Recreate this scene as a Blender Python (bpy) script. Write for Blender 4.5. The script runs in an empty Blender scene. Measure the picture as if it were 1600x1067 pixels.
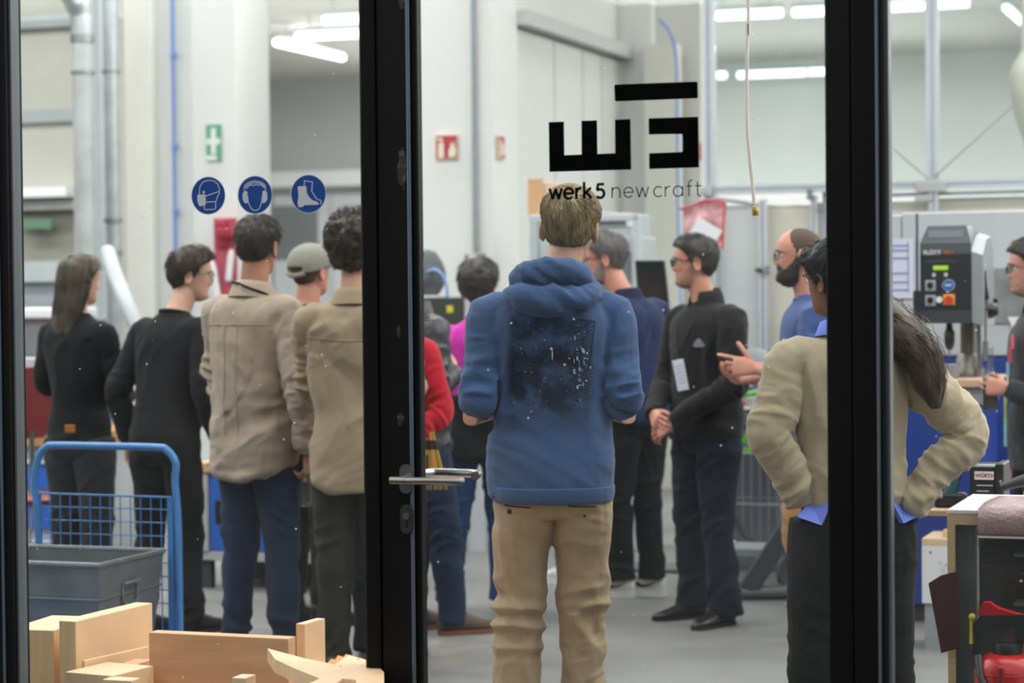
import bpy, math, random
import numpy as np
from mathutils import Vector, Matrix
from mathutils.bvhtree import BVHTree

R = math.radians
SC = bpy.context.scene
COL = SC.collection
random.seed(7)

# ------------------------------------------------------------------ camera
F = 3550.0                       # focal length in pixels of the 1600 x 1067 frame
EYE = 1.51
HORIZON = 455.0
PITCH = math.atan((533.5 - HORIZON) / F)
ROLL = R(-0.56)
CAMR = Matrix.Rotation(R(90) - PITCH, 3, 'X') @ Matrix.Rotation(ROLL, 3, 'Z')
cam_data = bpy.data.cameras.new('camera')
cam_data.sensor_width = 36.0
cam_data.lens = 36.0 * F / 1600.0
cam_data.clip_start = 0.05
cam_data.clip_end = 200
cam_data.dof.use_dof = True
cam_data.dof.focus_distance = 6.45
cam_data.dof.aperture_fstop = 3.3
cam = bpy.data.objects.new('camera', cam_data)
cam.matrix_world = Matrix.Translation((0, 0, EYE)) @ CAMR.to_4x4()
COL.objects.link(cam)
SC.camera = cam

# ------------------------------------------------------------------ world, exposure
world = bpy.data.worlds.new('world')
SC.world = world
world.use_nodes = True
world.node_tree.nodes['Background'].inputs[0].default_value = (0.95, 0.975, 1.0, 1)
world.node_tree.nodes['Background'].inputs[1].default_value = 1.5
SC.view_settings.view_transform = 'Standard'
SC.view_settings.look = 'None'
SC.view_settings.gamma = 1.0
SC.view_settings.use_curve_mapping = False
SC.view_settings.exposure = 0.0
SC.cycles.max_bounces = 7
SC.cycles.diffuse_bounces = 4
SC.cycles.transparent_max_bounces = 16
SC.cycles.sample_clamp_indirect = 6.0
SC.cycles.caustics_reflective = False
SC.cycles.caustics_refractive = False

# ------------------------------------------------------------------ the hall's own axes: u along the glass front, v into the hall
AL = R(19.5)
CA, SA = math.cos(AL), math.sin(AL)
P0 = (-0.262, 5.63)
HALL_ROT = -AL


def T(u, v, z=0.0):
    return Vector((P0[0] + u * CA + v * SA, P0[1] - u * SA + v * CA, z))


def ray(px, py):
    return CAMR @ Vector(((px - 800.0) / F, -(py - 533.5) / F, -1.0))


def W(px, py, Y):
    d = ray(px, py)
    t = Y / d.y
    return Vector((d.x * t, Y, EYE + d.z * t))


def uv_of(p):
    dx, dy = p[0] - P0[0], p[1] - P0[1]
    return dx * CA - dy * SA, dx * SA + dy * CA


def at_v(px, py, v):
    """(u, z) where the sight line of a point meets the plane v"""
    d = ray(px, py)
    den = d.x * SA + d.y * CA
    t = (v + P0[0] * SA + P0[1] * CA) / den
    p = Vector((0, 0, EYE)) + d * t
    return uv_of(p)[0], p.z


def at_u(px, py, u):
    d = ray(px, py)
    den = d.x * CA - d.y * SA
    t = (u + P0[0] * CA - P0[1] * SA) / den
    p = Vector((0, 0, EYE)) + d * t
    return uv_of(p)[1], p.z


def place(px, Y, z=0.0, py=None):
    """world point over the floor seen at px, at distance Y"""
    p = W(px, 620 if py is None else py, Y)
    return Vector((p.x, Y, z))


# ------------------------------------------------------------------ lights: rows of tubes under the hall ceiling, plus added fill
CEIL = 5.0
ROWS_V = [0.7, 2.8, 5.6, 8.4, 11.8, 15.0, 18.5, 22.0, 25.5]  # nearest row is added fill for the backs by the glass
LIGHT_POWER = 262.0
for i, v in enumerate(ROWS_V):
    for uc in (-6.5, 5.0):
        ld = bpy.data.lights.new('tube_and_fill_light', 'AREA')
        ld.shape = 'RECTANGLE'
        ld.size = 9.5
        ld.size_y = 0.3
        ld.energy = LIGHT_POWER * (0.9 if v < 1 else 1.0 if v < 16 else 1.5)
        ld.color = (1.0, 0.99, 0.975)
        lo = bpy.data.objects.new('tube_and_fill_light', ld)
        lo.location = T(uc, v, CEIL - 0.16)
        lo.rotation_euler = (0, 0, HALL_ROT)
        COL.objects.link(lo)
        if v > 4:                                   # added broad fill below the tubes, stands in for their upward light
            l2 = bpy.data.lights.new('ceiling_fill', 'AREA')
            l2.shape = 'RECTANGLE'
            l2.size = 9.5
            l2.size_y = 3.0
            l2.energy = LIGHT_POWER * 0.4
            l2.color = ld.color
            o2_ = bpy.data.objects.new('ceiling_fill', l2)
            o2_.location = T(uc, v, CEIL - 1.3)
            o2_.rotation_euler = (math.pi, 0, HALL_ROT)
            COL.objects.link(o2_)


# ------------------------------------------------------------------ materials
def lin(c):
    if isinstance(c, str):
        c = tuple(int(c[i:i + 2], 16) for i in (0, 2, 4))
    out = []
    for x in c[:3]:
        x = x / 255.0
        out.append(x / 12.92 if x <= 0.04045 else ((x + 0.055) / 1.055) ** 2.4)
    return (*out, 1.0)


_M = {}


def mat(name, color, rough=0.6, metal=0.0, var=0.06, vscale=6.0, bump=0.0, bscale=60.0, spec=0.5, emit=None, estr=0.0,
        alpha=1.0, trans=0.0, stretch=(1, 1, 1), sheen=0.0, color2=None, mixlo=0.45, mixhi=0.6):
    if name in _M:
        return _M[name]
    m = bpy.data.materials.new(name)
    m.use_nodes = True
    nt = m.node_tree
    b = nt.nodes['Principled BSDF']
    c = lin(color)
    b.inputs['Roughness'].default_value = rough
    b.inputs['Metallic'].default_value = metal
    b.inputs['Specular IOR Level'].default_value = spec
    b.inputs['Alpha'].default_value = alpha
    b.inputs['Transmission Weight'].default_value = trans
    if sheen:
        b.inputs['Sheen Weight'].default_value = sheen
    tc = nt.nodes.new('ShaderNodeTexCoord')
    mp = nt.nodes.new('ShaderNodeMapping')
    mp.inputs['Scale'].default_value = stretch
    nt.links.new(tc.outputs['Object'], mp.inputs['Vector'])
    if var or color2:
        n = nt.nodes.new('ShaderNodeTexNoise')
        n.inputs['Scale'].default_value = vscale
        n.inputs['Detail'].default_value = 5
        nt.links.new(mp.outputs['Vector'], n.inputs['Vector'])
        r = nt.nodes.new('ShaderNodeValToRGB')
        if color2:
            r.color_ramp.elements[0].position = mixlo
            r.color_ramp.elements[1].position = mixhi
            r.color_ramp.elements[0].color = c
            r.color_ramp.elements[1].color = lin(color2)
        else:
            r.color_ramp.elements[0].position = 0.3
            r.color_ramp.elements[1].position = 0.7
            r.color_ramp.elements[0].color = (c[0] * (1 - var), c[1] * (1 - var), c[2] * (1 - var), 1)
            r.color_ramp.elements[1].color = (min(1, c[0] * (1 + var)), min(1, c[1] * (1 + var)), min(1, c[2] * (1 + var)), 1)
        nt.links.new(n.outputs['Fac'], r.inputs['Fac'])
        nt.links.new(r.outputs['Color'], b.inputs['Base Color'])
    else:
        b.inputs['Base Color'].default_value = c
    if bump:
        n2 = nt.nodes.new('ShaderNodeTexNoise')
        n2.inputs['Scale'].default_value = bscale
        n2.inputs['Detail'].default_value = 4
        nt.links.new(mp.outputs['Vector'], n2.inputs['Vector'])
        bp = nt.nodes.new('ShaderNodeBump')
        bp.inputs['Strength'].default_value = bump
        bp.inputs['Distance'].default_value = 0.01
        nt.links.new(n2.outputs['Fac'], bp.inputs['Height'])
        nt.links.new(bp.outputs['Normal'], b.inputs['Normal'])
    if emit:
        b.inputs['Emission Color'].default_value = lin(emit)
        b.inputs['Emission Strength'].default_value = estr
    _M[name] = m
    return m


def clear_mat(name, tint='FFFFFF', haze=0.0, ior=1.45, rough=0.0, specks=0.0):
    """thin clear sheet: passes light, mirrors by Fresnel, a little dirt that scatters"""
    if name in _M:
        return _M[name]
    m = bpy.data.materials.new(name)
    m.use_nodes = True
    nt = m.node_tree
    nt.nodes.clear()
    out = nt.nodes.new('ShaderNodeOutputMaterial')
    tr = nt.nodes.new('ShaderNodeBsdfTransparent')
    tr.inputs[0].default_value = lin(tint)
    gl = nt.nodes.new('ShaderNodeBsdfGlossy')
    gl.inputs['Roughness'].default_value = rough
    fr = nt.nodes.new('ShaderNodeFresnel')
    ge = nt.nodes.new('ShaderNodeNewGeometry')          # same reflectance on both faces of the sheet
    mi = nt.nodes.new('ShaderNodeMapRange')
    mi.inputs['To Min'].default_value = ior
    mi.inputs['To Max'].default_value = 1.0 / ior
    nt.links.new(ge.outputs['Backfacing'], mi.inputs['Value'])
    nt.links.new(mi.outputs[0], fr.inputs[0])
    mx = nt.nodes.new('ShaderNodeMixShader')
    nt.links.new(fr.outputs[0], mx.inputs[0])
    nt.links.new(tr.outputs[0], mx.inputs[1])
    nt.links.new(gl.outputs[0], mx.inputs[2])
    last = mx
    if haze or specks:
        df = nt.nodes.new('ShaderNodeBsdfDiffuse')
        df.inputs[0].default_value = (0.8, 0.8, 0.8, 1)
        tl = nt.nodes.new('ShaderNodeBsdfTranslucent')
        tl.inputs[0].default_value = (0.8, 0.8, 0.8, 1)
        ad = nt.nodes.new('ShaderNodeMixShader')
        ad.inputs[0].default_value = 0.6
        nt.links.new(df.outputs[0], ad.inputs[1])
        nt.links.new(tl.outputs[0], ad.inputs[2])
        tc = nt.nodes.new('ShaderNodeTexCoord')
        n = nt.nodes.new('ShaderNodeTexNoise')
        n.inputs['Scale'].default_value = 3.0
        n.inputs['Detail'].default_value = 6
        nt.links.new(tc.outputs['Object'], n.inputs['Vector'])
        mr = nt.nodes.new('ShaderNodeMapRange')
        mr.inputs['From Min'].default_value = 0.4
        mr.inputs['From Max'].default_value = 0.75
        mr.inputs['To Min'].default_value = haze * 0.3
        mr.inputs['To Max'].default_value = haze * 1.6
        nt.links.new(n.outputs['Fac'], mr.inputs['Value'])
        fac = mr.outputs[0]
        if specks:
            vo = nt.nodes.new('ShaderNodeTexVoronoi')
            vo.inputs['Scale'].default_value = 14
            nt.links.new(tc.outputs['Object'], vo.inputs['Vector'])
            m2 = nt.nodes.new('ShaderNodeMapRange')
            m2.inputs['From Min'].default_value = 0.022
            m2.inputs['From Max'].default_value = 0.05
            m2.inputs['To Min'].default_value = specks
            m2.inputs['To Max'].default_value = 0.0
            nt.links.new(vo.outputs['Distance'], m2.inputs['Value'])
            a2 = nt.nodes.new('ShaderNodeMath')
            a2.operation = 'ADD'
            nt.links.new(fac, a2.inputs[0])
            nt.links.new(m2.outputs[0], a2.inputs[1])
            fac = a2.outputs[0]
        m3 = nt.nodes.new('ShaderNodeMixShader')
        nt.links.new(fac, m3.inputs[0])
        nt.links.new(mx.outputs[0], m3.inputs[1])
        nt.links.new(ad.outputs[0], m3.inputs[2])
        last = m3
    nt.links.new(last.outputs[0], out.inputs[0])
    _M[name] = m
    return m


WHITE = mat('white wall paint', 'DADBDA', 0.8, var=0.02, vscale=0.7)
OFFWHITE = mat('off white panel', 'D6D4CA', 0.5, var=0.02)
CREAM = mat('cream wall', 'B9B8B1', 0.8, var=0.03)
GREYWALL = mat('grey upper wall', 'C2C5C7', 0.8, var=0.05, vscale=0.6)
CONCRETE = mat('worn concrete', '767675', 0.62, var=0.22, vscale=1.3, bump=0.15, bscale=30)
BLACKM = mat('black powder coat', '050505', 0.6, var=0.1, spec=0.15)
STEEL = mat('brushed steel', 'A9ABAD', 0.3, 1.0, var=0.08)
ALU = mat('aluminium profile', 'C9CED6', 0.42, 0.35, var=0.03)
GALV = mat('galvanised duct', 'BFC5C8', 0.32, 0.75, var=0.12, vscale=9)
GREYP = mat('grey paint', '8B9094', 0.45, var=0.05)
LGREY = mat('light grey paint', 'B5BABE', 0.45, var=0.04)
DGREY = mat('dark grey paint', '3E4247', 0.45, var=0.08)
BLACKP = mat('black plastic', '17191A', 0.4, var=0.08)
BLUEP = mat('blue machine paint', '1F3F92', 0.42, var=0.05)
BLUEC = mat('blue cabinet paint', '2C66C8', 0.4, var=0.05)
BLUET = mat('blue trolley paint', '4580BE', 0.35, var=0.07, vscale=12)
REDP = mat('red paint', 'B5101C', 0.3, var=0.05)
WOOD = mat('beech wood', 'D3A67C', 0.55, var=0.10, vscale=5, stretch=(1, 1, 14), bump=0.05, bscale=40)
WOODL = mat('pale beech wood', 'E3C097', 0.55, var=0.08, vscale=5, stretch=(12, 1, 1), bump=0.05, bscale=40)
WOODD = mat('reddish beech face', 'D6A47C', 0.55, var=0.10, vscale=4, stretch=(1, 1, 10), bump=0.05)
PAPER = mat('white paper', 'E4E4EA', 0.8, var=0.01)
GLASS = clear_mat('window glass', 'FBFDFC', haze=0.006, specks=0.5)
PLEXI = clear_mat('clear panel', 'F2F6F6', haze=0.03)
TUBE_E = mat('lit tube', 'FFFFFF', 0.5, var=0, emit='F4FFFB', estr=3.2)


# ------------------------------------------------------------------ mesh helpers
class MB:
    """collects shapes, then links them as ONE mesh object"""

    def __init__(s):
        s.v, s.f, s.m = [], [], []

    def add(s, verts, faces, mi=0, M=None):
        o = len(s.v)
        if M is not None:
            verts = [M @ Vector(p) for p in verts]
        s.v.extend([tuple(p) for p in verts])
        s.f.extend([tuple(i + o for i in f) for f in faces])
        s.m.extend([mi] * len(faces))
        return s

    def box(s, x0, x1, y0, y1, z0, z1, mi=0, M=None, bev=0.0):
        if bev:
            b = min(bev, abs(x1 - x0) / 2.01, abs(y1 - y0) / 2.01, abs(z1 - z0) / 2.01)
            vs, idx = [], {}
            for sx in (0, 1):
                for sy in (0, 1):
                    for sz in (0, 1):
                        X, Y, Z = (x0, x1)[sx], (y0, y1)[sy], (z0, z1)[sz]
                        dx, dy, dz = (b, -b)[sx], (b, -b)[sy], (b, -b)[sz]
                        for k, p in enumerate(((X, Y + dy, Z + dz), (X + dx, Y, Z + dz), (X + dx, Y + dy, Z))):
                            idx[(sx, sy, sz, k)] = len(vs)
                            vs.append(p)
            fs = []
            for a in (0, 1):
                fs.append([idx[(a, 0, 0, 0)], idx[(a, 1, 0, 0)], idx[(a, 1, 1, 0)], idx[(a, 0, 1, 0)]][::(1 if a else -1)])
                fs.append([idx[(0, a, 0, 1)], idx[(1, a, 0, 1)], idx[(1, a, 1, 1)], idx[(0, a, 1, 1)]][::(-1 if a else 1)])
                fs.append([idx[(0, 0, a, 2)], idx[(1, 0, a, 2)], idx[(1, 1, a, 2)], idx[(0, 1, a, 2)]][::(1 if a else -1)])
            for a in (0, 1):
                for c in (0, 1):
                    fs.append([idx[(a, c, 0, 0)], idx[(a, c, 1, 0)], idx[(a, c, 1, 1)], idx[(a, c, 0, 1)]])
                    fs.append([idx[(a, 0, c, 0)], idx[(a, 1, c, 0)], idx[(a, 1, c, 2)], idx[(a, 0, c, 2)]])
                    fs.append([idx[(0, a, c, 1)], idx[(1, a, c, 1)], idx[(1, a, c, 2)], idx[(0, a, c, 2)]])
                    for e in (0, 1):
                        fs.append([idx[(a, c, e, 0)], idx[(a, c, e, 1)], idx[(a, c, e, 2)]])
            return s.add(vs, fs, mi, M)
        vs = [(x, y, z) for x in (x0, x1) for y in (y0, y1) for z in (z0, z1)]
        fs = [(0, 1, 3, 2), (4, 6, 7, 5), (0, 4, 5, 1), (2, 3, 7, 6), (0, 2, 6, 4), (1, 5, 7, 3)]
        return s.add(vs, fs, mi, M)

    def tube(s, pts, r, n=10, mi=0, cap=True, closed=False, flat=1.0, up=None):
        v, f = tube_geo(pts, r, n, cap, closed, flat, up)
        return s.add(v, f, mi)

    def lathe(s, prof, n=24, c=(0, 0, 0), mi=0, M=None):
        """prof: (r, z) from bottom to top"""
        vs, fs = [], []
        for (r_, z) in prof:
            for k in range(n):
                a = 2 * math.pi * k / n
                vs.append((c[0] + r_ * math.cos(a), c[1] + r_ * math.sin(a), c[2] + z))
        for i in range(len(prof) - 1):
            for k in range(n):
                k2 = (k + 1) % n
                fs.append((i * n + k, i * n + k2, (i + 1) * n + k2, (i + 1) * n + k))
        fs.append(tuple(range(n))[::-1])
        fs.append(tuple((len(prof) - 1) * n + k for k in range(n)))
        return s.add(vs, fs, mi, M)

    def prism(s, poly, d0, d1, mi=0, M=None):
        """poly in x,z; extruded along y from d0 to d1"""
        n = len(poly)
        vs = [(p[0], d0, p[1]) for p in poly] + [(p[0], d1, p[1]) for p in poly]
        fs = [tuple(range(n)), tuple(range(n, 2 * n))[::-1]]
        fs += [(i, i + n, (i + 1) % n + n, (i + 1) % n) for i in range(n)]
        return s.add(vs, fs, mi, M)

    def build(s, name, mats, parent=None, smooth=False, loc=None, rot=None):
        me = bpy.data.meshes.new(name)
        me.from_pydata(s.v, [], s.f)
        mats = mats if isinstance(mats, (list, tuple)) else [mats]
        for m in mats:
            me.materials.append(m)
        if len(mats) > 1:
            me.polygons.foreach_set('material_index', s.m)
        if smooth:
            me.polygons.foreach_set('use_smooth', [True] * len(me.polygons))
            if smooth != 'all':
                try:
                    me.set_sharp_from_angle(angle=R(40))
                except Exception:
                    pass
        me.update()
        return link(name, me, parent, loc, rot)


def link(name, me, parent=None, loc=None, rot=None):
    o = bpy.data.objects.new(name, me)
    COL.objects.link(o)
    if parent is not None:
        o.parent = parent
    if loc is not None:
        o.location = loc
    if rot is not None:
        o.rotation_euler = rot if isinstance(rot, (tuple, list)) else (0, 0, rot)
    return o


def tube_geo(pts, r, n=10, cap=True, closed=False, flat=1.0, up=None):
    P = [Vector(p) for p in pts]
    m = len(P)
    rr = list(r) if isinstance(r, (list, tuple)) else [r] * m
    vs, fs = [], []
    u = None
    for i in range(m):
        if closed:
            d = (P[(i + 1) % m] - P[i - 1]).normalized()
        else:
            d = (P[min(i + 1, m - 1)] - P[max(i - 1, 0)]).normalized()
        if u is None:
            u = Vector(up) if up is not None else (Vector((0, 0, 1)) if abs(d.z) < 0.9 else Vector((0, 1, 0)))
        if up is not None:
            u = Vector(up)
        u = (u - d * u.dot(d)).normalized()
        w = d.cross(u).normalized()
        for k in range(n):
            a = 2 * math.pi * k / n
            vs.append(P[i] + w * (rr[i] * math.cos(a)) + u * (rr[i] * flat * math.sin(a)))
    for i in range(m if closed else m - 1):
        j = (i + 1) % m
        for k in range(n):
            k2 = (k + 1) % n
            fs.append((i * n + k, i * n + k2, j * n + k2, j * n + k))
    if cap and not closed:
        fs.append(tuple(range(n))[::-1])
        fs.append(tuple((m - 1) * n + k for k in range(n)))
    return vs, fs


def smooth_path(pts, sub=4, radii=None):
    """Catmull-Rom through points (and radii)"""
    A = np.array([list(p) for p in pts], float)
    if radii is not None:
        A = np.hstack([A, np.array(radii, float).reshape(len(pts), -1)])
    out = []
    n = len(A)
    for i in range(n - 1):
        p0, p1, p2, p3 = A[max(i - 1, 0)], A[i], A[i + 1], A[min(i + 2, n - 1)]
        for k in range(sub):
            t = k / sub
            out.append(0.5 * ((2 * p1) + (-p0 + p2) * t + (2 * p0 - 5 * p1 + 4 * p2 - p3) * t * t + (-p0 + 3 * p1 - 3 * p2 + p3) * t ** 3))
    out.append(A[-1])
    out = np.array(out)
    if radii is not None:
        return [tuple(p[:3]) for p in out], [float(p[3]) for p in out] if out.shape[1] == 4 else out[:, 3:]
    return [tuple(p) for p in out]


def empty(name, loc=(0, 0, 0), rotz=0.0):
    o = bpy.data.objects.new(name, None)
    o.empty_display_size = 0.1
    COL.objects.link(o)
    o.location = loc
    o.rotation_euler = (0, 0, rotz)
    return o


def tag(o, label, cat, group=None):
    o['label'] = label
    o['category'] = cat
    if group:
        o['group'] = group
    return o


def struct(o):
    o['kind'] = 'structure'
    return o


def copy_tree(o, parent=None):
    c = o.copy()
    COL.objects.link(c)
    if parent is not None:
        c.parent = parent
    for ch in [k for k in o.children]:
        copy_tree(ch, c)
    return c


def ubox(name, u0, u1, v0, v1, z0, z1, m, kind=True, bev=0.0, parent=None):
    """a box in the hall's axes"""
    c = T((u0 + u1) / 2, (v0 + v1) / 2, (z0 + z1) / 2)
    b = MB().box(-(u1 - u0) / 2, (u1 - u0) / 2, -(v1 - v0) / 2, (v1 - v0) / 2, -(z1 - z0) / 2, (z1 - z0) / 2, bev=bev)
    o = b.build(name, m, parent, loc=c, rot=HALL_ROT)
    if kind:
        struct(o)
    return o


def textmesh(s, size, name='lettering', bold=0.0, m=None, parent=None, M=None, extrude=0.0005, align='CENTER', spacing=1.0):
    cu = bpy.data.curves.new(name, 'FONT')
    cu.body = s
    cu.size = size
    cu.extrude = extrude
    cu.offset = bold
    cu.align_x = align
    cu.align_y = 'CENTER'
    cu.space_character = spacing
    t = bpy.data.objects.new('tmp', cu)
    COL.objects.link(t)
    dg = bpy.context.evaluated_depsgraph_get()
    me = bpy.data.meshes.new_from_object(t.evaluated_get(dg))
    bpy.data.objects.remove(t)
    me.name = name
    if M is not None:
        me.transform(M)
    me.materials.clear()
    me.materials.append(m)
    return link(name, me, parent)


# upright text facing -y (towards the camera side)
FRONT = Matrix.Rotation(R(90), 4, 'X')
# ================================================================== the hall
UL, UR, VB = -15.0, 12.0, 29.0
ubox('floor', UL, UR, -0.4, VB, -0.2, 0.0, CONCRETE)
ubox('ceiling', UL, UR, 0.0, VB, CEIL, CEIL + 0.2, mat('ceiling paint', 'C8C6C0', 0.9, var=0.03, vscale=0.5))
ubox('wall_back', UL, UR, VB, VB + 0.2, 0, CEIL, WHITE)
ubox('wall_left', UL - 0.2, UL, 0, VB, 0, CEIL, WHITE)
ubox('wall_right', UR, UR + 0.2, 0, VB, 0, CEIL, WHITE)
PAVE = mat('dark paving outside', '3A3B3B', 0.9, var=0.15)
g = MB().box(-18, 18, -17.6, 0, -0.2, 0).build('ground', PAVE, loc=T(0, -0.4, -0.005), rot=HALL_ROT)
struct(g)
# unseen dark house front added behind the camera: blocks sky reflections in the glass
FAC = mat('added dark brick front', '1C1A18', 0.9, var=0.2, vscale=2)
e = struct(empty('wall_opposite', T(0, -17.5, 0), HALL_ROT))
MB().box(-18, 18, -0.4, 0, -0.2, 6.2).build('added_house_front', FAC, e)
for k, (x, z, w_, h_) in enumerate(((-6.5, 1.9, 1.1, 1.5), (-3.4, 1.9, 1.1, 1.5), (-0.3, 1.9, 1.1, 1.5), (3.0, 1.9, 1.1, 1.5), (6.4, 1.9, 1.1, 1.5))):
    MB().box(x - w_ / 2, x + w_ / 2, 0.0, 0.03, z - h_ / 2, z + h_ / 2).build('pane', mat('pale curtain pane', '77776A', 0.7), e)
    MB().box(x - w_ / 2 - 0.08, x + w_ / 2 + 0.08, 0.0, 0.06, z - h_ / 2 - 0.08, z - h_ / 2).build('sill', FAC, e)

# --- far back wall seen through the gap on the left: grey upper strip, white rail, doors with grey panes
ub0, _ = at_v(330, 300, VB - 0.3)
ub1, _ = at_v(720, 300, VB - 0.3)
_, zr0 = at_v(480, 292, VB - 0.3)
_, zr1 = at_v(480, 268, VB - 0.3)
ubox('trim_1', ub0, ub1, VB - 0.12, VB, zr1 + 0.02, CEIL, GREYWALL)
ubox('trim_2', ub0, ub1, VB - 0.45, VB, zr0, zr1, mat('white rail paint', 'F0F2F4', 0.5, var=0))
PANE = mat('grey far pane', '7D8083', 0.3, var=0.15, vscale=0.6)
DFR = mat('white door frame', 'CDD1D6', 0.5, var=0.02)
for k, (a, b_) in enumerate(((422, 492), (530, 600), (345, 400))):
    ua, zt = at_v(a, 322, VB - 0.3)
    ue, zb = at_v(b_, 405, VB - 0.3)
    e = struct(empty('door_%d' % (k + 2), T((ua + ue) / 2, VB - 0.12, 0), HALL_ROT))
    w = (ue - ua) / 2
    MB().box(-w - 0.28, w + 0.28, -0.05, 0.05, 0, zr0 - 0.12, bev=0.01).build('door_leaf', DFR, e)
    MB().box(-w, w, -0.07, -0.04, zb, zt).build('pane', PANE, e)

# --- white pillar block left of the gap (stepped face)
VW = 8.6
ua, _ = at_v(195, 300, VW)
ub, _ = at_v(236, 300, VW)
uc, _ = at_v(302, 300, VW)
ud, _ = at_v(370, 300, VW)
ubox('wall_pillar_left', ua, ub + 0.004, VW + 0.02, VW + 1.2, 0, CEIL, mat('warm white paint', 'DBDAD4', 0.8, var=0.02))
ubox('wall_pillar_left', ub, uc + 0.004, VW + 0.10, VW + 1.2, 0, CEIL, WHITE)
ubox('wall_pillar_left', uc, ud, VW, VW + 0.5, 0, CEIL, WHITE)

# --- white wall right of the door post, its side face and the panelled side wall beyond
ue_, _ = at_v(610, 300, VW)
uf_, _ = at_v(771, 300, VW)
v_a, _ = at_u(810, 300, uf_)
v_b, _ = at_u(985, 300, uf_)
ubox('wall_centre', ue_, uf_, VW, v_a, 0, CEIL, WHITE)
ubox('wall_side', uf_ - 0.9, uf_ - 0.05, v_a, v_b, 0, CEIL, mat('side wall paint', 'CDCFCC', 0.8, var=0.02))
# beam, panels and joints of the side wall
_, zbm = at_u(811, 40, uf_)
_, zbm2 = at_u(811, 12, uf_)
ubox('trim_3', uf_ - 0.05, uf_ + 0.08, v_a, v_b - 0.1, zbm, zbm2 - 0.02, mat('beam paint', 'B9BABA', 0.7, var=0.03))
vj = [v_a]
for px in (871, 915, 945):
    vj.append(at_u(px, 300, uf_)[0])
vj.append(v_b - 0.05)
for i in range(4):
    ubox('wall_panel', uf_ - 0.06, uf_ - 0.015, vj[i] + 0.012, vj[i + 1] - 0.012, 0.05, zbm - 0.02, mat('side panel paint', 'CFD2CF', 0.7, var=0.02))
# far return wall and column left of the clear enclosure
ug, _ = at_v(1096, 300, v_b)
ubox('wall_far', uf_ - 0.9, ug, v_b, v_b + 0.5, 0, CEIL, mat('far wall paint', 'D3D3CF', 0.8, var=0.02))
uh, _ = at_v(1027, 300, v_b)
ubox('trim_4', uf_ - 0.05, uh, v_b - 0.14, v_b + 0.02, 0, CEIL, WHITE)
uh2, zc0 = at_v(1012, 72, v_b - 0.2)
ubox('trim_5', uh2, uh2 + 0.25, v_b - 0.3, v_b - 0.15, 0, zc0, mat('cable duct paint', 'D4D3CB', 0.7, var=0.02))

# --- left wall part with a window band behind the ducts
VL = 10.6
uz, _ = at_v(205, 300, VL)
e = struct(empty('wall_left_bay', T(uz - 3.0, VL + 0.2, 0), HALL_ROT))
MB().box(-3, 3, -0.1, 0.4, 0, CEIL).build('wall_face', CREAM, e)
def lz(py):
    return at_v(70, py, VL)[1]
def bar(py0, py1, m, dep, px0=-400, px1=118, name='rail'):
    a_, _ = at_v(px0, 300, VL)
    c_, _ = at_v(px1, 300, VL)
    cx_ = uz - 3.0
    return MB().box(a_ - cx_, c_ - cx_, -0.1 - dep, -0.09, lz(py1), lz(py0)).build(name, m, e)
bar(170, 190, mat('grey pipe band', 'A2A6AA', 0.6), 0.05, px1=150)
bar(22, 42, mat('grey pipe band', 'A2A6AA', 0.6), 0.08, px1=130)
bar(294, 309, mat('white rail paint', 'F0F2F4'), 0.25)
bar(312, 328, mat('shutter box', 'BDBDB8', 0.6), 0.12)
bar(331, 408, mat('dusty pane', '8F8E86', 0.35, var=0.25, vscale=1.5), 0.02, name='pane')
bar(408, 440, mat('sill panel', 'B9C1C5', 0.6), 0.10, name='sill')
bar(440, 600, mat('lower panel', '9FA5AC', 0.6, var=0.2, vscale=1.2), 0.03, name='panel')
a_, _ = at_v(118, 300, VL)
MB().box(a_ - uz + 3.0, a_ - uz + 3.06, -0.2, -0.09, lz(440), lz(296)).build('window_frame', DFR, e)
u_g, zg = at_v(60, 350, VL)
x = MB().box(-0.14, 0.14, -0.01, 0.01, -0.04, 0.04).build('exit_sign', mat('green sign', '66877099'[:6], 0.5), loc=T(u_g, VL - 0.03, zg), rot=HALL_ROT)
tag(x, 'small blurred green sign on the window far left', 'sign')

# ================================================================== lamps seen in the picture
def lamp(px0, py0, px1, py1, z, label, direction='u', length=None, thick=0.05):
    """a tube lamp under the ceiling, through two picture points at height z"""
    pts = []
    for (a, b) in ((px0, py0), (px1, py1)):
        d = ray(a, b)
        t = (z - EYE) / d.z
        pts.append(Vector((0, 0, EYE)) + d * t)
    m_ = (pts[0] + pts[1]) / 2
    if direction == 'u':
        ax = Vector((CA, -SA, 0))
    else:
        ax = Vector((SA, CA, 0))
    L = length or abs((pts[1] - pts[0]).dot(ax))
    rz = math.atan2(ax.y, ax.x)
    e = empty('ceiling_lamp', m_, rz)
    MB().tube([(-L / 2, 0, 0), (L / 2, 0, 0)], thick, 10).build('lamp_tube', TUBE_E, e, smooth=True)
    MB().box(-L / 2 - 0.03, L / 2 + 0.03, -0.05, 0.05, thick, thick + 0.05).build('housing', LGREY, e)
    for sx in (-1, 1):
        MB().tube([(sx * L * 0.35, 0, thick + 0.05), (sx * L * 0.35, 0, CEIL - z)], 0.008, 6).build('hanger', LGREY, e)
    tag(e, label, 'lamp', None)
    return e


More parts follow.
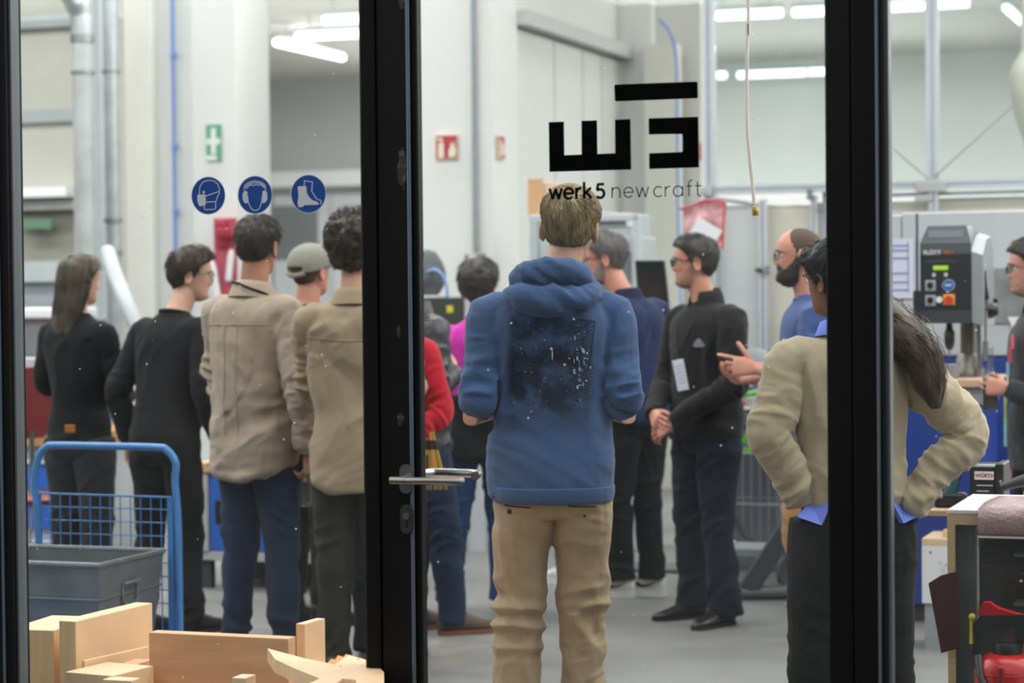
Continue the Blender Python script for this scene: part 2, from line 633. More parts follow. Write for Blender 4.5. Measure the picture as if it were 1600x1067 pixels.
LZ = 4.72
lamp(945, 6, 1097, 1, LZ, 'lit white tube lamp above the black bar of the logo')
lamp(1113, 25, 1222, 20, LZ, 'lit white tube lamp just right of the aluminium post')
lamp(1240, 20, 1330, 15, LZ, 'lit white tube lamp half hidden behind the right door post')
lamp(1386, 12, 1442, 8, LZ, 'short lit tube lamp left of the thin white upright')
lamp(1462, 7, 1513, 4, LZ, 'short lit tube lamp right of the thin white upright')
lamp(1112, 119, 1133, 117, LZ, 'shortest lit tube lamp, low beside the aluminium post')
lamp(1151, 117, 1261, 114, LZ, 'long lit tube lamp seen behind the hanging air hose')
lamp(1264, 113, 1330, 110, LZ, 'lit tube lamp continuing behind the right door post')
lamp(505, 32, 600, 28, LZ, 'upper lit tube lamp left of the door post')
lamp(458, 56, 600, 52, LZ, 'lower long lit tube lamp left of the door post')
lamp(367, 30, 391, 35, LZ, 'short bright lamp beside the white pillar', thick=0.06)
lamp(432, 66, 535, 90, LZ, 'slanting tube lamp running into the hall left of the door post', 'v')
lamp(1578, 12, 1602, 45, LZ, 'steep slanting tube lamp at the top right corner', 'v', thick=0.04)
lamp(812, 14, 834, 15, 4.3, 'small lit lamp at the top of the side wall')

# ================================================================== ducts, pipes, hoses on the left
def vtube(name, px, Y, rad, z0, z1, m, label, cat, n=16, rings=None, parent=None):
    p = place(px, Y, 0, 300)
    e = empty(name, (p.x, Y, z0), 0)
    MB().tube([(0, 0, 0), (0, 0, z1 - z0)], rad, n).build('pipe_body', m, e, smooth=True)
    for (zz, rr, hh, mm) in (rings or []):
        MB().lathe([(rad, -hh), (rr, -hh), (rr, hh), (rad, hh)], n).build('collar', mm, e, smooth=True, loc=(0, 0, zz - z0))
    tag(e, label, cat)
    return e


def zz(px, py, Y):
    return W(px, py, Y).z


Yd = 14.6
# elbowed duct
p_ = place(131, Yd, 0, 200)
e = empty('air_duct', (p_.x, Yd, 0), 0)
ztop = zz(131, 62, Yd)
r_ = 17 * Yd / F
MB().tube([(0, 0, 0.9), (0, 0, zz(131, 66, Yd))], r_, 20).build('duct_pipe', mat('frosted duct', 'B9BFC0', 0.4, 0.5, var=0.12), e, smooth=True)
el = smooth_path([(0, 0, ztop - 0.02), (-0.005, 0, ztop + 0.14), (-0.04, 0, ztop + 0.26), (-0.15, 0, ztop + 0.42), (-0.45, -0.02, ztop + 0.75)], 4)
MB().tube(el, [r_ * 1.08] * 6 + [r_ * 1.22] * 6 + [r_ * 1.1] * (len(el) - 12), 20).build('duct_elbow', GALV, e, smooth=True)
MB().tube([(0, 0, ztop - 0.02), (0, 0, ztop + 0.03)], r_ * 1.13, 20).build('clamp', STEEL, e, smooth=True)
MB().tube([(0, 0, zz(131, 116, Yd)), (0, 0, zz(131, 112, Yd))], r_ * 1.13, 20).build('clamp', STEEL, e, smooth=True)
tag(e, 'silver ventilation duct with an elbow at the top left', 'duct')
vtube('drain_pipe', 158, 15.3, 0.038, 0.0, CEIL, mat('pale pipe', 'C3C9CD', 0.35, 0.2), 'thin pale pipe just right of the elbowed duct', 'pipe')
vtube('extraction_pipe', 176, 15.0, 0.052, 0.9, CEIL, GALV, 'shiny metal pipe left of the white pillar', 'pipe', rings=[(zz(176, 112, 15), 0.06, 0.012, STEEL), (zz(176, 345, 15), 0.062, 0.015, STEEL), (zz(176, 395, 15), 0.062, 0.012, STEEL)])
hp = [W(168, 392, 13.6), W(180, 430, 13.4), W(200, 480, 13.2), W(222, 530, 13.1)]
h = MB()
pp = smooth_path(hp, 8)
h.tube(pp, [0.044 + (0.004 if i % 2 else 0) for i in range(len(pp))], 14)
tag(h.build('flexible_hose', mat('clear hose', 'A6ABB1', 0.3, var=0.06), smooth=True), 'pale flexible hose slanting down behind the man in black', 'hose')


def hose(name, pts, rad, m, label, cat='hose', n=8, rings=None):
    e = MB().tube(smooth_path(pts, 5), rad, n).build(name, m, smooth=True)
    tag(e, label, cat)
    return e


BLUEH = mat('blue air line', '7895D2', 0.4, var=0.05)
uu, _ = at_v(273, 300, VW + 0.06)
e = empty('air_line', T(uu, VW + 0.06, 0), HALL_ROT)
MB().tube([(0, 0, 1.0), (0, 0, CEIL)], 0.014, 8).build('hose_body', BLUEH, e, smooth=True)
for py in (85, 228, 330):
    MB().lathe([(0.012, -0.02), (0.024, -0.015), (0.024, 0.015), (0.012, 0.02)], 10).build('clip', BLUEH, e, loc=(0.006, 0, at_v(273, py, VW + 0.06)[1]))
tag(e, 'thin blue compressed air line clipped down the white pillar', 'hose')
hp = [W(1030, 30, 17.0), W(1046, 50, 17.0), W(1057, 90, 17.0), W(1059, 200, 17.0), W(1060, 330, 17.0), W(1062, 430, 17), W(1066, 560, 17.0), Vector((W(1066, 700, 17.0).x, 17.0, 0.01))]
hose('blue_air_line', hp, 0.012, BLUEH, 'blue air line falling beside the pink plastic bag')

# conduit + switch box on the centre wall
uu, _ = at_v(742, 300, VW - 0.03)
_, z0_ = at_v(742, 396, VW - 0.03)
e = empty('wall_socket', T(uu, VW - 0.03, z0_), HALL_ROT)
MB().tube([(0, 0, 0), (0, 0, CEIL - z0_)], 0.018, 10).build('conduit', mat('conduit grey', '8D9498', 0.5, 0.2), e, smooth=True)
MB().box(-0.06, 0.06, -0.05, 0.03, -0.105, 0.0, bev=0.008).build('box_body', mat('socket grey green', '6C726B', 0.5), e)
MB().box(-0.03, 0.025, -0.058, -0.05, -0.095, -0.01, bev=0.003).build('cover', mat('socket cream', 'C9C4AE', 0.5), e)
tag(e, 'grey socket box with a cream cover under a conduit on the white wall', 'socket')

# ================================================================== the glass front (window_1, door_1, window_2 and neighbours)
TOPZ = 2.62
def gu(px, v=0.0, py=533):
    return at_v(px, py, v)[0]


def post(name, px0, px1, d0=-0.045, d1=0.045):
    o = ubox(name, gu(px0), gu(px1), d0, d1, 0.0, CEIL, BLACKM, bev=0.006)
    return o


U_L0, U_L1 = gu(-18), gu(27)
U_M0, U_M1, U_M2 = gu(576), gu(600), gu(661)
U_R0, U_R1, U_R2 = gu(1296), gu(1337), gu(1389)
PH = 0.12


def window(name, u0, u1, z0=0.14, z1=TOPZ):
    e = struct(empty(name, T((u0 + u1) / 2, 0, 0), HALL_ROT))
    w = (u1 - u0) / 2
    fr = 0.0
    MB().box(-w, w, -0.04, 0.04, 0, z0, bev=0.004).build('bottom_rail', BLACKM, e)
    MB().box(-w, w, -0.04, 0.04, z1, z1 + 0.09, bev=0.004).build('top_rail', BLACKM, e)
    MB().box(-w - 0.002, w + 0.002, -0.004, 0.004, z0 - 0.01, z1 + 0.01).build('glass_pane', GLASS, e)
    MB().box(-w, w, -0.004, 0.004, z1 + 0.09, CEIL - 0.02).build('glass_pane', GLASS, e)
    for sx in (-1, 1):
        MB().box(sx * w - (0.006 if sx > 0 else 0), sx * w + (0.006 if sx < 0 else 0), -0.02, 0.02, z0, z1).build('glazing_bead', mat('grey seal', '5A6166', 0.4), e)
    return e


post('trim_6', -70, 27)
post('trim_7', 576, 599.5)
post('trim_8', 1337.5, 1389)
window('window_1', U_L1, U_M0)
window('window_2', U_R2, U_R2 + 1.5)
ubox('trim_9', U_R2 + 1.5, U_R2 + 1.62, -0.045, 0.045, 0, CEIL, BLACKM, bev=0.006)
window('window_3', U_R2 + 1.62, U_R2 + 3.2)
ul = gu(-70)
window('window_4', ul - 1.4, ul)
ubox('trim_10', ul - 1.52, ul - 1.4, -0.045, 0.045, 0, CEIL, BLACKM, bev=0.006)
window('window_5', ul - 3.2, ul - 1.52)
ubox('wall_front_left', UL, ul - 3.2, -0.1, 0.1, 0, CEIL, BLACKM)
ubox('wall_front_right', U_R2 + 3.2, UR, -0.1, 0.1, 0, CEIL, BLACKM)

# paler strips that put the edge highlights of the black posts into colour
EDGE = mat('edge highlight grey', '55636F', 0.3, 0.4, var=0.05)
def edge(px, w=0.006):
    u = gu(px)
    o = MB().tube([(0, 0, 0.02), (0, 0, CEIL - 0.02)], w, 8).build('trim_11', EDGE, loc=T(u, -0.047, 0), rot=HALL_ROT, smooth=True)
    struct(o)
edge(15, 0.004)
edge(1378, 0.004)

# the door leaf
e = struct(empty('door_1', T((U_M1 + U_R1) / 2, 0, 0), HALL_ROT))
wd = (U_R1 - U_M1) / 2
cu_ = (U_M1 + U_R1) / 2
ws_l = (U_M2 - U_M1)
ws_r = (U_R1 - U_R0)
DB = mat('black door paint', '050505', 0.5, var=0.2, vscale=3, bump=0.08, bscale=20, spec=0.18)
MB().box(-wd, -wd + ws_l - 0.020, -0.035, 0.04, 0.01, TOPZ, bev=0.004).build('stile', DB, e)
MB().box(-wd + ws_l - 0.020, -wd + ws_l, -0.022, 0.012, 0.01, TOPZ, bev=0.003).build('stile', DB, e)
MB().tube([(-wd + ws_l - 0.020, -0.032, 0.02), (-wd + ws_l - 0.020, -0.032, TOPZ)], 0.0050, 8).build('highlight_strip', EDGE, e, smooth=True)  # painted highlight along the rounded stile edge
MB().box(wd - ws_r, wd, -0.035, 0.05, 0.01, TOPZ, bev=0.004).build('stile', DB, e)
MB().box(-wd + ws_l, wd - ws_r, -0.03, 0.04, 0.01, 0.24, bev=0.004).build('bottom_rail', DB, e)
MB().box(-wd + ws_l, wd - ws_r, -0.03, 0.04, TOPZ - 0.1, TOPZ, bev=0.004).build('top_rail', DB, e)
MB().box(-wd + ws_l - 0.01, wd - ws_r + 0.01, -0.004, 0.004, 0.22, TOPZ - 0.09).build('glass_pane', GLASS, e)
MB().box(-wd - 0.02, wd, -0.04, 0.04, TOPZ + 0.01, TOPZ + 0.1, bev=0.004).build('head_frame', BLACKM, e)
MB().box(-wd, wd, -0.004, 0.004, TOPZ + 0.1, CEIL - 0.02).build('glass_pane', GLASS, e)
SATIN = mat('satin steel', '8F8D89', 0.32, 1.0, var=0.06)
def ploc(px, py, v=-0.04):
    u, z = at_v(px, py, v)
    return u - cu_, z
hx, hz = ploc(635, 748)
hx1, _ = ploc(735, 745)
hxa, _ = ploc(746, 745, 0.09)
hd = empty('handle', (hx, -0.036, hz), 0)
hd.parent = e
def stadium(w, h, d, n=10):
    pl = []
    for k in range(n + 1):
        a = math.pi * k / n
        pl.append((w * math.cos(a), h - w + w * math.sin(a)))
    for k in range(n + 1):
        a = math.pi + math.pi * k / n
        pl.append((w * math.cos(a), -h + w + w * math.sin(a)))
    return pl
MB().prism(stadium(0.0165, 0.036, 0), -0.009, 0.0).build('rose', SATIN, hd, smooth=True)
lev = smooth_path([(0, 0, 0.0), (0, -0.025, 0.0), (0.004, -0.052, 0.0), (0.03, -0.060, 0.0), (0.08, -0.060, 0.001), (hx1 - hx - 0.02, -0.058, 0.001), (hx1 - hx - 0.004, -0.047, 0.0)], 4)
MB().tube([(p[0] - 0.0, p[1], p[2]) for p in lev], 0.0095, 14).build('lever', SATIN, hd, smooth=True)
MB().tube([(-0.02, -0.056, 0), (0.02, -0.06, 0)], 0.0098, 14).build('lever', SATIN, hd, smooth=True)
# inner lever
lev = smooth_path([(0, 0.086, 0.004), (0, 0.12, 0.004), (0.01, 0.145, 0.004), (0.04, 0.15, 0.004), (hxa - hx - 0.03, 0.15, 0.003), (hxa - hx - 0.008, 0.146, 0.002)], 4)
MB().tube(lev, 0.0105, 14).build('lever', mat('bright steel', 'C9C9CB', 0.25, 1.0), hd, smooth=True)
MB().tube([lev[-1], (lev[-1][0] + 0.006, lev[-1][1] - 0.03, lev[-1][2] - 0.002)], 0.0115, 14).build('lever', SATIN, hd, smooth=True)
kx, kz = ploc(636, 811)
kp = MB().prism(stadium(0.0165, 0.036, 0), -0.008, 0.0).build('keyhole_plate', mat('dark steel', '5E5C57', 0.35, 1.0), e, smooth=True, loc=(kx, -0.036, kz))
MB().lathe([(0.0085, 0), (0.0085, 0.004)], 16, M=Matrix.Rotation(R(90), 4, 'X')).build('lock_cylinder', SATIN, kp, loc=(0, -0.008, 0.008))
MB().box(-0.003, 0.003, -0.0025, 0.0, -0.02, 0.0).build('key_slot', BLACKP, kp, loc=(0, -0.0085, 0.0))
# worn paint on the stile
WEAR = mat('worn bare patch', '3F3D36', 0.6, color2='0B0C0C', mixlo=0.42, mixhi=0.5, vscale=40)
for (a, b, w_, h_) in ((627, 262, 0.015, 0.058), (622, 518, 0.006, 0.018), (626, 2, 0.012, 0.02), (625, 655, 0.01, 0.02)):
    x_, z_ = ploc(a, b)
    pl = [(w_ * math.cos(t) * random.uniform(0.5, 1.1), h_ * math.sin(t) * random.uniform(0.7, 1.1)) for t in [k * math.pi / 8 for k in range(16)]]
    MB().prism(pl, -0.0006, 0.0).build('worn_patch', WEAR, e, loc=(x_, -0.0352, z_))

# ================================================================== logo and lettering on the door glass
INK = mat('black vinyl', '020202', 0.7, var=0, spec=0.05)
INKN = mat('dark vinyl', '0A0606', 0.7, var=0, spec=0.05)
lg = empty('logo_decal', T(cu_, -0.0045, 0), HALL_ROT)
tag(lg, 'big black block logo and lettering stuck on the door glass', 'logo')
def LP(px, py):
    u, z = at_v(px, py, -0.0045)
    return (u - cu_, z)
def lpoly(pts, name):
    MB().prism([LP(*p) for p in pts], -0.0006, 0.0).build(name, INK, lg)
# bar, the w-shaped comb and the 5-shaped hook (corner points read off the photograph)
lpoly([(960, 134), (962, 132), (1088, 127.5), (1090, 129), (1090.5, 152), (1089, 153.5), (963, 158.5), (961, 157)], 'bar')
lpoly([(857.5, 191), (881, 190), (881.8, 242.5), (909, 241.5), (908.8, 188.8), (932.8, 188), (933.6, 240.5), (961.5, 239.5), (961, 187), (985, 186), (986.3, 265), (858.5, 268.5)], 'letter')
lpoly([(1013.5, 185), (1091, 182.5), (1092, 261.5), (1014.5, 264), (1014.2, 239.5), (1065, 237.5), (1067, 236), (1066.8, 211), (1065, 209.3), (1013.8, 210)], 'letter')


def glyph(ch, x, s, wt):
    """monoline strokes in units of the x-height s; returns (polylines, advance)"""
    def arc(cx, cz, rx, rz, a0, a1, n=14):
        return [(cx + rx * math.cos(R(a0 + (a1 - a0) * k / n)), cz + rz * math.sin(R(a0 + (a1 - a0) * k / n))) for k in range(n + 1)]
    L = []
    if ch == 'w':
        L = [[(0, 1), (0.30, 0), (0.62, 0.95), (0.94, 0), (1.24, 1)]]
        adv = 1.24
    elif ch == 'e':
        L = [[(0.04, 0.52)] + arc(0.5, 0.5, 0.47, 0.5, 0, 0, 1) + arc(0.5, 0.5, 0.47, 0.5, 0, 318, 22)]
        L[0][0] = (0.04, 0.5)
        adv = 1.0
    elif ch == 'r':
        L = [[(0.06, 0), (0.06, 1)], arc(0.50, 0.52, 0.44, 0.48, 180, 85, 8)]
        adv = 0.58
    elif ch == 'k':
        L = [[(0.06, 0), (0.06, 1.55)], [(0.72, 1.0), (0.10, 0.42)], [(0.30, 0.58), (0.78, 0)]]
        adv = 0.82
    elif ch == '5':
        L = [[(0.85, 1.42), (0.22, 1.42), (0.14, 0.80)] + arc(0.45, 0.46, 0.43, 0.44, 118, -140, 18)]
        adv = 0.95
    elif ch == 'n':
        L = [[(0.06, 0), (0.06, 1)], [(0.06, 0.55)] + arc(0.47, 0.58, 0.40, 0.42, 180, 0, 12) + [(0.87, 0)]]
        adv = 0.95
    elif ch == 'c':
        L = [arc(0.5, 0.5, 0.47, 0.5, 48, 312, 20)]
        adv = 0.88
    elif ch == 'a':
        L = [arc(0.5, 0.5, 0.47, 0.5, 0, 360, 22), [(0.97, 1), (0.97, 0)]]
        adv = 1.05
    elif ch == 'f':
        L = [[(0.3, 0), (0.3, 1.2)] + arc(0.58, 1.22, 0.28, 0.32, 180, 75, 7), [(0.05, 0.98), (0.62, 0.98)]]
        adv = 0.62
    elif ch == 't':
        L = [[(0.3, 1.4), (0.3, 0.25)] + arc(0.55, 0.28, 0.25, 0.28, 180, 285, 7), [(0.05, 0.98), (0.66, 0.98)]]
        adv = 0.66
    return [[(x + p[0] * s, p[1] * s) for p in pl] for pl in L], adv * s


def stroke(mb, pl, w, y0=-0.0006, y1=0.0):
    for i in range(len(pl) - 1):
        (ax, az), (bx, bz) = pl[i], pl[i + 1]
        d = math.hypot(bx - ax, bz - az)
        if d < 1e-6:
            continue
        nx, nz = -(bz - az) / d * w / 2, (bx - ax) / d * w / 2
        ex, ez = (bx - ax) / d * w * 0.15, (bz - az) / d * w * 0.15
        mb.prism([(ax + nx - ex, az + nz - ez), (bx + nx + ex, bz + nz + ez), (bx - nx + ex, bz - nz + ez), (ax - nx - ex, az - nz - ez)], y0, y1)


x0_, z0_ = LP(859, 311)
x1_, z1_ = LP(1094, 306)
lo_ = []
def setword(word, x, s, w, gap, name='letter'):
    for ch in word:
        pls, adv = glyph(ch, 0, s, w)
        mb = MB()
        for pl in pls:
            stroke(mb, pl, w)
        t_ = (x - x0_) / (x1_ - x0_)
        mb.build(name, INKN, lg, loc=(x, 0, z0_ + (z1_ - z0_) * t_))
        x += adv + gap
    return x
sx_ = (x1_ - x0_) / 235.0
xe = setword('werk', x0_, 15.5 * sx_, 4.1 * sx_, 3.4 * sx_)
xe = setword('5', x0_ + 73.5 * sx_, 14.5 * sx_, 4.1 * sx_, 3 * sx_)
xe = setword('new', x0_ + 98 * sx_, 15.2 * sx_, 1.7 * sx_, 4.5 * sx_)
xe = setword('craft', x0_ + 163.5 * sx_, 15.2 * sx_, 1.7 * sx_, 3.9 * sx_)

# ================================================================== three round stickers on the left glass
STB = mat('sticker blue', '1A4284', 0.5, var=0, spec=0.2)
STW = mat('sticker grey white', 'B9BCBE', 0.5, var=0, spec=0.2)
def sticker(px, py, label):
    u, z = at_v(px, py, -0.0045)
    e = empty('safety_sticker', T(u, -0.0045, z), HALL_ROT)
    r = 0.0485
    c = [(r * math.cos(2 * math.pi * k / 48), r * math.sin(2 * math.pi * k / 48)) for k in range(48)]
    MB().prism(c, -0.0003, 0.0).build('rim', STW, e)
    MB().prism([(x * 0.965, z_ * 0.965) for x, z_ in c], -0.0006, -0.0002).build('disc', STB, e)
    tag(e, label, 'sticker')
    return e
def pic(e, polys, lines, w=0.0022):
    mb = MB()
    for p in polys:
        mb.prism(p, -0.0009, -0.0005)
    for l in lines:
        stroke(mb, l, w, -0.0009, -0.0005)
    mb.build('pictogram', STW, e)
def arcp(cx, cz, rx, rz, a0, a1, n=16):
    return [(cx + rx * math.cos(R(a0 + (a1 - a0) * k / n)), cz + rz * math.sin(R(a0 + (a1 - a0) * k / n))) for k in range(n + 1)]
k_ = 0.001 * 0.34          # sticker drawing unit: one px of the 5.33x zoom
s1 = sticker(325.5, 305.5, 'round blue sticker with a dust mask head, leftmost of the three')
def Q(lst, cx, cz, k=0.000335):
    return [((a - cx) * k * 0.99 * 1.0, (cz - b) * k * 0.93) for a, b in lst]
pic(s1, [Q([(150, 292), (218, 288), (222, 330), (218, 380), (165, 386), (150, 340)], 243, 300), Q(arcp(204, 271, 11, 11, 0, 360, 12), 243, 300)],
    [Q([(166, 290), (172, 230), (195, 190), (240, 175), (290, 180), (325, 205), (340, 250), (338, 285), (318, 320), (306, 360), (305, 405), (296, 414), (215, 414), (208, 405), (206, 385)], 243, 300),
     Q([(218, 305), (332, 270)], 243, 300), Q([(220, 352), (308, 352)], 243, 300)])
s2 = sticker(398.5, 304.5, 'round blue sticker with ear defenders on a head, middle of the three')
pic(s2, [Q([(530, 280), (545, 258), (570, 262), (572, 300), (578, 340), (570, 360), (545, 355), (530, 330)], 634, 292),
         Q([(738, 280), (722, 258), (698, 262), (696, 300), (688, 340), (698, 362), (722, 355), (738, 330)], 634, 292)],
    [Q([(545, 260), (548, 215), (580, 190), (630, 178), (690, 190), (722, 215), (725, 260)], 634, 292),
     Q([(556, 232), (560, 222), (590, 200), (635, 192), (685, 200), (712, 222), (714, 240)], 634, 292),
     Q([(566, 240), (585, 215), (605, 208), (622, 218), (645, 206), (665, 216), (688, 210), (706, 232)], 634, 292),
     Q([(572, 300), (580, 360), (600, 400), (620, 417), (650, 417), (672, 400), (688, 355), (696, 300)], 634, 292)])
s3 = sticker(482, 303, 'round blue sticker with safety boots, rightmost of the three')
pic(s3, [Q([(988, 220), (1060, 218), (1062, 270), (1080, 305), (1110, 335), (1150, 348), (1165, 365), (1150, 372), (1080, 372), (1040, 372), (1030, 386), (992, 388), (985, 350), (994, 300)], 1076, 283)],
    [Q([(1042, 216), (1045, 175), (1112, 188), (1104, 260), (1125, 295), (1145, 325), (1175, 335), (1184, 352), (1172, 370)], 1076, 283)])
# ================================================================== people: shared builders
def _hash(ix, iy, iz):
    h = (ix * 374761393 + iy * 668265263 + iz * 2147483647 * 31 + 1274126177) & 0xFFFFFFFF
    h = ((h ^ (h >> 13)) * 1274126177) & 0xFFFFFFFF
    h = (h ^ (h >> 16)) & 0xFFFFFFFF
    return h.astype(np.float64) / 4294967295.0 * 2 - 1


def vnoise(P):
    P = np.asarray(P, float)
    i = np.floor(P).astype(np.int64)
    f = P - i
    f = f * f * (3 - 2 * f)
    r = 0
    for dx in (0, 1):
        for dy in (0, 1):
            for dz in (0, 1):
                w = (f[:, 0] if dx else 1 - f[:, 0]) * (f[:, 1] if dy else 1 - f[:, 1]) * (f[:, 2] if dz else 1 - f[:, 2])
                r = r + w * _hash(i[:, 0] + dx, i[:, 1] + dy, i[:, 2] + dz)
    return r


def fuse(mb, voxel, smooth=3, ratio=None, sfac=0.5):
    """one continuous surface out of overlapping closed shapes"""
    me = bpy.data.meshes.new('tmp')
    me.from_pydata([tuple(v) for v in mb.v], [], mb.f)
    o = bpy.data.objects.new('tmp', me)
    COL.objects.link(o)
    r = o.modifiers.new('r', 'REMESH')
    r.mode = 'VOXEL'
    r.voxel_size = voxel
    if smooth:
        s = o.modifiers.new('s', 'SMOOTH')
        s.factor = sfac
        s.iterations = smooth
    if ratio:
        d = o.modifiers.new('d', 'DECIMATE')
        d.ratio = ratio
    dg = bpy.context.evaluated_depsgraph_get()
    out = bpy.data.meshes.new_from_object(o.evaluated_get(dg))
    bpy.data.objects.remove(o)
    bpy.data.meshes.remove(me)
    out.polygons.foreach_set('use_smooth', [True] * len(out.polygons))
    return out


def cos_of(me, nor=False):
    a = np.empty(len(me.vertices) * 3)
    me.vertices.foreach_get('co', a)
    if nor:
        b = np.empty(len(me.vertices) * 3)
        me.vertex_normals.foreach_get('vector', b)
        return a.reshape(-1, 3), b.reshape(-1, 3)
    return a.reshape(-1, 3)


def set_cos(me, a):
    me.vertices.foreach_set('co', a.reshape(-1))
    me.update()


def rings(lst, n=28, sub=3):
    """closed loft; lst rows: (cx, cy, z, rx, ry, exponent)"""
    A = np.array(lst, float)
    out = []
    m = len(A)
    for i in range(m - 1):
        p0, p1, p2, p3 = A[max(i - 1, 0)], A[i], A[i + 1], A[min(i + 2, m - 1)]
        for k in range(sub):
            t = k / sub
            q = 0.5 * ((2 * p1) + (-p0 + p2) * t + (2 * p0 - 5 * p1 + 4 * p2 - p3) * t * t + (-p0 + 3 * p1 - 3 * p2 + p3) * t ** 3)
            out.append(q)
    out.append(A[-1])
    vs, fs = [], []
    for q in out:
        for k in range(n):
            a = 2 * math.pi * k / n
            c, s_ = math.cos(a), math.sin(a)
            e = 2.0 / q[5]
            vs.append((q[0] + max(q[3], 1e-3) * math.copysign(abs(c) ** e, c), q[1] + max(q[4], 1e-3) * math.copysign(abs(s_) ** e, s_), q[2]))
    m = len(out)
    for i in range(m - 1):
        for k in range(n):
            k2 = (k + 1) % n
            fs.append((i * n + k, i * n + k2, (i + 1) * n + k2, (i + 1) * n + k))
    fs.append(tuple(range(n))[::-1])
    fs.append(tuple((m - 1) * n + k for k in range(n)))
    return vs, fs


def blob(c, r, n=16, m=10):
    vs, fs = [], []
    for i in range(1, m):
        th = math.pi * i / m
        for k in range(n):
            a = 2 * math.pi * k / n
            vs.append((c[0] + r[0] * math.sin(th) * math.cos(a), c[1] + r[1] * math.sin(th) * math.sin(a), c[2] + r[2] * math.cos(th)))
    t = len(vs)
    vs.append((c[0], c[1], c[2] + r[2]))
    vs.append((c[0], c[1], c[2] - r[2]))
    for i in range(m - 2):
        for k in range(n):
            k2 = (k + 1) % n
            fs.append((i * n + k, (i + 1) * n + k, (i + 1) * n + k2, i * n + k2))
    for k in range(n):
        k2 = (k + 1) % n
        fs.append((t, k, k2))
        fs.append((t + 1, (m - 2) * n + k2, (m - 2) * n + k))
    return vs, fs


# ---- head -----------------------------------------------------------------
HT = np.array([
    # z, front, back, half width
    [-0.122, -0.030, -0.020, 0.012],
    [-0.116, 0.062, -0.012, 0.026],
    [-0.106, 0.078, 0.006, 0.038],
    [-0.090, 0.084, 0.026, 0.047],
    [-0.072, 0.083, 0.050, 0.055],
    [-0.055, 0.083, 0.070, 0.060],
    [-0.035, 0.083, 0.084, 0.066],
    [-0.015, 0.083, 0.094, 0.071],
    [0.005, 0.086, 0.100, 0.0745],
    [0.025, 0.092, 0.103, 0.0765],
    [0.045, 0.092, 0.102, 0.0770],
    [0.065, 0.087, 0.096, 0.0735],
    [0.085, 0.074, 0.084, 0.0640],
    [0.100, 0.056, 0.066, 0.0500],
    [0.111, 0.034, 0.044, 0.0320],
    [0.117, 0.010, 0.020, 0.0120]])
HT[0, 1], HT[0, 2] = 0.045, -0.025


def head_grid(nl=64, nz=58, jaw=1.0, nose=1.0, wide=1.0):
    zs = np.concatenate([np.linspace(-0.122, 0.085, int(nz * 0.75)), 0.085 + (0.117 - 0.085) * np.sin(np.linspace(0, math.pi / 2, int(nz * 0.25) + 1)[1:])])
    P = []
    for z in zs:
        f = np.interp(z, HT[:, 0], HT[:, 1])
        b = np.interp(z, HT[:, 0], HT[:, 2])
        w = np.interp(z, HT[:, 0], HT[:, 3]) * wide
        if z < -0.03:
            w *= 1 + (jaw - 1) * min(1, (-0.03 - z) / 0.04)
        for k in range(nl):
            a = 2 * math.pi * k / nl
            x = math.cos(a)
            y = math.sin(a)
            e = 2 / 2.25
            x = math.copysign(abs(x) ** e, x) * w
            cy = (f - b) / 2
            y = math.copysign(abs(y) ** e, y) * (f + b) / 2 + cy
            if y > cy:
                g = lambda cx, cz, sx, sz: math.exp(-((abs(x) - cx) / sx) ** 2 - ((z - cz) / sz) ** 2)
                d = 0
                nb = np.interp(z, [-0.046, -0.040, -0.033, -0.018, 0.0, 0.014, 0.022], [0, 0.013, 0.025, 0.018, 0.009, 0.002, 0]) * nose
                nw = np.interp(z, [-0.045, -0.035, -0.02, 0.01], [0.017, 0.0155, 0.010, 0.008])
                d += nb * math.exp(-(x / nw) ** 2)
                d -= 0.013 * g(0.031, 0.001, 0.017, 0.011)
                d += 0.005 * g(0.028, 0.021, 0.026, 0.007)
                d += 0.004 * g(0.0, -0.057, 0.022, 0.0045) + 0.004 * g(0.0, -0.068, 0.018, 0.005)
                d -= 0.003 * g(0.0, -0.0625, 0.022, 0.0022)
                d += 0.006 * g(0.0, -0.096, 0.020, 0.012)
                d -= 0.003 * g(0.0, -0.080, 0.02, 0.006)
                d += 0.003 * g(0.05, -0.022, 0.02, 0.016)
                y += d
            P.append((x, y, z))
    n = len(zs)
    fs = []
    for i in range(n - 1):
        for k in range(nl):
            k2 = (k + 1) % nl
            fs.append((i * nl + k, i * nl + k2, (i + 1) * nl + k2, (i + 1) * nl + k))
    fs.append(tuple(range(nl))[::-1])
    fs.append(tuple((n - 1) * nl + k for k in range(nl)))
    return P, fs, nl, n


def add_ears(mb, M, wide=1.0):
    for s in (-1, 1):
        c = Matrix.Translation((s * 0.0745 * wide, -0.012, -0.008)) @ Matrix.Rotation(R(s * 22), 4, 'Z') @ Matrix.Rotation(R(-10), 4, 'X')
        pts = []
        for k in range(13):
            a = R(-100 + 290 * k / 12)
            rr = 1.0 if k < 9 else 0.92
            pts.append((0.006 * s, -0.017 * math.sin(a + 1.57) * 1.0 * (0.9 if k > 8 else 1), 0.031 * math.sin(a) * rr))
        ring = [(s * (0.010 + 0.004 * math.sin(math.pi * k / 15)), -0.016 * math.cos(R(360 * k / 16)) - 0.002, 0.029 * math.sin(R(360 * k / 16)) * (1.0 if k < 8 else 1.05)) for k in range(16)]
        v, f = tube_geo(ring, [0.0046] * 16, 7, closed=True)
        mb.add(v, f, M=M @ c)
        v, f = blob((s * 0.004, -0.001, 0), (0.007, 0.0165, 0.030), 12, 8)
        mb.add(v, f, M=M @ c)
        v, f = blob((s * 0.006, 0.004, -0.030), (0.0055, 0.008, 0.010), 10, 6)
        mb.add(v, f, M=M @ c)


def lon_of(P):
    return np.degrees(np.abs(np.arctan2(P[:, 0], P[:, 1])))       # 0 = face, 180 = back


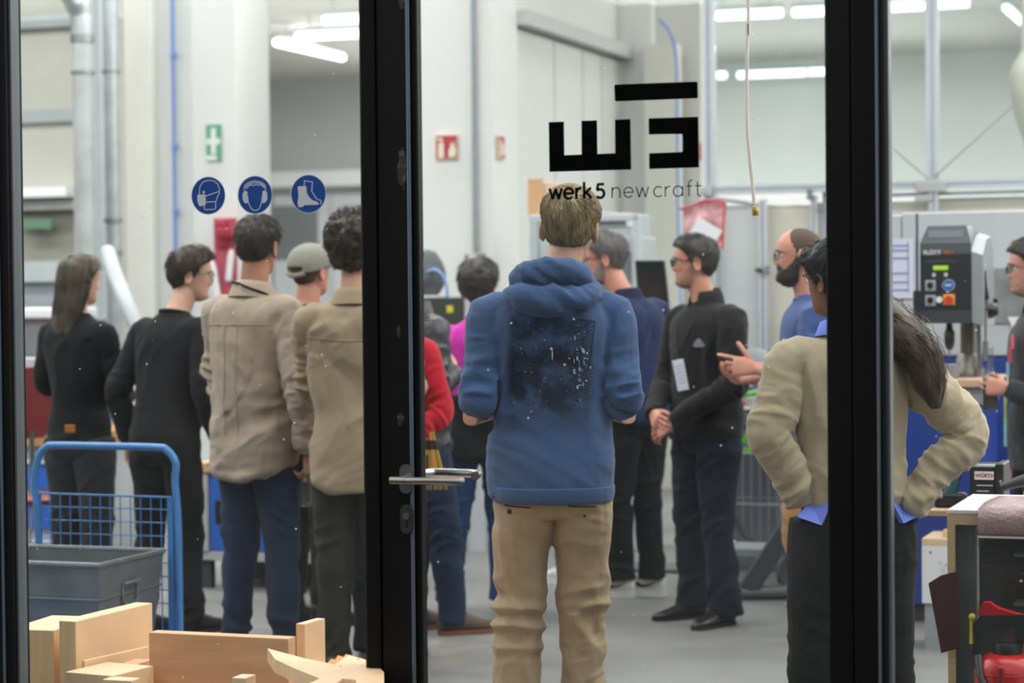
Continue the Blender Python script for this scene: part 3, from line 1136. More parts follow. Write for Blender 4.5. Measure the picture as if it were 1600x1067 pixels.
def sstep(x):
    x = np.clip(x, 0, 1)
    return x * x * (3 - 2 * x)


HL = dict(
    short=([0, 30, 50, 62, 72, 86, 96, 104, 125, 180], [0.076, 0.072, 0.058, 0.040, 0.012, -0.015, 0.028, 0.0, -0.045, -0.066]),
    long=([0, 30, 55, 75, 95, 125, 180], [0.078, 0.070, 0.045, 0.0, -0.03, -0.07, -0.08]),
    bald=([0, 40, 60, 72, 86, 96, 104, 125, 180], [0.125, 0.115, 0.066, 0.03, -0.02, 0.025, 0.0, -0.04, -0.062]),
    recede=([0, 25, 40, 52, 64, 74, 86, 96, 104, 125, 180], [0.088, 0.094, 0.082, 0.052, 0.035, 0.010, -0.015, 0.028, 0.0, -0.045, -0.064]))


def hair_mask(P, kind):
    a, z = HL[kind]
    return sstep((P[:, 2] - np.interp(lon_of(P), a, z)) / 0.010 + 0.5)


def normals_grid(P, fs):
    n = np.zeros_like(P)
    for f in fs:
        if len(f) > 4:
            continue
        a, b, c, d = P[f[0]], P[f[1]], P[f[2]], P[f[3]]
        k = np.cross(c - a, d - b)
        for i in f:
            n[i] += k
    return n / (np.linalg.norm(n, axis=1)[:, None] + 1e-9)


def strand_geo(pts, w):
    vs, fs = [], []
    m = len(pts)
    for i, p in enumerate(pts):
        d = (pts[min(i + 1, m - 1)] - pts[max(i - 1, 0)])
        d.normalize()
        u = d.orthogonal().normalized()
        t = d.cross(u)
        ww = w * (1 - 0.75 * (i / (m - 1)) ** 2)
        for k in range(3):
            a = 2.0944 * k
            vs.append(p + u * (ww * math.cos(a)) + t * (ww * math.sin(a)))
    for i in range(m - 1):
        for k in range(3):
            k2 = (k + 1) % 3
            fs.append((i * 3 + k, i * 3 + k2, (i + 1) * 3 + k2, (i + 1) * 3 + k))
    return vs, fs


def make_hair(P, fs, MH, kind='short', top=0.018, side=0.006, rough=0.35, count=1000, length=0.04, curl=0.0, wid=0.0009,
              crown=(0.0, -0.055, 0.10), seed=1, lift=0.25, nsteps=4, spiral=0.0, nfreq=45.0, front_up=0.0):
    rs = random.Random(seed)
    nr = np.random.RandomState(seed)
    A = np.array(P)
    N = normals_grid(A, fs)
    N[A[:, 2] > 0.116] = (0, 0, 1)
    m = hair_mask(A, kind)
    th = side + (top - side) * sstep((A[:, 2] - 0.0) / 0.075)
    if front_up:
        th = th + front_up * sstep((A[:, 1] + 0.01) / 0.06) * sstep((A[:, 2] - 0.05) / 0.04)
    nz = vnoise(A * np.array([nfreq, nfreq, nfreq * 0.5]) + seed * 7.3)
    nz2 = vnoise(A * nfreq * 2.2 + seed * 3.1)
    off = np.where(m > 0.02, th * np.sqrt(m) * (1 + rough * nz + rough * 0.5 * nz2), -0.003)
    B = A + N * off[:, None]
    mb = MB()
    keep = []
    for f in fs:
        if max(m[list(f)]) > 0.02:
            keep.append(f)
    mb.add([MH @ Vector(p) for p in B], keep)
    # strands
    quads = [f for f in keep if len(f) == 4 and min(m[list(f)]) > 0.35]
    if quads and count:
        bvh = BVHTree.FromPolygons([Vector(p) for p in B], [f for f in fs if len(f) == 4])
        cr = Vector(crown)
        ar = np.array([np.linalg.norm(np.cross(A[f[1]] - A[f[0]], A[f[3]] - A[f[0]])) for f in quads])
        pick = nr.choice(len(quads), count, p=ar / ar.sum())
        for q in pick:
            f = quads[q]
            a, b = rs.random(), rs.random()
            p = Vector(B[f[0]] * (1 - a) * (1 - b) + B[f[1]] * a * (1 - b) + B[f[2]] * a * b + B[f[3]] * (1 - a) * b)
            L = length * rs.uniform(0.6, 1.25) * (0.45 + 0.55 * min(1, max(0, (p.z + 0.06) / 0.10)))
            st = L / nsteps
            pts = [p.copy()]
            jit = Vector((rs.gauss(0, 1), rs.gauss(0, 1), rs.gauss(0, 1))) * 0.18
            ph = rs.uniform(0, 6.28)
            h = 0.0
            for i in range(nsteps):
                r_ = bvh.find_nearest(p)
                nn = r_[1] if r_[1] is not None else Vector((0, 0, 1))
                fl = (p - cr)
                fl = fl - nn * fl.dot(nn)
                if fl.length < 1e-4:
                    fl = Vector((rs.gauss(0, 1), rs.gauss(0, 1), 0))
                fl.normalize()
                sw = nn.cross(fl)
                fl = fl + sw * spiral * math.exp(-(p - cr).length / 0.05) + Vector((0, 0, -0.35)) + jit
                if curl:
                    fl = fl * (1 - curl) + (sw * math.cos(ph + i * 2.1) + nn * math.sin(ph + i * 2.1)) * curl * 1.4
                fl.normalize()
                p = p + fl * st
                h += lift * st
                r_ = bvh.find_nearest(p)
                if r_[0] is not None and not curl:
                    p = r_[0] + r_[1] * (0.0008 + h)
                pts.append(p.copy())
            v, g = strand_geo(pts, wid * rs.uniform(0.7, 1.3))
            mb.add([MH @ x for x in v], g)
    return mb


def shell(P, fs, MH, maskf, th, nfreq=60.0, rough=0.4, seed=2):
    A = np.array(P)
    N = normals_grid(A, fs)
    m = maskf(A)
    nz = vnoise(A * nfreq + seed)
    off = np.where(m > 0.02, th * np.sqrt(m) * (1 + rough * nz), -0.003)
    B = A + N * off[:, None]
    keep = [f for f in fs if len(f) == 4 and max(m[list(f)]) > 0.02]
    return MB().add([MH @ Vector(p) for p in B], keep)


# ---- hand -----------------------------------------------------------------
def hand_mb(M, side, curl=(20, 25, 20), spread=4, thumb=(0.55, 0.75, -0.35), size=1.0, per=None, tcurl=20, fore=0.14):
    """M: wrist frame, +Y to the fingertips, -Z out of the palm. side: +1 right hand, -1 left"""
    mb = MB()
    S = Matrix.Scale(size, 4)
    X = lambda p: (-side * p[0], p[1], p[2])                   # +x below = thumb side
    pal = [(0, -fore, 0.0, 0.031, 0.028), (0, -fore * 0.5, 0.0, 0.028, 0.023), (0, 0.0, 0.0, 0.026, 0.019), (0.001, 0.03, 0, 0.034, 0.017), (0.0, 0.065, 0, 0.040, 0.0145), (-0.001, 0.088, 0, 0.039, 0.012), (-0.002, 0.096, 0, 0.034, 0.009)]
    vs, fs = [], []
    n = 16
    for (cx, y, cz, rx, rz) in pal:
        for k in range(n):
            a = 2 * math.pi * k / n
            c, s_ = math.cos(a), math.sin(a)
            vs.append(X((cx + rx * math.copysign(abs(c) ** 0.8, c), y, cz + rz * math.copysign(abs(s_) ** 0.8, s_))))
    for i in range(len(pal) - 1):
        for k in range(n):
            k2 = (k + 1) % n
            fs.append((i * n + k, i * n + k2, (i + 1) * n + k2, (i + 1) * n + k))
    fs.append(tuple(range(n))[::-1])
    fs.append(tuple((len(pal) - 1) * n + k for k in range(n)))
    mb.add(vs, fs, M=M @ S)
    v, f = blob(X((0.024, 0.035, -0.008)), (0.016, 0.028, 0.013), 12, 8)
    mb.add(v, f, M=M @ S)
    fx = [0.0295, 0.0095, -0.0105, -0.0295]
    fy = [0.088, 0.093, 0.089, 0.079]
    fl = [(0.043, 0.026, 0.019), (0.047, 0.030, 0.020), (0.044, 0.028, 0.019), (0.034, 0.021, 0.017)]
    fr = [0.0088, 0.0090, 0.0085, 0.0076]
    for k in range(4):
        cc = per[k] if per else curl
        sp_ = R((1.5 - k) * spread)
        a = 0.0
        p = Vector((fx[k], fy[k] - 0.012, 0))
        pts, rad = [p.copy()], [fr[k] * 1.05]
        for j in range(3):
            a += R(cc[j])
            L = fl[k][j] + (0.012 if j == 0 else 0)
            d = Vector((math.sin(sp_) * math.cos(a), math.cos(sp_) * math.cos(a), -math.sin(a)))
            for t in (0.5, 1.0):
                pts.append(p + d * L * t)
                rad.append(fr[k] * (1.0 if t == 1.0 and j < 2 else 0.93) * (1 - 0.07 * j))
            p = p + d * L
        pts.append(p + d * 0.005)
        rad.append(fr[k] * 0.5)
        v, f = tube_geo([X(q) for q in pts], rad, 9)
        mb.add(v, f, M=M @ S)
    d = Vector(thumb).normalized()
    p = Vector((0.018, 0.018, -0.004))
    pts, rad = [p.copy()], [0.012]
    ax = Vector((0, 0, 1)).cross(d).normalized()
    for j, L in enumerate((0.042, 0.034, 0.026)):
        p2 = p + d * L
        pts += [p + d * L * 0.5, p2]
        rad += [0.0115 - 0.0008 * j, 0.0108 - 0.0010 * j]
        p = p2
        # bends towards the fingers
        d = (d + Vector((-0.35, 0.12, -0.12)) * (tcurl / 25.0)).normalized()
    pts.append(p + d * 0.004)
    rad.append(0.005)
    v, f = tube_geo([X(q) for q in pts], rad, 9)
    mb.add(v, f, M=M @ S)
    return mb


def frame(origin, ydir, palm):
    """matrix with +Y along ydir and -Z along palm"""
    y = Vector(ydir).normalized()
    z = -Vector(palm)
    z = (z - y * z.dot(y)).normalized()
    x = y.cross(z)
    m = Matrix((x, y, z)).transposed().to_4x4()
    m.translation = Vector(origin)
    return m


# ---- shoes ----------------------------------------------------------------
def make_shoe(root, M, style, mats):
    L = 0.285
    ys = [-0.078, -0.07, -0.045, 0.0, 0.05, 0.10, 0.15, 0.185, 0.203]
    wd_ = [0.018, 0.030, 0.036, 0.036, 0.040, 0.047, 0.045, 0.032, 0.012]
    if style == 'dress':
        wd_ = [0.018, 0.028, 0.033, 0.032, 0.037, 0.043, 0.040, 0.029, 0.012]
        ys = [y * 1.06 if y > 0 else y for y in ys]
        hh = [0.075, 0.088, 0.095, 0.100, 0.080, 0.058, 0.044, 0.036, 0.026]
        st = 0.016
    elif style == 'sneaker':
        hh = [0.080, 0.100, 0.112, 0.115, 0.100, 0.078, 0.066, 0.058, 0.042]
        st = 0.034
    else:
        hh = [0.090, 0.120, 0.135, 0.125, 0.098, 0.075, 0.064, 0.056, 0.040]
        st = 0.022
    n = 16
    vs, fs = [], []
    for y, w, h in zip(ys, wd_, hh):
        for k in range(n):
            a = 2 * math.pi * k / n
            c, s_ = math.cos(a), math.sin(a)
            z = (h - st * 0.7) * (0.5 + 0.5 * math.copysign(abs(s_) ** 0.75, s_)) + st * 0.7
            t = max(0, (z - 0.05) / 0.08)
            ww = w * (1 - 0.22 * min(1, t)) * 0.97
            vs.append((ww * math.copysign(abs(c) ** 0.85, c), y, z))
    for i in range(len(ys) - 1):
        for k in range(n):
            k2 = (k + 1) % n
            fs.append((i * n + k, i * n + k2, (i + 1) * n + k2, (i + 1) * n + k))
    fs.append(tuple(range(n))[::-1])
    fs.append(tuple((len(ys) - 1) * n + k for k in range(n)))
    sh = MB().add(vs, fs, M=M).build('shoe', mats[0], root, smooth='all')
    # sole
    out = [(w * 1.04, y) for y, w in zip(ys, wd_)]
    poly = [(w, y) for w, y in out] + [(-w, y) for w, y in out[::-1]]
    m = len(poly)
    vs = [(x, y, 0.0) for x, y in poly] + [(x, y, st) for x, y in poly]
    fs = [tuple(range(m)), tuple(range(m, 2 * m))[::-1]] + [(i, (i + 1) % m, (i + 1) % m + m, i + m) for i in range(m)]
    sb = MB().add(vs, fs, M=M)
    if style == 'dress':
        pass
    sb.build('sole', mats[1], sh)
    # laces
    if style != 'none':
        lb = MB()
        for k in range(5):
            y = 0.045 + 0.018 * k
            z = float(np.interp(y, ys, hh)) + 0.001
            w = 0.016
            lb.tube([M @ Vector((-w, y, z - 0.005)), M @ Vector((0, y, z + 0.003)), M @ Vector((w, y, z - 0.005))], 0.003, 5)
        lb.build('laces', mats[2] if len(mats) > 2 else mats[1], sh)
    if style == 'sneaker' and len(mats) > 3:
        for sx in (-1, 1):
            pl = [(-0.052, 0.066), (-0.03, 0.050), (0.0, 0.047), (0.03, 0.055), (0.068, 0.076), (0.03, 0.064), (0.0, 0.060), (-0.018, 0.064), (-0.03, 0.078)]
            pl = [(-a, b) for a, b in pl]
            vs, fs = [], []
            for (yy, z) in pl:
                y0 = yy + 0.03
                w = float(np.interp(y0, ys, wd_))
                h = float(np.interp(y0, ys, hh))
                s_ = (z - st * 0.7) / (h - st * 0.7) * 2 - 1
                sn = math.copysign(min(1, abs(s_)) ** (1 / 0.75), s_)
                c_ = math.sqrt(max(0, 1 - sn * sn)) ** 0.85
                t = max(0, (z - 0.05) / 0.08)
                x = w * (1 - 0.22 * min(1, t)) * 0.97 * c_
                vs.append((sx * (x + 0.0022), y0, z))
            n_ = len(vs)
            vs2 = [(v[0] - sx * 0.004, v[1], v[2]) for v in vs]
            idx = [(0, 8, 7, 1), (1, 7, 6, 2), (2, 6, 5, 3), (3, 5, 4)]
            b = MB()
            b.add(vs + vs2, idx + [(i, (i + 1) % n_, (i + 1) % n_ + n_, i + n_) for i in range(n_)], M=M)
            b.build('side_mark', mats[3], sh)
    return sh


# ---- cloth folds ----------------------------------------------------------
def ridge(x):
    return 1 - np.abs(x) * 2


def seg_coords(P, pts):
    """distance along a polyline and distance from it"""
    best = np.full(len(P), 9.0)
    s = np.zeros(len(P))
    acc = 0
    for a, b in zip(pts[:-1], pts[1:]):
        a, b = np.array(a), np.array(b)
        d = b - a
        L = np.linalg.norm(d)
        t = np.clip(((P - a) @ d) / (L * L), 0, 1)
        dist = np.linalg.norm(P - (a + t[:, None] * d), axis=1)
        m = dist < best
        best[m] = dist[m]
        s[m] = acc + t[m] * L
        acc += L
    return s, best


def crease(P, q, seed, sharp=1.0):
    """cloth creases: ridges of a warped noise, with their own strength from place to place"""
    w = vnoise(P * 5 + seed * 2.3)
    q = q + seed * 3.7
    q[:, 0] += 0.8 * w
    q[:, 2] += 1.1 * vnoise(P * 4 + 9 + seed)
    r = ridge(vnoise(q)) + 0.3 * ridge(vnoise(q * 2.1 + 5))
    return 1.7 * np.sign(r) * np.abs(r) ** sharp * (0.55 + 0.6 * vnoise(P * 6 - seed))


def folds_top(me, arms, amp=0.007, seed=0, body_amp=None, hem=0.82, tail=0.0):
    C, N = cos_of(me, True)
    if tail:                                             # curved shirt tail: low in the middle, high at the sides
        C[:, 2] += tail * np.clip((np.abs(C[:, 0]) - 0.02) / 0.17, 0, 1.1) ** 2 * sstep((hem + 0.16 - C[:, 2]) / 0.16)
        set_cos(me, C)
        C, N = cos_of(me, True)
    ba = body_amp if body_amp is not None else amp
    x, y, z = C[:, 0], C[:, 1], C[:, 2]
    low = sstep((1.18 - z) / 0.25)
    # drapes hanging from the shoulders, slanting either way
    side = np.where(vnoise(C * 2.2 + seed * 4.1) > 0, 1.0, -1.0)
    q1 = np.stack([x * 9 + side * z * 4.0, y * 7, z * 2.2], 1)
    f1 = crease(C, q1, seed)
    q2 = np.stack([x * 4.5 + 1.5 * z, y * 5, z * 12 + x * 9.0 * math.sin(seed * 1.7)], 1)
    f2 = crease(C, q2, seed + 3.3)
    D = ba * ((0.95 - 0.35 * low) * f1 + (0.15 + 0.95 * low) * f2 + 0.35 * vnoise(C * 5 + seed))
    for pts, total in arms:
        s, dist = seg_coords(C, pts)
        onarm = sstep((0.10 - dist) / 0.03) * sstep((np.abs(x) - 0.13) / 0.05)
        up = np.linalg.norm(np.array(pts[1]) - np.array(pts[0]))
        bend = 0.9 * np.exp(-((s - up) / 0.09) ** 2) + 0.8 * np.exp(-((s - total + 0.04) / 0.07) ** 2) + 0.25
        q3 = np.stack([s * 26, x * 11 + s * 6, y * 11], 1)
        f3 = crease(C, q3, seed + 1.1)
        q4 = np.stack([s * 7, x * 16, y * 16], 1)
        f4 = crease(C, q4, seed + 6.1)
        D = D * (1 - onarm) + onarm * (amp * 1.25 * bend * f3 + amp * 0.55 * f4)
    top = sstep((1.50 - z) / 0.05)
    set_cos(me, C + N * (D * top)[:, None])


def folds_legs(me, amp=0.008, seed=0, knee=0.5, calf=1.0):
    C, N = cos_of(me, True)
    x, y, z = C[:, 0], C[:, 1], C[:, 2]
    q1 = np.stack([x * 7, y * 6, z * 16 + x * 10.0 * math.sin(seed)], 1)
    f1 = crease(C, q1, seed)
    q2 = np.stack([x * 17 + z * 5, y * 15, z * 3.0], 1)
    f2 = crease(C, q2, seed + 2)
    w = 0.25 + 0.9 * np.exp(-((z - 0.48) / 0.13) ** 2) + calf * np.exp(-((z - 0.16) / 0.13) ** 2) + 0.55 * np.exp(-((z - 0.79) / 0.06) ** 2)
    D = amp * (w * f1 + 0.45 * f2 * sstep((0.95 - z) / 0.1) + 0.3 * vnoise(C * 5 + seed))
    set_cos(me, C + N * D[:, None])


SKIN = {}
def skin(name, c, c2=None):
    return mat('skin ' + name, c, 0.5, var=0.10, vscale=18, spec=0.35, bump=0.04, bscale=300)


EYEW = mat('eye white', 'D9D2CC', 0.2, var=0)
IRIS = mat('dark iris', '2A221C', 0.2, var=0)

ARM_DOWN = dict(el=(0.245, -0.03, 1.13), wr=(0.250, 0.02, 0.885), hd=(0.0, 0.15, -1), palm=(-1, 0, 0), curl=(18, 28, 20))


def fabric(name, c, rough=0.9, var=0.07, vs=25, bump=0.25, bs=220, sheen=0.15, **k):
    return mat(name, c, rough, var=var, vscale=vs, bump=bump, bscale=bs, spec=0.25, sheen=sheen, **k)


def person(px, s, H, yaw, label, group=None, skin_m=None, top=None, top_m=None, legs_m=None, shoe=None, hair=None, hair_m=None,
           head=(0, 0, 0), head_off=(0, 0, 0), lean=(0, 0), la=None, ra=None, width=1.0, belly=1.0, hem=0.82, hemw=1.0, leg=None, female=False, vox=0.0075,
           sleeve=1.0, sleeve_end=1.0, cut=None, glasses=None, eyes=False, foldamp=0.007, legamp=0.008, legw=1.0, seed=1, name_top='jacket',
           name_leg='trousers', jaw=1.0, nose=1.0, headscale=1.0, neck=1.0, collar=None, py=None, hide_low=False, feet=None, footyaw=(8, 8), waist=1.0, headwide=1.0, tail=0.0):
    Y = F / s
    p = place(px, Y, 0, py)
    root = empty('person', (p.x, Y, 0), R(yaw))
    k = H / 1.815
    root.scale = (k, k, k)
    tag(root, label, 'person', group)
    lx, ly = lean

    def sp(z):
        t = max(0.0, (z - 0.95) / 0.6)
        return Vector((lx * t, ly * t, 0))
    la = dict(ARM_DOWN, **(la or {}))
    ra = dict(ARM_DOWN, **(ra or {}))
    sw = 0.178 * width
    arms = {}
    for side, a in ((-1, la), (1, ra)):
        f = lambda q: Vector((side * q[0], q[1], q[2]))
        sh = Vector((side * sw, -0.008, 1.418)) + sp(1.42)
        el, wr = f(a['el']), f(a['wr'])
        arms[side] = dict(sh=sh, el=el, wr=wr, hd=f(a['hd']), palm=f(a['palm']), a=a)
    fy = feet or ((-0.10, 0.0), (0.10, 0.0))
    # head matrix
    hx, hy, hr = head
    MH = Matrix.Translation(Vector((0, 0.012, 1.60)) + sp(1.60) + Vector(head_off)) @ Matrix.Rotation(R(hx), 4, 'Z') @ Matrix.Rotation(R(hy), 4, 'X') @ Matrix.Rotation(R(hr), 4, 'Y') @ Matrix.Translation((0, 0.005, 0.088)) @ Matrix.Scale(headscale, 4)
    P, fs, nl, nz_ = head_grid(jaw=jaw, nose=nose, wide=headwide)
    hm = MB()
    hm.add(P, fs, M=MH)
    add_ears(hm, MH, headwide)
    nk = (0.056 if not female else 0.048) * neck
    hc = MH @ Vector((0, -0.012, -0.045))
    nb = Vector((0, -0.015, 1.45)) + sp(1.45)
    hm.tube([nb, nb.lerp(hc, 0.45), nb.lerp(hc, 0.8), hc, MH @ Vector((0, -0.005, 0.0))], [nk * 1.35, nk * 1.02, nk, nk * 1.0, nk * 0.9], 18)
    # torso and limbs under the clothes
    tr = lambda rows, d=0.0: [(q[0] + sp(q[2]).x, q[1] + sp(q[2]).y, q[2], q[3] - d, q[4] - d, q[5]) for q in rows]
    W_ = width
    ww = waist
    rows = [(0, 0, hem, 0.172 * W_ * hemw, 0.128 * belly, 2.3), (0, 0, max(0.95, hem + 0.06), 0.176 * W_ * (0.5 + 0.5 * hemw), 0.128 * belly, 2.3), (0, 0, 1.06, 0.166 * W_ * ww, 0.122 * belly, 2.3),
            (0, 0, 1.16, 0.168 * W_ * (0.5 + 0.5 * ww), 0.122 * (0.5 + 0.5 * belly), 2.3), (0, 0, 1.26, 0.180 * W_, 0.126, 2.3), (0, -0.004, 1.34, 0.190 * W_, 0.127, 2.3), (0, -0.008, 1.40, 0.192 * W_, 0.120, 2.3),
            (0, -0.012, 1.445, 0.170 * W_, 0.102, 2.2), (0, -0.013, 1.478, 0.125, 0.084, 2.1), (0, -0.012, 1.505, 0.085, 0.071, 2.0), (0, -0.010, 1.525, 0.066, 0.062, 2.0)]
    hb = MB()
    v, f = rings(tr([q for q in rows if q[2] > 0.9][:-1] + [(0, -0.01, 1.52, 0.05, 0.05, 2)], 0.022), 24, 2)
    hb.add(v, f)
    v, f = rings([(0, 0, 0.84, 0.11, 0.07, 2.2), (0, 0, 0.92, 0.14, 0.09, 2.2), (0, 0, 1.0, 0.135, 0.08, 2.2), (sp(1.1).x, sp(1.1).y, 1.1, 0.13, 0.08, 2.2)], 20, 2)
    hb.add(v, f)
    legpts = {}
    for i, side in enumerate((-1, 1)):
        ax_, ay_ = fy[i]
        hip = Vector((side * 0.088, 0, 0.90))
        ank = Vector((ax_, ay_ - 0.01, 0.09))
        kn = hip.lerp(ank, 0.49) + Vector((0, 0.022, 0))
        if leg and leg.get('knee'):
            kn = kn + Vector(leg['knee'][i])
        legpts[side] = (hip, kn, ank)
        hb.tube([hip, hip.lerp(kn, 0.5), kn, kn.lerp(ank, 0.4), ank], [0.075, 0.065, 0.048, 0.048, 0.034], 12)
        a = arms[side]
        hb.tube([a['sh'] * 0.7 + Vector((0, 0, 1.40)) * 0.3, a['sh'], a['sh'].lerp(a['el'], 0.5), a['el'], a['el'].lerp(a['wr'], 0.35), a['el'].lerp(a['wr'], 0.8), a['wr']],
                [0.05, 0.048, 0.042, 0.037, 0.039, 0.029, 0.026], 12)
    allb = MB()
    allb.v = list(hm.v)
    allb.f = list(hm.f)
    allb.m = list(hm.m)
    allb.add(hb.v, hb.f)
    bm_ = fuse(allb, vox * 0.66, 2, 0.45)
    parts = [bm_]
    hands = {}
    for side in (-1, 1):
        a = arms[side]
        if a['a'].get('nohand'):
            continue
        M = frame(a['wr'], a['hd'], a['palm'])
        hsz = (0.92 if female else 1.0) * a['a'].get('size', 1.0)
        # for the right hand the thumb lies on the local -X side; hand_mb mirrors by side
        mbh = hand_mb(M, side, a['a'].get('curl', (20, 25, 20)), a['a'].get('spread', 4), a['a'].get('thumb', (0.55, 0.75, -0.35)), hsz, a['a'].get('per'), a['a'].get('tcurl', 20), fore=a['a'].get('fore', 0.045))
        parts.append(fuse(mbh, 0.0034, 2, 0.6))
        hands[side] = M
    vv, ff = [], []
    o_ = 0
    for me in parts:
        c = cos_of(me)
        vv.append(c)
        for pl in me.polygons:
            ff.append(tuple(i + o_ for i in pl.vertices))
        o_ += len(c)
    V = np.concatenate(vv)
    me = bpy.data.meshes.new('body')
    me.from_pydata([tuple(x) for x in V], [], ff)
    me.polygons.foreach_set('use_smooth', [True] * len(me.polygons))
    me.materials.append(skin_m)
    body = link('body', me, root)
    for q in parts:
        bpy.data.meshes.remove(q)
    # eyes
    if eyes:
        for sx in (-1, 1):
            v, f = blob((sx * 0.031, 0.0705, 0.001), (0.0125, 0.0125, 0.0125), 14, 10)
            eb = MB().add(v, f, M=MH)
            v, f = blob((sx * 0.031, 0.0795, 0.001), (0.0055, 0.0045, 0.0055), 12, 8)
            eo = eb.build('eye', EYEW, body, smooth=True)
            MB().add(v, f, M=MH).build('eye', IRIS, body, smooth=True)
            MB().tube([MH @ Vector((sx * 0.014, 0.097, 0.020)), MH @ Vector((sx * 0.032, 0.0965, 0.026)), MH @ Vector((sx * 0.048, 0.083, 0.021))], [0.002, 0.0035, 0.002], 6).build('eyebrow', hair_m, body, smooth=True)
    # hair
    if hair:
        hb_ = make_hair(P, fs, MH, seed=seed, **hair)
        hb_.build('hair', hair_m, root, smooth='all')
    # glasses
    if glasses:
        rx, rz, rr = glasses.get('size', (0.024, 0.019, 0.0016))
        gb = MB()
        for sx in (-1, 1):
            ring = [MH @ Vector((sx * (0.033 + rx * math.cos(R(a))), 0.104 - 0.010 * abs(math.cos(R(a)) * (1 if math.cos(R(a)) > 0 else 0)), -0.002 + rz * math.sin(R(a)))) for a in range(0, 360, 20)]
            gb.tube(ring, rr, 6, closed=True)
            gb.tube([MH @ Vector((sx * 0.056, 0.095, 0.004)), MH @ Vector((sx * 0.078 * headwide, 0.07, 0.006)), MH @ Vector((sx * 0.081 * headwide, 0.0, 0.008)), MH @ Vector((sx * 0.079 * headwide, -0.022, -0.008))], rr * 0.9, 6)
        gb.tube([MH @ Vector((-0.010, 0.108, 0.002)), MH @ Vector((0, 0.112, 0.004)), MH @ Vector((0.010, 0.108, 0.002))], rr, 6)
        gg = gb.build('glasses', glasses['m'], root, smooth=True)
        for sx in (-1, 1):
            pl = [(sx * 0.033 + rx * math.cos(R(a)), -0.002 + rz * math.sin(R(a))) for a in range(0, 360, 20)]
            MB().prism(pl, 0.100, 0.101, M=MH).build('lens', clear_mat('lens', 'F5F8F8'), gg)
    # top garment
    out = {}
    if top_m:
        tb = MB()
        v, f = rings(tr(rows), 32, 3)
        tb.add(v, f)
        al = []
        for side in (-1, 1):
            a = arms[side]
            wr = a['el'].lerp(a['wr'], sleeve_end if not isinstance(sleeve_end, dict) else sleeve_end[side])
            sc_ = sleeve * (0.9 if female else 1.0)
            if cut == 'tee':
                m_ = a['sh'].lerp(a['el'], 0.62)
                tb.tube([a['sh'] * 0.6 + Vector((sp(1.4).x * 0.4, 0, 1.40 * 0.4)), a['sh'], a['sh'].lerp(a['el'], 0.4), m_], [0.075 * sc_, 0.070 * sc_, 0.064 * sc_, 0.060 * sc_], 16)
                al.append(([a['sh'], m_], 0.2))
                continue
            pts, rad = smooth_path([a['sh'] * 0.6 + Vector((sp(1.4).x * 0.4, 0, 1.385 * 0.4)), a['sh'], a['sh'].lerp(a['el'], 0.5), a['el'], a['el'].lerp(wr, 0.5), wr],
                                   4, [0.073 * sc_, 0.069 * sc_, 0.063 * sc_, 0.055 * sc_, 0.051 * sc_, a['a'].get('cuff', 0.040) * sc_])
            tb.tube(pts, rad, 16)
            al.append(([a['sh'], a['el'], wr], (a['el'] - a['sh']).length + (wr - a['el']).length))
        tm = fuse(tb, vox, 4)
        folds_top(tm, al, foldamp, seed, hem=hem, tail=tail)
        tm.materials.append(top_m)
        out['top'] = link(name_top, tm, root)
        for side in (-1, 1):                                   # cuffs
            if cut == 'tee':
                continue
            a = arms[side]
            wr = a['el'].lerp(a['wr'], sleeve_end if not isinstance(sleeve_end, dict) else sleeve_end[side])
            d = (wr - a['el']).normalized()
            cr_ = a['a'].get('cuff', 0.040) * sleeve * 0.98
            MB().tube([wr - d * 0.045, wr - d * 0.02, wr + d * 0.006], [cr_ * 1.02, cr_ * 1.05, cr_ * 0.97], 18).build('cuff', top_m, out['top'], smooth=True)
    if collar:
        ctype, cm = collar
        o2 = sp(1.5)
        if ctype == 'crew':
            ring = [Vector((0.070 * math.cos(R(a)) + o2.x, 0.066 * math.sin(R(a)) - 0.008 + o2.y, 1.512 - 0.014 * math.sin(R(a)))) for a in range(0, 360, 15)]
            MB().tube(ring, 0.0085, 8, closed=True).build('collar', cm, out['top'], smooth=True)
        else:
            h = {'shirt': 0.045, 'stand': 0.06, 'bomber': 0.035}[ctype]
            fl = {'shirt': 0.022, 'stand': 0.012, 'bomber': 0.004}[ctype]
            vs, fs_ = [], []
            n = 36
            a0, a1 = 110, 430                                    # open at the front
            for j, (rr, z) in enumerate(((0.083 + fl, 1.478), (0.076 + fl * 0.5, 1.500 + h * 0.5), (0.070, 1.500 + h), (0.066, 1.500 + h * 0.98), (0.067, 1.49))):
                for i in range(n + 1):
                    a = R(a0 + (a1 - a0) * i / n)
                    zz_ = z - (0.012 * math.sin(a) if j < 2 else 0.010 * math.sin(a))
                    if ctype == 'shirt' and j == 0:
                        zz_ -= 0.015 * abs(math.cos(a * 0.5 + 0.78)) * 0
                    vs.append((rr * math.cos(a) + o2.x, rr * 0.95 * math.sin(a) - 0.010 + o2.y, zz_))
            for j in range(4):
                for i in range(n):
                    b_ = j * (n + 1)
                    fs_.append((b_ + i, b_ + i + 1, b_ + i + n + 2, b_ + i + n + 1))
            MB().add(vs, fs_).build('collar', cm, out['top'], smooth='all')
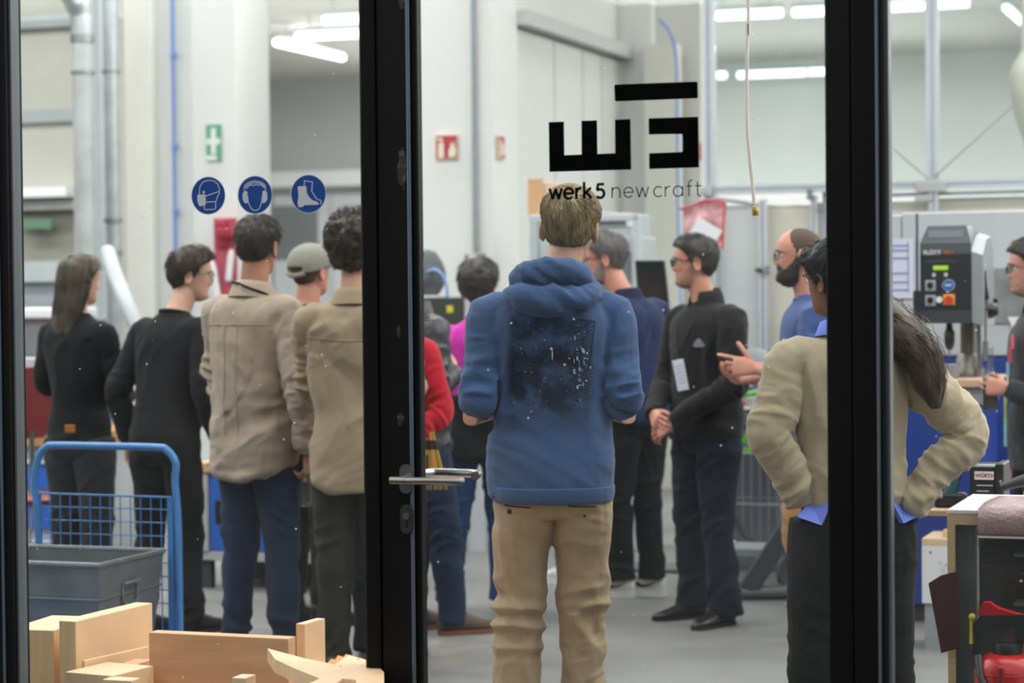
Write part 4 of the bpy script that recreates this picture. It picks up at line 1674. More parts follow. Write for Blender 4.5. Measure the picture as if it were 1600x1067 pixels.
    # trousers
    if legs_m:
        lb = MB()
        lw = legw
        v, f = rings([(0, 0, 0.80, 0.10, 0.09, 2.2), (0, -0.004, 0.85, 0.150 * hemw ** 0.5, 0.115, 2.2), (0, -0.006, 0.91, 0.166 * W_ ** 0.5, 0.125, 2.2), (0, 0, 0.98, 0.158 * W_ ** 0.5, 0.113, 2.2), (sp(1.04).x, sp(1.04).y, 1.04, 0.150, 0.102, 2.2)], 24, 3)
        lb.add(v, f)
        for side in (-1, 1):
            hip, kn, an = legpts[side]
            ld = leg or {}
            pts, rad = smooth_path([hip, hip.lerp(kn, 0.35), kn, kn.lerp(an, 0.45 - ld.get('lift', 0)), Vector((an.x, an.y, 0.13 + ld.get('lift', 0))), Vector((an.x, an.y - 0.004, 0.055 + ld.get('lift', 0)))], 4,
                                   [0.094 * lw, 0.089 * lw, 0.069 * lw, 0.064 * lw, ld.get('ankle', 0.056) * lw, ld.get('hem', 0.060) * lw])
            lb.tube(pts, rad, 18)
            v, f = blob((side * 0.074, -0.042, 0.865), (0.080, 0.078, 0.075))
            lb.add(v, f)
        lm = fuse(lb, vox, 3)
        folds_legs(lm, legamp, seed)
        lm.materials.append(legs_m)
        out['legs'] = link(name_leg, lm, root)
    if shoe:
        for i, side in enumerate((-1, 1)):
            x, y = fy[i]
            M = Matrix.Translation((x, y, 0)) @ Matrix.Rotation(R(-side * footyaw[i]), 4, 'Z')
            make_shoe(root, M, shoe[0], shoe[1])
    out.update(root=root, MH=MH, P=P, fs=fs, hands=hands, k=k, sp=sp, body=body, arms=arms)
    return out


def on_cloth(me):
    C = cos_of(me)
    bv = BVHTree.FromPolygons([Vector(q) for q in C], [tuple(p.vertices) for p in me.polygons])

    def f(x, z, off=0.0015):
        r_ = bv.ray_cast(Vector((x, -0.5, z)), Vector((0, 1, 0)))
        return (r_[0] + Vector((0, -off, 0))) if r_[0] is not None else None
    return f


def seam(f, pts, w, name, m, parent, n=14):
    out = []
    for (a, b), (c, d) in zip(pts[:-1], pts[1:]):
        for i in range(n):
            q = f(a + (c - a) * i / n, b + (d - b) * i / n)
            if q is not None:
                out.append(q)
    return MB().tube(out, w, 5).build(name, m, parent, smooth=True)


def world_of(pr, v):
    """person-local point to world"""
    r = pr['root']
    c, s_ = math.cos(r.rotation_euler.z), math.sin(r.rotation_euler.z)
    x, y, z = v[0] * pr['k'], v[1] * pr['k'], v[2] * pr['k']
    return Vector((r.location.x + c * x - s_ * y, r.location.y + s_ * x + c * y, z))
# ================================================================== the people in the picture
SK1 = skin('fair', 'C79A84')
SK2 = skin('rosy', 'C98F7C')
SK3 = skin('tan', 'A87A62')
SK4 = skin('brown', '8E6553')
BLK = fabric('black cotton', '121417', sheen=0.03, bump=0.15)
BLK2 = fabric('black wool', '17181B', sheen=0.04)
CHAR = fabric('charcoal denim', '24262A', sheen=0.03)
NAVYT = fabric('dark navy trousers', '151B2B', sheen=0.03)
DENIM = fabric('dark blue denim', '1F2C44', var=0.18, vs=9, sheen=0.04)
DENIM2 = fabric('blue denim', '2A4470', var=0.22, vs=9, sheen=0.04)
BEIGE = fabric('beige shirt cloth', 'A49484', var=0.04, sheen=0.1)
BEIGE2 = fabric('khaki shirt cloth', '9A8871', var=0.04, sheen=0.1)
KHAKI = fabric('worn khaki cotton', '9E8A70', var=0.09, vs=6, sheen=0.08)
TAN = fabric('tan cotton', '9A7046', var=0.06)
KNIT = fabric('beige knit', 'A99C82', var=0.05, bump=0.18, bs=260, sheen=0.35)
NAVY = fabric('navy jacket cloth', '1D2C50', var=0.06, sheen=0.1)
BTEE = fabric('blue tee cloth', '3B5083', var=0.05)
LEATHER = mat('grey leather', '34353A', 0.42, var=0.12, vscale=12, bump=0.3, bscale=50)
PINK = fabric('magenta cloth', 'C62CA4', var=0.05)
REDK = fabric('red knit', 'B01228', var=0.05)
SOLE_W = mat('white sole', 'D5D3CF', 0.6, var=0.04)
SHOE_W = mat('white leather', 'DAD9D6', 0.5, var=0.04)
SHOE_B = mat('black shoe leather', '16171A', 0.28, var=0.1)
SHOE_T = mat('brown suede', '5C4D42', 0.85, var=0.12)
SOLE_T = mat('gum sole', '7A4E38', 0.7)
H_BLOND = mat('ash blond hair', '9A8767', 0.42, var=0.5, vscale=70, stretch=(1, 1, 0.25))
H_DARK = mat('dark brown hair', '332E2A', 0.5, var=0.3, vscale=40)
H_MID = mat('mid brown hair', '3B2F28', 0.5, var=0.3, vscale=40)
H_CURL = mat('curly brown hair', '3D3129', 0.55, var=0.35, vscale=60)
H_GREY = mat('grey hair', '6E6A69', 0.5, var=0.35, vscale=40)
H_SALT = mat('dark grey brown hair', '3C3836', 0.5, var=0.3, vscale=40)
H_BLACK = mat('black hair', '1D1C1E', 0.5, var=0.25, vscale=40)
H_LONG = mat('long brown hair', '40362C', 0.5, var=0.35, vscale=25, stretch=(1, 1, 0.15))
GMET = mat('dark metal rim', '3A3B3D', 0.35, 0.7)
GBLK = mat('black rim', '0E0F10', 0.3)
GCLR = mat('grey clear rim', '77797B', 0.3)
BEARD = mat('dark beard', '241D19', 0.7, var=0.3, vscale=90)
STUB = mat('buzzed hair', '54433A', 0.8, var=0.25, vscale=120)
GREYB = mat('grey stubble', '8C807A', 0.8, var=0.25, vscale=120)
CORD = mat('black cord', '101113', 0.6)
LOOSE = dict(kind='short', top=0.02, side=0.010, count=900)


def beard_mask(lowz=-0.125, hi=-0.022, lips=True, side=78):
    def f(A):
        lo = lon_of(A)
        top = np.interp(lo, [0, 18, 30, 50, 70, 84], [-0.045, -0.046, -0.062, -0.045, -0.02, 0.01])
        m = sstep((top - A[:, 2]) / 0.008 + 0.5) * sstep((88 - lo) / 10) * (A[:, 1] > -0.005)
        if lips:
            m = m * (1 - np.exp(-(A[:, 0] / 0.02) ** 2 - ((A[:, 2] + 0.063) / 0.007) ** 2) * 1.6).clip(0, 1)
        return m
    return f


def hair_loft(pr, lst, name, m, strands=0, seed=3, amp=0.008, wave=0.008, wid=0.0011):
    """long hair: a streaked volume with strands over it; lst rows in head coordinates"""
    MH = pr['MH']
    v, f = rings(lst, 40, 6)
    A = np.array(v)
    q = np.stack([A[:, 0] * 60, A[:, 1] * 60, A[:, 2] * 5], 1) + seed
    q[:, 0] += 1.5 * np.sin(A[:, 2] * 22)
    c = np.array([np.interp(A[:, 2][::1], sorted([r_[2] for r_ in lst]), [r_[k] for r_ in sorted(lst, key=lambda r: r[2])]) for k in (0, 1)]).T
    d = A[:, :2] - c
    d /= (np.linalg.norm(d, axis=1)[:, None] + 1e-6)
    n_ = vnoise(q) * amp + vnoise(A * 14 + seed) * amp * 1.3
    A[:, 0] += d[:, 0] * n_
    A[:, 1] += d[:, 1] * n_
    mb = MB().add([MH @ Vector(p) for p in A], f)
    rs = random.Random(seed)
    zt, zb = max(r[2] for r in lst), min(r[2] for r in lst)
    L = sorted(lst, key=lambda r: -r[2])
    zz_ = [-r[2] for r in L]
    for _ in range(strands):
        a = rs.uniform(0, 6.283)
        z0 = rs.uniform(zt * 0.9, zb * 0.4)
        ln = rs.uniform(0.12, 0.25)
        pts = []
        ph = rs.uniform(0, 6.28)
        for i in range(8):
            z = z0 - ln * i / 7
            if z < zb - 0.02:
                break
            g = lambda k: float(np.interp(-z, zz_, [r[k] for r in L]))
            o = 1.03 + 0.05 * rs.random()
            aa = a + wave * 12 * math.sin(ph + z * 40) * 0.3
            pts.append(MH @ Vector((g(0) + g(3) * o * math.cos(aa) + wave * 0.5 * math.sin(ph + z * 50), g(1) + g(4) * o * math.sin(aa), z)))
        if len(pts) > 3:
            vs, fs_ = strand_geo(pts, wid)
            mb.add(vs, fs_)
    return mb.build(name, m, pr['root'], smooth='all')


def lanyard(pr, m, badge=True, drop=0.34, bx=0.0, w=0.062, h=0.10, text=None, thick=0.005):
    sp = pr['sp']
    o2 = sp(1.5)
    pts = []
    for a in range(-200, 21, 20):
        pts.append(Vector((0.086 * math.cos(R(a)) + o2.x, 0.080 * math.sin(R(a)) - 0.012 + o2.y, 1.507 - 0.01 * math.sin(R(a)))))
    return pts


# ---- 1: woman with long hair, far left --------------------------------------
p1 = person(124, 334, 1.70, -28, 'woman with long brown hair in black top and charcoal trousers, far left', skin_m=SK1, top_m=BLK, legs_m=CHAR,
            hair=dict(kind='long', top=0.012, side=0.008, count=300, length=0.06), hair_m=H_LONG, head=(-28, -4, 0), female=True, width=0.93, waist=0.86, hemw=1.0, hem=0.86,
            shoe=('dress', (SHOE_B, BLACKP)), la=dict(el=(0.24, 0.02, 1.17), wr=(0.13, 0.22, 1.13), hd=(-1, 0.3, 0), palm=(0, -1, 0)),
            ra=dict(el=(0.24, 0.02, 1.17), wr=(0.12, 0.24, 1.10), hd=(-1, 0.3, 0), palm=(0, -1, 0)), seed=11, name_top='sweater', legw=1.14, collar=('crew', BLK), leg=dict(ankle=0.075, hem=0.09))
hair_loft(p1, [(0, -0.02, 0.135, 0.02, 0.02, 2), (0, -0.022, 0.118, 0.058, 0.06, 2), (0, -0.026, 0.08, 0.088, 0.086, 2), (0, -0.034, 0.03, 0.097, 0.084, 2), (0, -0.045, -0.05, 0.102, 0.076, 2), (0, -0.06, -0.13, 0.108, 0.066, 2),
               (0, -0.075, -0.21, 0.10, 0.052, 2), (0.0, -0.085, -0.30, 0.085, 0.04, 2), (0.01, -0.09, -0.37, 0.05, 0.028, 2)], 'hair', H_LONG, strands=260, seed=5, wave=0.012)
MB().box(-0.032, 0.032, -0.004, 0.004, -0.020, 0.020, bev=0.003).build('leather_patch', mat('leather patch', '9A5A22', 0.6), p1['legs'], loc=(0.05, -0.137, 0.955))

# ---- 2: man in black with round glasses -----------------------------------
p2 = person(258, 352, 1.715, -32, 'young man in black sweater and thin round glasses, looking right', skin_m=SK1, top_m=BLK2, legs_m=BLK,
            hair=dict(kind='short', top=0.022, side=0.014, count=1100, length=0.05, spiral=0.5, front_up=0.004), hair_m=H_MID, head=(-52, -4, 0), head_off=(0.035, 0.035, 0), lean=(0.0, 0.09), width=1.0, hem=0.84,
            shoe=('boot', (mat('black boot', '131313', 0.6), BLACKP)), ra=dict(el=(0.25, -0.01, 1.14), wr=(0.245, 0.09, 0.92), hd=(0, 0.25, -1), palm=(-1, 0, 0), curl=(30, 40, 30)), la=dict(el=(0.25, -0.05, 1.14), wr=(0.245, 0.02, 0.90)),
            glasses=dict(m=GMET, size=(0.023, 0.021, 0.0014)), eyes=True, seed=22, name_top='sweater', collar=('crew', BLK2), footyaw=(10, 10), nose=1.1, foldamp=0.006, feet=((-0.10, -0.05), (0.10, 0.05)))

# ---- 3: tall man in beige overshirt with bottle ----------------------------
p3 = person(398, 385, 1.83, -36, 'tall man in beige overshirt and blue jeans holding a clear bottle, seen from behind', skin_m=SK3, top_m=BEIGE, legs_m=DENIM,
            headwide=0.97, hair=dict(kind='short', top=0.010, side=0.004, count=1300, length=0.022, wid=0.0010, rough=0.25, lift=0.5), hair_m=H_DARK, head=(14, 0, 3), width=1.02, belly=1.10, hem=0.765, hemw=1.02, lean=(0.0, 0.01),
            ra=dict(el=(0.268, -0.02, 1.13), wr=(0.262, 0.03, 0.875), hd=(0.02, 0.12, -1), palm=(-1, 0.1, 0), curl=(48, 55, 25), thumb=(0.55, 0.45, -0.7), tcurl=26, cuff=0.046),
            la=dict(el=(0.225, 0.05, 1.15), wr=(0.19, 0.20, 0.98), cuff=0.046), shoe=('boot', (SHOE_B, BLACKP)), seed=33, name_top='overshirt', collar=('shirt', BEIGE), foldamp=0.013, tail=0.06, sleeve=1.06, feet=((-0.09, -0.02), (0.10, 0.06)))
MB().tube(smooth_path([(-0.05, 0.05, 1.555), (-0.078, -0.01, 1.549), (-0.052, -0.072, 1.547), (0.0, -0.088, 1.540), (0.05, -0.085, 1.522), (0.092, -0.04, 1.500), (0.10, 0.03, 1.47)], 4), 0.0035, 6, flat=1.6).build('lanyard', CORD, p3['root'], smooth=True)
f3_ = on_cloth(p3['top'].data)
seam(f3_, [(-0.19, 1.375), (0.19, 1.375)], 0.0022, 'yoke_seam', BEIGE, p3['top'])
seam(f3_, [(-0.03, 1.37), (-0.035, 0.90)], 0.0016, 'pleat', BEIGE, p3['top'])
seam(f3_, [(0.03, 1.37), (0.028, 0.90)], 0.0016, 'pleat', BEIGE, p3['top'])

# ---- 4: man with a cap -------------------------------------------------------
p4 = person(480, 345, 1.73, -38, 'man in a grey green baseball cap between the two beige shirts', skin_m=SK2, top_m=BLK2, legs_m=fabric('brown black cotton', '24211F', sheen=0.02),
            hair=dict(kind='short', top=0.004, side=0.004, count=250, length=0.012), hair_m=STUB, head=(-2, 2, 0), lean=(0, 0.02), shoe=('boot', (SHOE_B, BLACKP)), seed=44, name_top='sweater', collar=('crew', BLK2), headwide=1.04)
CAPM = fabric('grey green cap cloth', '8B8A80', var=0.06, vs=60)
MH = p4['MH']
def cap_mask(A):
    lo = lon_of(A)
    edge_ = np.interp(lo, [0, 60, 110, 180], [0.040, 0.028, 0.006, -0.012])
    hole = 1 - sstep((24 - (180 - lo)) / 4) * sstep((0.026 - A[:, 2]) / 0.006)
    return sstep((A[:, 2] - edge_) / 0.006 + 0.5) * hole
cb = shell(p4['P'], p4['fs'], MH, cap_mask, 0.017, 8, 0.15)
cap = cb.build('cap', CAPM, p4['root'], smooth='all')
vs = []
n = 18
for j in range(5):
    for i in range(n + 1):
        a = R(-62 + 124 * i / n)
        r1 = 0.100 + 0.068 * j / 4 * math.cos(a) ** 0.5 if math.cos(a) > 0 else 0.1
        vs.append((math.sin(a) * (0.088 + 0.004 * j), math.cos(a) * r1, 0.040 - 0.020 * (j / 4) ** 1.5 - 0.022 * abs(math.sin(a)) ** 2))
fs_ = [(j * (n + 1) + i, j * (n + 1) + i + 1, (j + 1) * (n + 1) + i + 1, (j + 1) * (n + 1) + i) for j in range(4) for i in range(n)]
vs2 = [(x, y, z - 0.004) for x, y, z in vs]
MB().add(vs + vs2, fs_ + [tuple(q + len(vs) for q in f_)[::-1] for f_ in fs_], M=MH).build('cap_brim', CAPM, cap, smooth='all')
MB().tube([MH @ Vector((x, y, z)) for x, y, z in ((-0.055, -0.098, -0.008), (-0.02, -0.118, -0.016), (0.02, -0.118, -0.016), (0.055, -0.098, -0.008))], 0.009, 8, flat=1.3).build('cap_strap', CAPM, cap, smooth=True)
MB().tube([MH @ Vector((0.0, -0.005, 0.132)), MH @ Vector((0, -0.005, 0.141))], 0.008, 10).build('cap_button', CAPM, cap, smooth=True)

# ---- 5: curly haired man ----------------------------------------------------
p5 = person(557, 406, 1.79, -6, 'curly brown haired man in khaki shirt, half hidden by the door post', skin_m=SK1, top_m=BEIGE2, legs_m=fabric('dark olive cotton', '25251F', sheen=0.03),
            hair=dict(kind='short', top=0.046, side=0.030, count=2600, length=0.06, curl=0.75, rough=0.55, nsteps=7, wid=0.0011, nfreq=32), hair_m=H_CURL, head=(-4, -3, 0), width=1.0, belly=1.05, hem=0.76, hemw=1.05,
            shoe=('boot', (SHOE_T, SOLE_T)), seed=55, name_top='shirt', collar=('shirt', BEIGE2), foldamp=0.013, tail=0.07, sleeve=1.05,
            la=dict(el=(0.180, 0.09, 1.16), wr=(0.08, 0.24, 1.12), hd=(-1, 0.3, 0), palm=(0, -1, 0)), ra=dict(el=(0.19, 0.08, 1.16), wr=(0.08, 0.26, 1.10), hd=(-1, 0.3, 0), palm=(0, -1, 0)))
f5_ = on_cloth(p5['top'].data)
seam(f5_, [(-0.19, 1.36), (0.0, 1.345), (0.19, 1.36)], 0.0022, 'yoke_seam', BEIGE2, p5['top'])

# ---- 6: grey leather jacket, brown shoes, behind the post -----------------------
p6 = person(654, 354, 1.72, -62, 'person in grey leather jacket, blue jeans and brown suede shoes behind the door post', skin_m=SK1, top_m=LEATHER, legs_m=DENIM,
            hair=dict(kind='short', top=0.016, side=0.010, count=300), hair_m=H_MID, head=(0, 0, 0), width=1.05, hem=0.86, head_off=(0, -0.09, 0), shoe=('boot', (SHOE_T, SOLE_T)), seed=66, collar=('stand', LEATHER), foldamp=0.010,
            la=dict(el=(0.25, 0.0, 1.15), wr=(0.16, 0.12, 1.20), hd=(-1, 0.4, 0.5), palm=(0, -1, 0)), ra=dict(el=(0.24, -0.03, 1.15), wr=(0.12, 0.13, 1.22), hd=(-1, 0.3, 0.5), palm=(0, -1, 0)), feet=((-0.11, 0.02), (0.11, 0.12)), legw=1.08)
# ---- 7: red sleeve and scarf ----------------------------------------------------
p7 = person(603, 382, 1.62, -5, 'person in red knit sweater with a mustard scarf, only an elbow showing', skin_m=SK1, top_m=REDK, legs_m=BLK,
            hair=dict(kind='short', top=0.016, side=0.010, count=200), hair_m=H_DARK, female=True, width=1.0, hem=0.90, seed=77, name_top='sweater', collar=('crew', REDK), shoe=('dress', (SHOE_B, BLACKP)),
            ra=dict(el=(0.262, -0.05, 1.15), wr=(0.170, -0.13, 1.05), hd=(-0.5, -0.25, -0.8), palm=(0.2, 1, 0), curl=(25, 30, 20), thumb=(0.5, 0.8, -0.2)), sleeve=1.1)
SCARF = mat('mustard plaid', 'B98F3C', 0.9, var=0, bump=0.2, bscale=200)
sc = MB()
for j in range(9):
    pass
vs, fs_ = [], []
cols = 7
rows_ = 12
for j in range(rows_):
    t = j / (rows_ - 1)
    for i in range(cols):
        w = 0.03 + 0.075 * t
        x = 0.205 + 0.01 * t + (i / (cols - 1) - 0.35) * w
        vs.append((x, -0.135 - 0.008 * math.sin(i * 2.1 + t) - 0.015 * t, 1.11 - 0.24 * t))
fs_ = [(j * cols + i, j * cols + i + 1, (j + 1) * cols + i + 1, (j + 1) * cols + i) for j in range(rows_ - 1) for i in range(cols - 1)]
mi_ = [1 if (j in (4, 5)) or (i == 1 and j > 6) else 0 for j in range(rows_ - 1) for i in range(cols - 1)]
mb = MB().add(vs, fs_)
mb.m = mi_
scarf = mb.build('scarf', [SCARF, mat('scarf dark stripe', '2B2520', 0.9)], p7['root'], smooth='all')
so = scarf.modifiers.new('thick', 'SOLIDIFY')
so.thickness = 0.007
fr_ = MB()
for i in range(16):
    x = 0.185 + 0.105 * i / 15
    fr_.tube([(x, -0.152, 0.872), (x + 0.002, -0.156, 0.84), (x + random.uniform(-0.006, 0.006), -0.158, 0.80)], 0.0022, 5)
fr_.build('fringe', mat('fringe wool', '9B8048', 0.9), scarf)

# ---- 8: woman with magenta top ---------------------------------------------------
p8 = person(750, 330, 1.655, -8, 'dark haired woman with magenta top and black jacket tied round her waist', skin_m=SK2, top_m=PINK, legs_m=DENIM2,
            hair=dict(kind='short', top=0.026, side=0.020, count=800, length=0.05), hair_m=H_DARK, head=(-12, 6, 0), female=True, width=0.96, hem=0.95, waist=0.9,
            shoe=('boot', (SHOE_W, SOLE_W)), seed=88, name_top='blouse', collar=('crew', PINK), leg=dict(ankle=0.06, hem=0.065), feet=((-0.17, 0.0), (0.10, 0.04)),
            la=dict(el=(0.22, 0.06, 1.17), wr=(0.08, 0.22, 1.15)), ra=dict(el=(0.22, 0.06, 1.17), wr=(0.08, 0.24, 1.12)))
tb = MB()
v, f = rings([(0, 0, 0.80, 0.205, 0.155, 2.2), (0, 0, 0.92, 0.200, 0.150, 2.2), (0, 0, 1.02, 0.185, 0.140, 2.2), (0, 0, 1.10, 0.182, 0.140, 2.2), (0, 0, 1.125, 0.165, 0.125, 2.2)], 28, 3)
tb.add(v, f)
tm = fuse(tb, 0.008, 2)
folds_top(tm, [], 0.010, 8)
tm.materials.append(BLK)
link('tied_jacket', tm, p8['root'])

# ---- 11: person in blue jeans behind the hooded man --------------------------------
p11 = person(902, 304, 1.72, 30, 'person in blue jeans and white shoes hidden behind the man in the blue hoodie', skin_m=SK1, top_m=fabric('dark grey top', '2A2C30'), legs_m=DENIM2,
             hair=dict(kind='short', top=0.016, side=0.010, count=200), hair_m=H_DARK, hem=0.86, shoe=('sneaker', (SHOE_W, SOLE_W, SOLE_W)), seed=99, name_top='sweater', head_off=(0, 0, -0.0),
             collar=('crew', BLK2), feet=((-0.08, 0.0), (0.15, -0.02)), leg=dict(lift=0.03), la=dict(el=(0.2, 0.12, 1.17), wr=(0.08, 0.24, 1.13)), ra=dict(el=(0.2, 0.12, 1.17), wr=(0.06, 0.26, 1.10)))

# ---- 10: grey haired man in navy jacket ---------------------------------------------
p10 = person(994, 318, 1.79, 42, 'grey haired man with glasses in navy bomber jacket, black trousers and white sneakers', skin_m=SK2, top_m=NAVY, legs_m=BLK,
             hair=dict(kind='short', top=0.020, side=0.006, count=1300, length=0.03, lift=0.5, front_up=0.006), hair_m=H_GREY, head=(40, -8, 0), head_off=(-0.045, 0.045, 0), lean=(-0.03, 0.05), width=1.10, belly=1.1, hem=0.88,
             shoe=('sneaker', (SHOE_W, SOLE_W, SHOE_W, mat('black mark', '101011', 0.5, var=0))), glasses=dict(m=GBLK, size=(0.024, 0.018, 0.0022)), eyes=True, seed=110, collar=('bomber', mat('navy rib', '141C36', 0.9)), legw=1.02,
             la=dict(el=(0.262, 0.03, 1.17), wr=(0.12, 0.20, 1.10), hd=(-1, 0.3, -0.2), palm=(0, -1, 0)), ra=dict(el=(0.265, -0.01, 1.15), wr=(0.16, 0.19, 1.05), hd=(-1, 0.3, -0.2), palm=(0, -1, 0)), feet=((-0.07, 0.06), (0.07, -0.02)), leg=dict(lift=0.038, ankle=0.062, hem=0.068), footyaw=(42, -42), foldamp=0.008)
shell(p10['P'], p10['fs'], p10['MH'], beard_mask(), 0.003, 120, 0.5).build('beard', GREYB, p10['root'], smooth='all')

# ---- 12: man in black jacket with badge ---------------------------------------------
JK = fabric('black fleece', '1B1C1D', sheen=0.08)
p12 = person(1104, 345, 1.755, 124, 'man with black glasses in black zip jacket wearing a white badge, hands clasped', skin_m=SK2, top_m=JK, legs_m=NAVYT,
             hair=dict(kind='short', top=0.014, side=0.009, count=1500, length=0.024, lift=0.5, front_up=0.001, rough=0.3), hair_m=H_SALT, head=(-35, 0, 0), head_off=(0.02, 0.025, 0), lean=(0.0, 0.01), width=1.08, belly=1.12, hem=0.87,
             shoe=('dress', (SHOE_B, BLACKP, BLACKP)), glasses=dict(m=GBLK, size=(0.025, 0.018, 0.0028)), eyes=True, seed=121, collar=('stand', JK), legw=1.12, foldamp=0.009, legamp=0.010, leg=dict(ankle=0.066, hem=0.076),
             ra=dict(el=(0.262, 0.03, 1.14), wr=(0.075, 0.255, 0.985), hd=(-0.85, 0.45, -0.35), palm=(0.1, -1, -0.1), curl=(35, 45, 25)),
             la=dict(el=(0.262, 0.06, 1.13), wr=(0.06, 0.245, 0.955), hd=(-0.75, 0.4, -0.5), palm=(0.1, -1, -0.1), curl=(25, 30, 20)), feet=((-0.13, 0.02), (0.15, -0.02)), footyaw=(12, 6))
shell(p12['P'], p12['fs'], p12['MH'], beard_mask(), 0.0012, 140, 0.6).build('stubble', mat('brown stubble', 'A87F6C', 0.8, var=0.2, vscale=140), p12['root'], smooth='all')
# badge on a lanyard, chest logo, zip
rt = p12['root']
MB().tube(smooth_path([(-0.065, 0.045, 1.50), (-0.05, 0.11, 1.42), (-0.01, 0.155, 1.30), (0.005, 0.168, 1.262)], 4), 0.003, 6).build('lanyard', CORD, rt, smooth=True)
MB().tube(smooth_path([(0.075, 0.035, 1.50), (0.075, 0.11, 1.42), (0.035, 0.155, 1.30), (0.012, 0.168, 1.262)], 4), 0.003, 6).build('lanyard', CORD, rt, smooth=True)
bd = empty('badge', (0.01, 0.165, 1.255), 0)
bd.parent = rt
bd.rotation_euler = (R(-4), R(10), R(12))
MB().box(-0.004, 0.004, 0, 0.003, -0.02, 0.02).build('clip', STEEL, bd)
MB().box(-0.034, 0.034, 0.0, 0.004, -0.165, -0.02, bev=0.002).build('card', mat('badge card', 'D4D6E6', 0.5, var=0), bd)
lt = MB()
for k in range(6):
    lt.box(-0.026, 0.026 - 0.012 * (k % 2), 0.004, 0.0048, -0.05 - 0.016 * k, -0.047 - 0.016 * k)
lt.build('print', mat('badge print', '8F92A4', 0.6, var=0), bd)
lg2 = MB()
for (a, b, w) in ((0, 0.012, 0.016), (0, 0.004, 0.024), (0, -0.004, 0.030), (0, -0.013, 0.034), (0.0, -0.019, 0.028)):
    lg2.box(-w, w, 0, 0.002, b - 0.0022, b + 0.0018)
lg2.prism([(-0.016, 0.014), (0.0, 0.024), (0.016, 0.014), (0.008, 0.0145), (0, 0.019), (-0.008, 0.0145)], 0, 0.002)
lo = lg2.build('chest_emblem', mat('grey stitching', 'A7AAB2', 0.8, var=0), p12['top'], loc=(-0.105, 0.128, 1.315), rot=(R(-8), 0, R(28)))
lo.scale = (0.85, 0.85, 0.85)

# ---- 13: bald bearded man -------------------------------------------------------------
p13 = person(1270, 372, 1.77, 92, 'bald man with dark beard and glasses in blue tee, hands held before him', skin_m=SK2, top_m=BTEE, legs_m=TAN, cut='tee',
             hair=dict(kind='bald', top=0.0022, side=0.0022, count=0, rough=0.2), hair_m=STUB, head=(-2, 0, 0), head_off=(0, 0.02, 0), lean=(0, 0.02), width=1.08, belly=1.1, hem=0.88,
             shoe=('sneaker', (SHOE_W, SOLE_W, SOLE_W)), glasses=dict(m=GCLR, size=(0.024, 0.021, 0.0022)), eyes=True, seed=131, feet=((-0.1, -0.14), (0.1, -0.30)), leg=dict(knee=((0, 0.13, 0), (0, 0.05, 0))), name_top='t_shirt', collar=('crew', BTEE), foldamp=0.006, sleeve=1.12,
             la=dict(el=(0.255, 0.05, 1.15), wr=(0.10, 0.26, 1.21), hd=(-0.45, 0.9, 0.10), palm=(-1, -0.2, -0.1), per=((8, 12, 8), (30, 35, 20), (45, 45, 25), (50, 50, 25)), thumb=(0.75, 0.62, 0.1), tcurl=4, fore=0.2, size=1.08),
             ra=dict(el=(0.262, 0.05, 1.14), wr=(0.055, 0.27, 1.16), hd=(-0.5, 0.8, 0.0), palm=(-0.4, -0.3, 1), curl=(25, 30, 20), fore=0.2), legw=1.03, nose=1.1, jaw=1.05)
shell(p13['P'], p13['fs'], p13['MH'], beard_mask(), 0.011, 100, 0.45).build('beard', BEARD, p13['root'], smooth='all')
MB().box(-0.012, 0.012, 0, 0.002, -0.028, 0.028).build('label_tag', PAPER, p13['top'], loc=(-0.095, 0.136, 1.305), rot=(0, R(8), R(25)))

# ---- 14: woman in beige sweater, hands on hips -----------------------------------------
p14 = person(1331, 528, 1.655, 6, 'woman in beige knit sweater with hands on hips, behind the right door post', skin_m=SK4, top_m=KNIT, legs_m=fabric('black trousers cloth', '101214', sheen=0.02), vox=0.007,
             hair=dict(kind='long', top=0.020, side=0.014, count=900, length=0.05, curl=0.3), hair_m=H_BLACK, head=(38, -6, -4), head_off=(-0.012, 0.03, 0.0), lean=(-0.02, 0.0), female=True, width=1.03, waist=0.98, hem=0.955, hemw=0.90, nose=0.95,
             shoe=('boot', (SHOE_B, BLACKP)), eyes=True, seed=141, name_top='sweater', collar=('crew', KNIT), foldamp=0.0105, sleeve=1.30,
             la=dict(el=(0.290, -0.055, 1.19), wr=(0.165, -0.02, 0.975), hd=(-0.75, 0.55, -0.55), palm=(-0.7, 0.2, 0.6), curl=(30, 30, 20), cuff=0.040),
             ra=dict(el=(0.368, -0.055, 1.185), wr=(0.168, -0.05, 0.945), hd=(-0.75, 0.55, -0.55), palm=(-0.7, 0.2, 0.6), curl=(30, 30, 20), cuff=0.040), legw=1.26, feet=((-0.16, 0.0), (0.14, 0.02)), leg=dict(ankle=0.07, hem=0.08))
LB = fabric('periwinkle shirt cloth', '6D80D8', var=0.03)
o2 = p14['sp'](1.5)
vs, fs_ = [], []
for j, (rr, z) in enumerate(((0.104, 1.500), (0.086, 1.548), (0.076, 1.552), (0.080, 1.500))):
    for i in range(36):
        a = 2 * math.pi * i / 36
        vs.append((rr * math.cos(a) + o2.x, rr * 0.92 * math.sin(a) - 0.010 + o2.y, z - 0.010 * math.sin(a)))
for j in range(3):
    for i in range(36):
        fs_.append((j * 36 + i, j * 36 + (i + 1) % 36, (j + 1) * 36 + (i + 1) % 36, (j + 1) * 36 + i))
MB().add(vs, fs_).build('shirt_collar', LB, p14['top'], smooth='all')
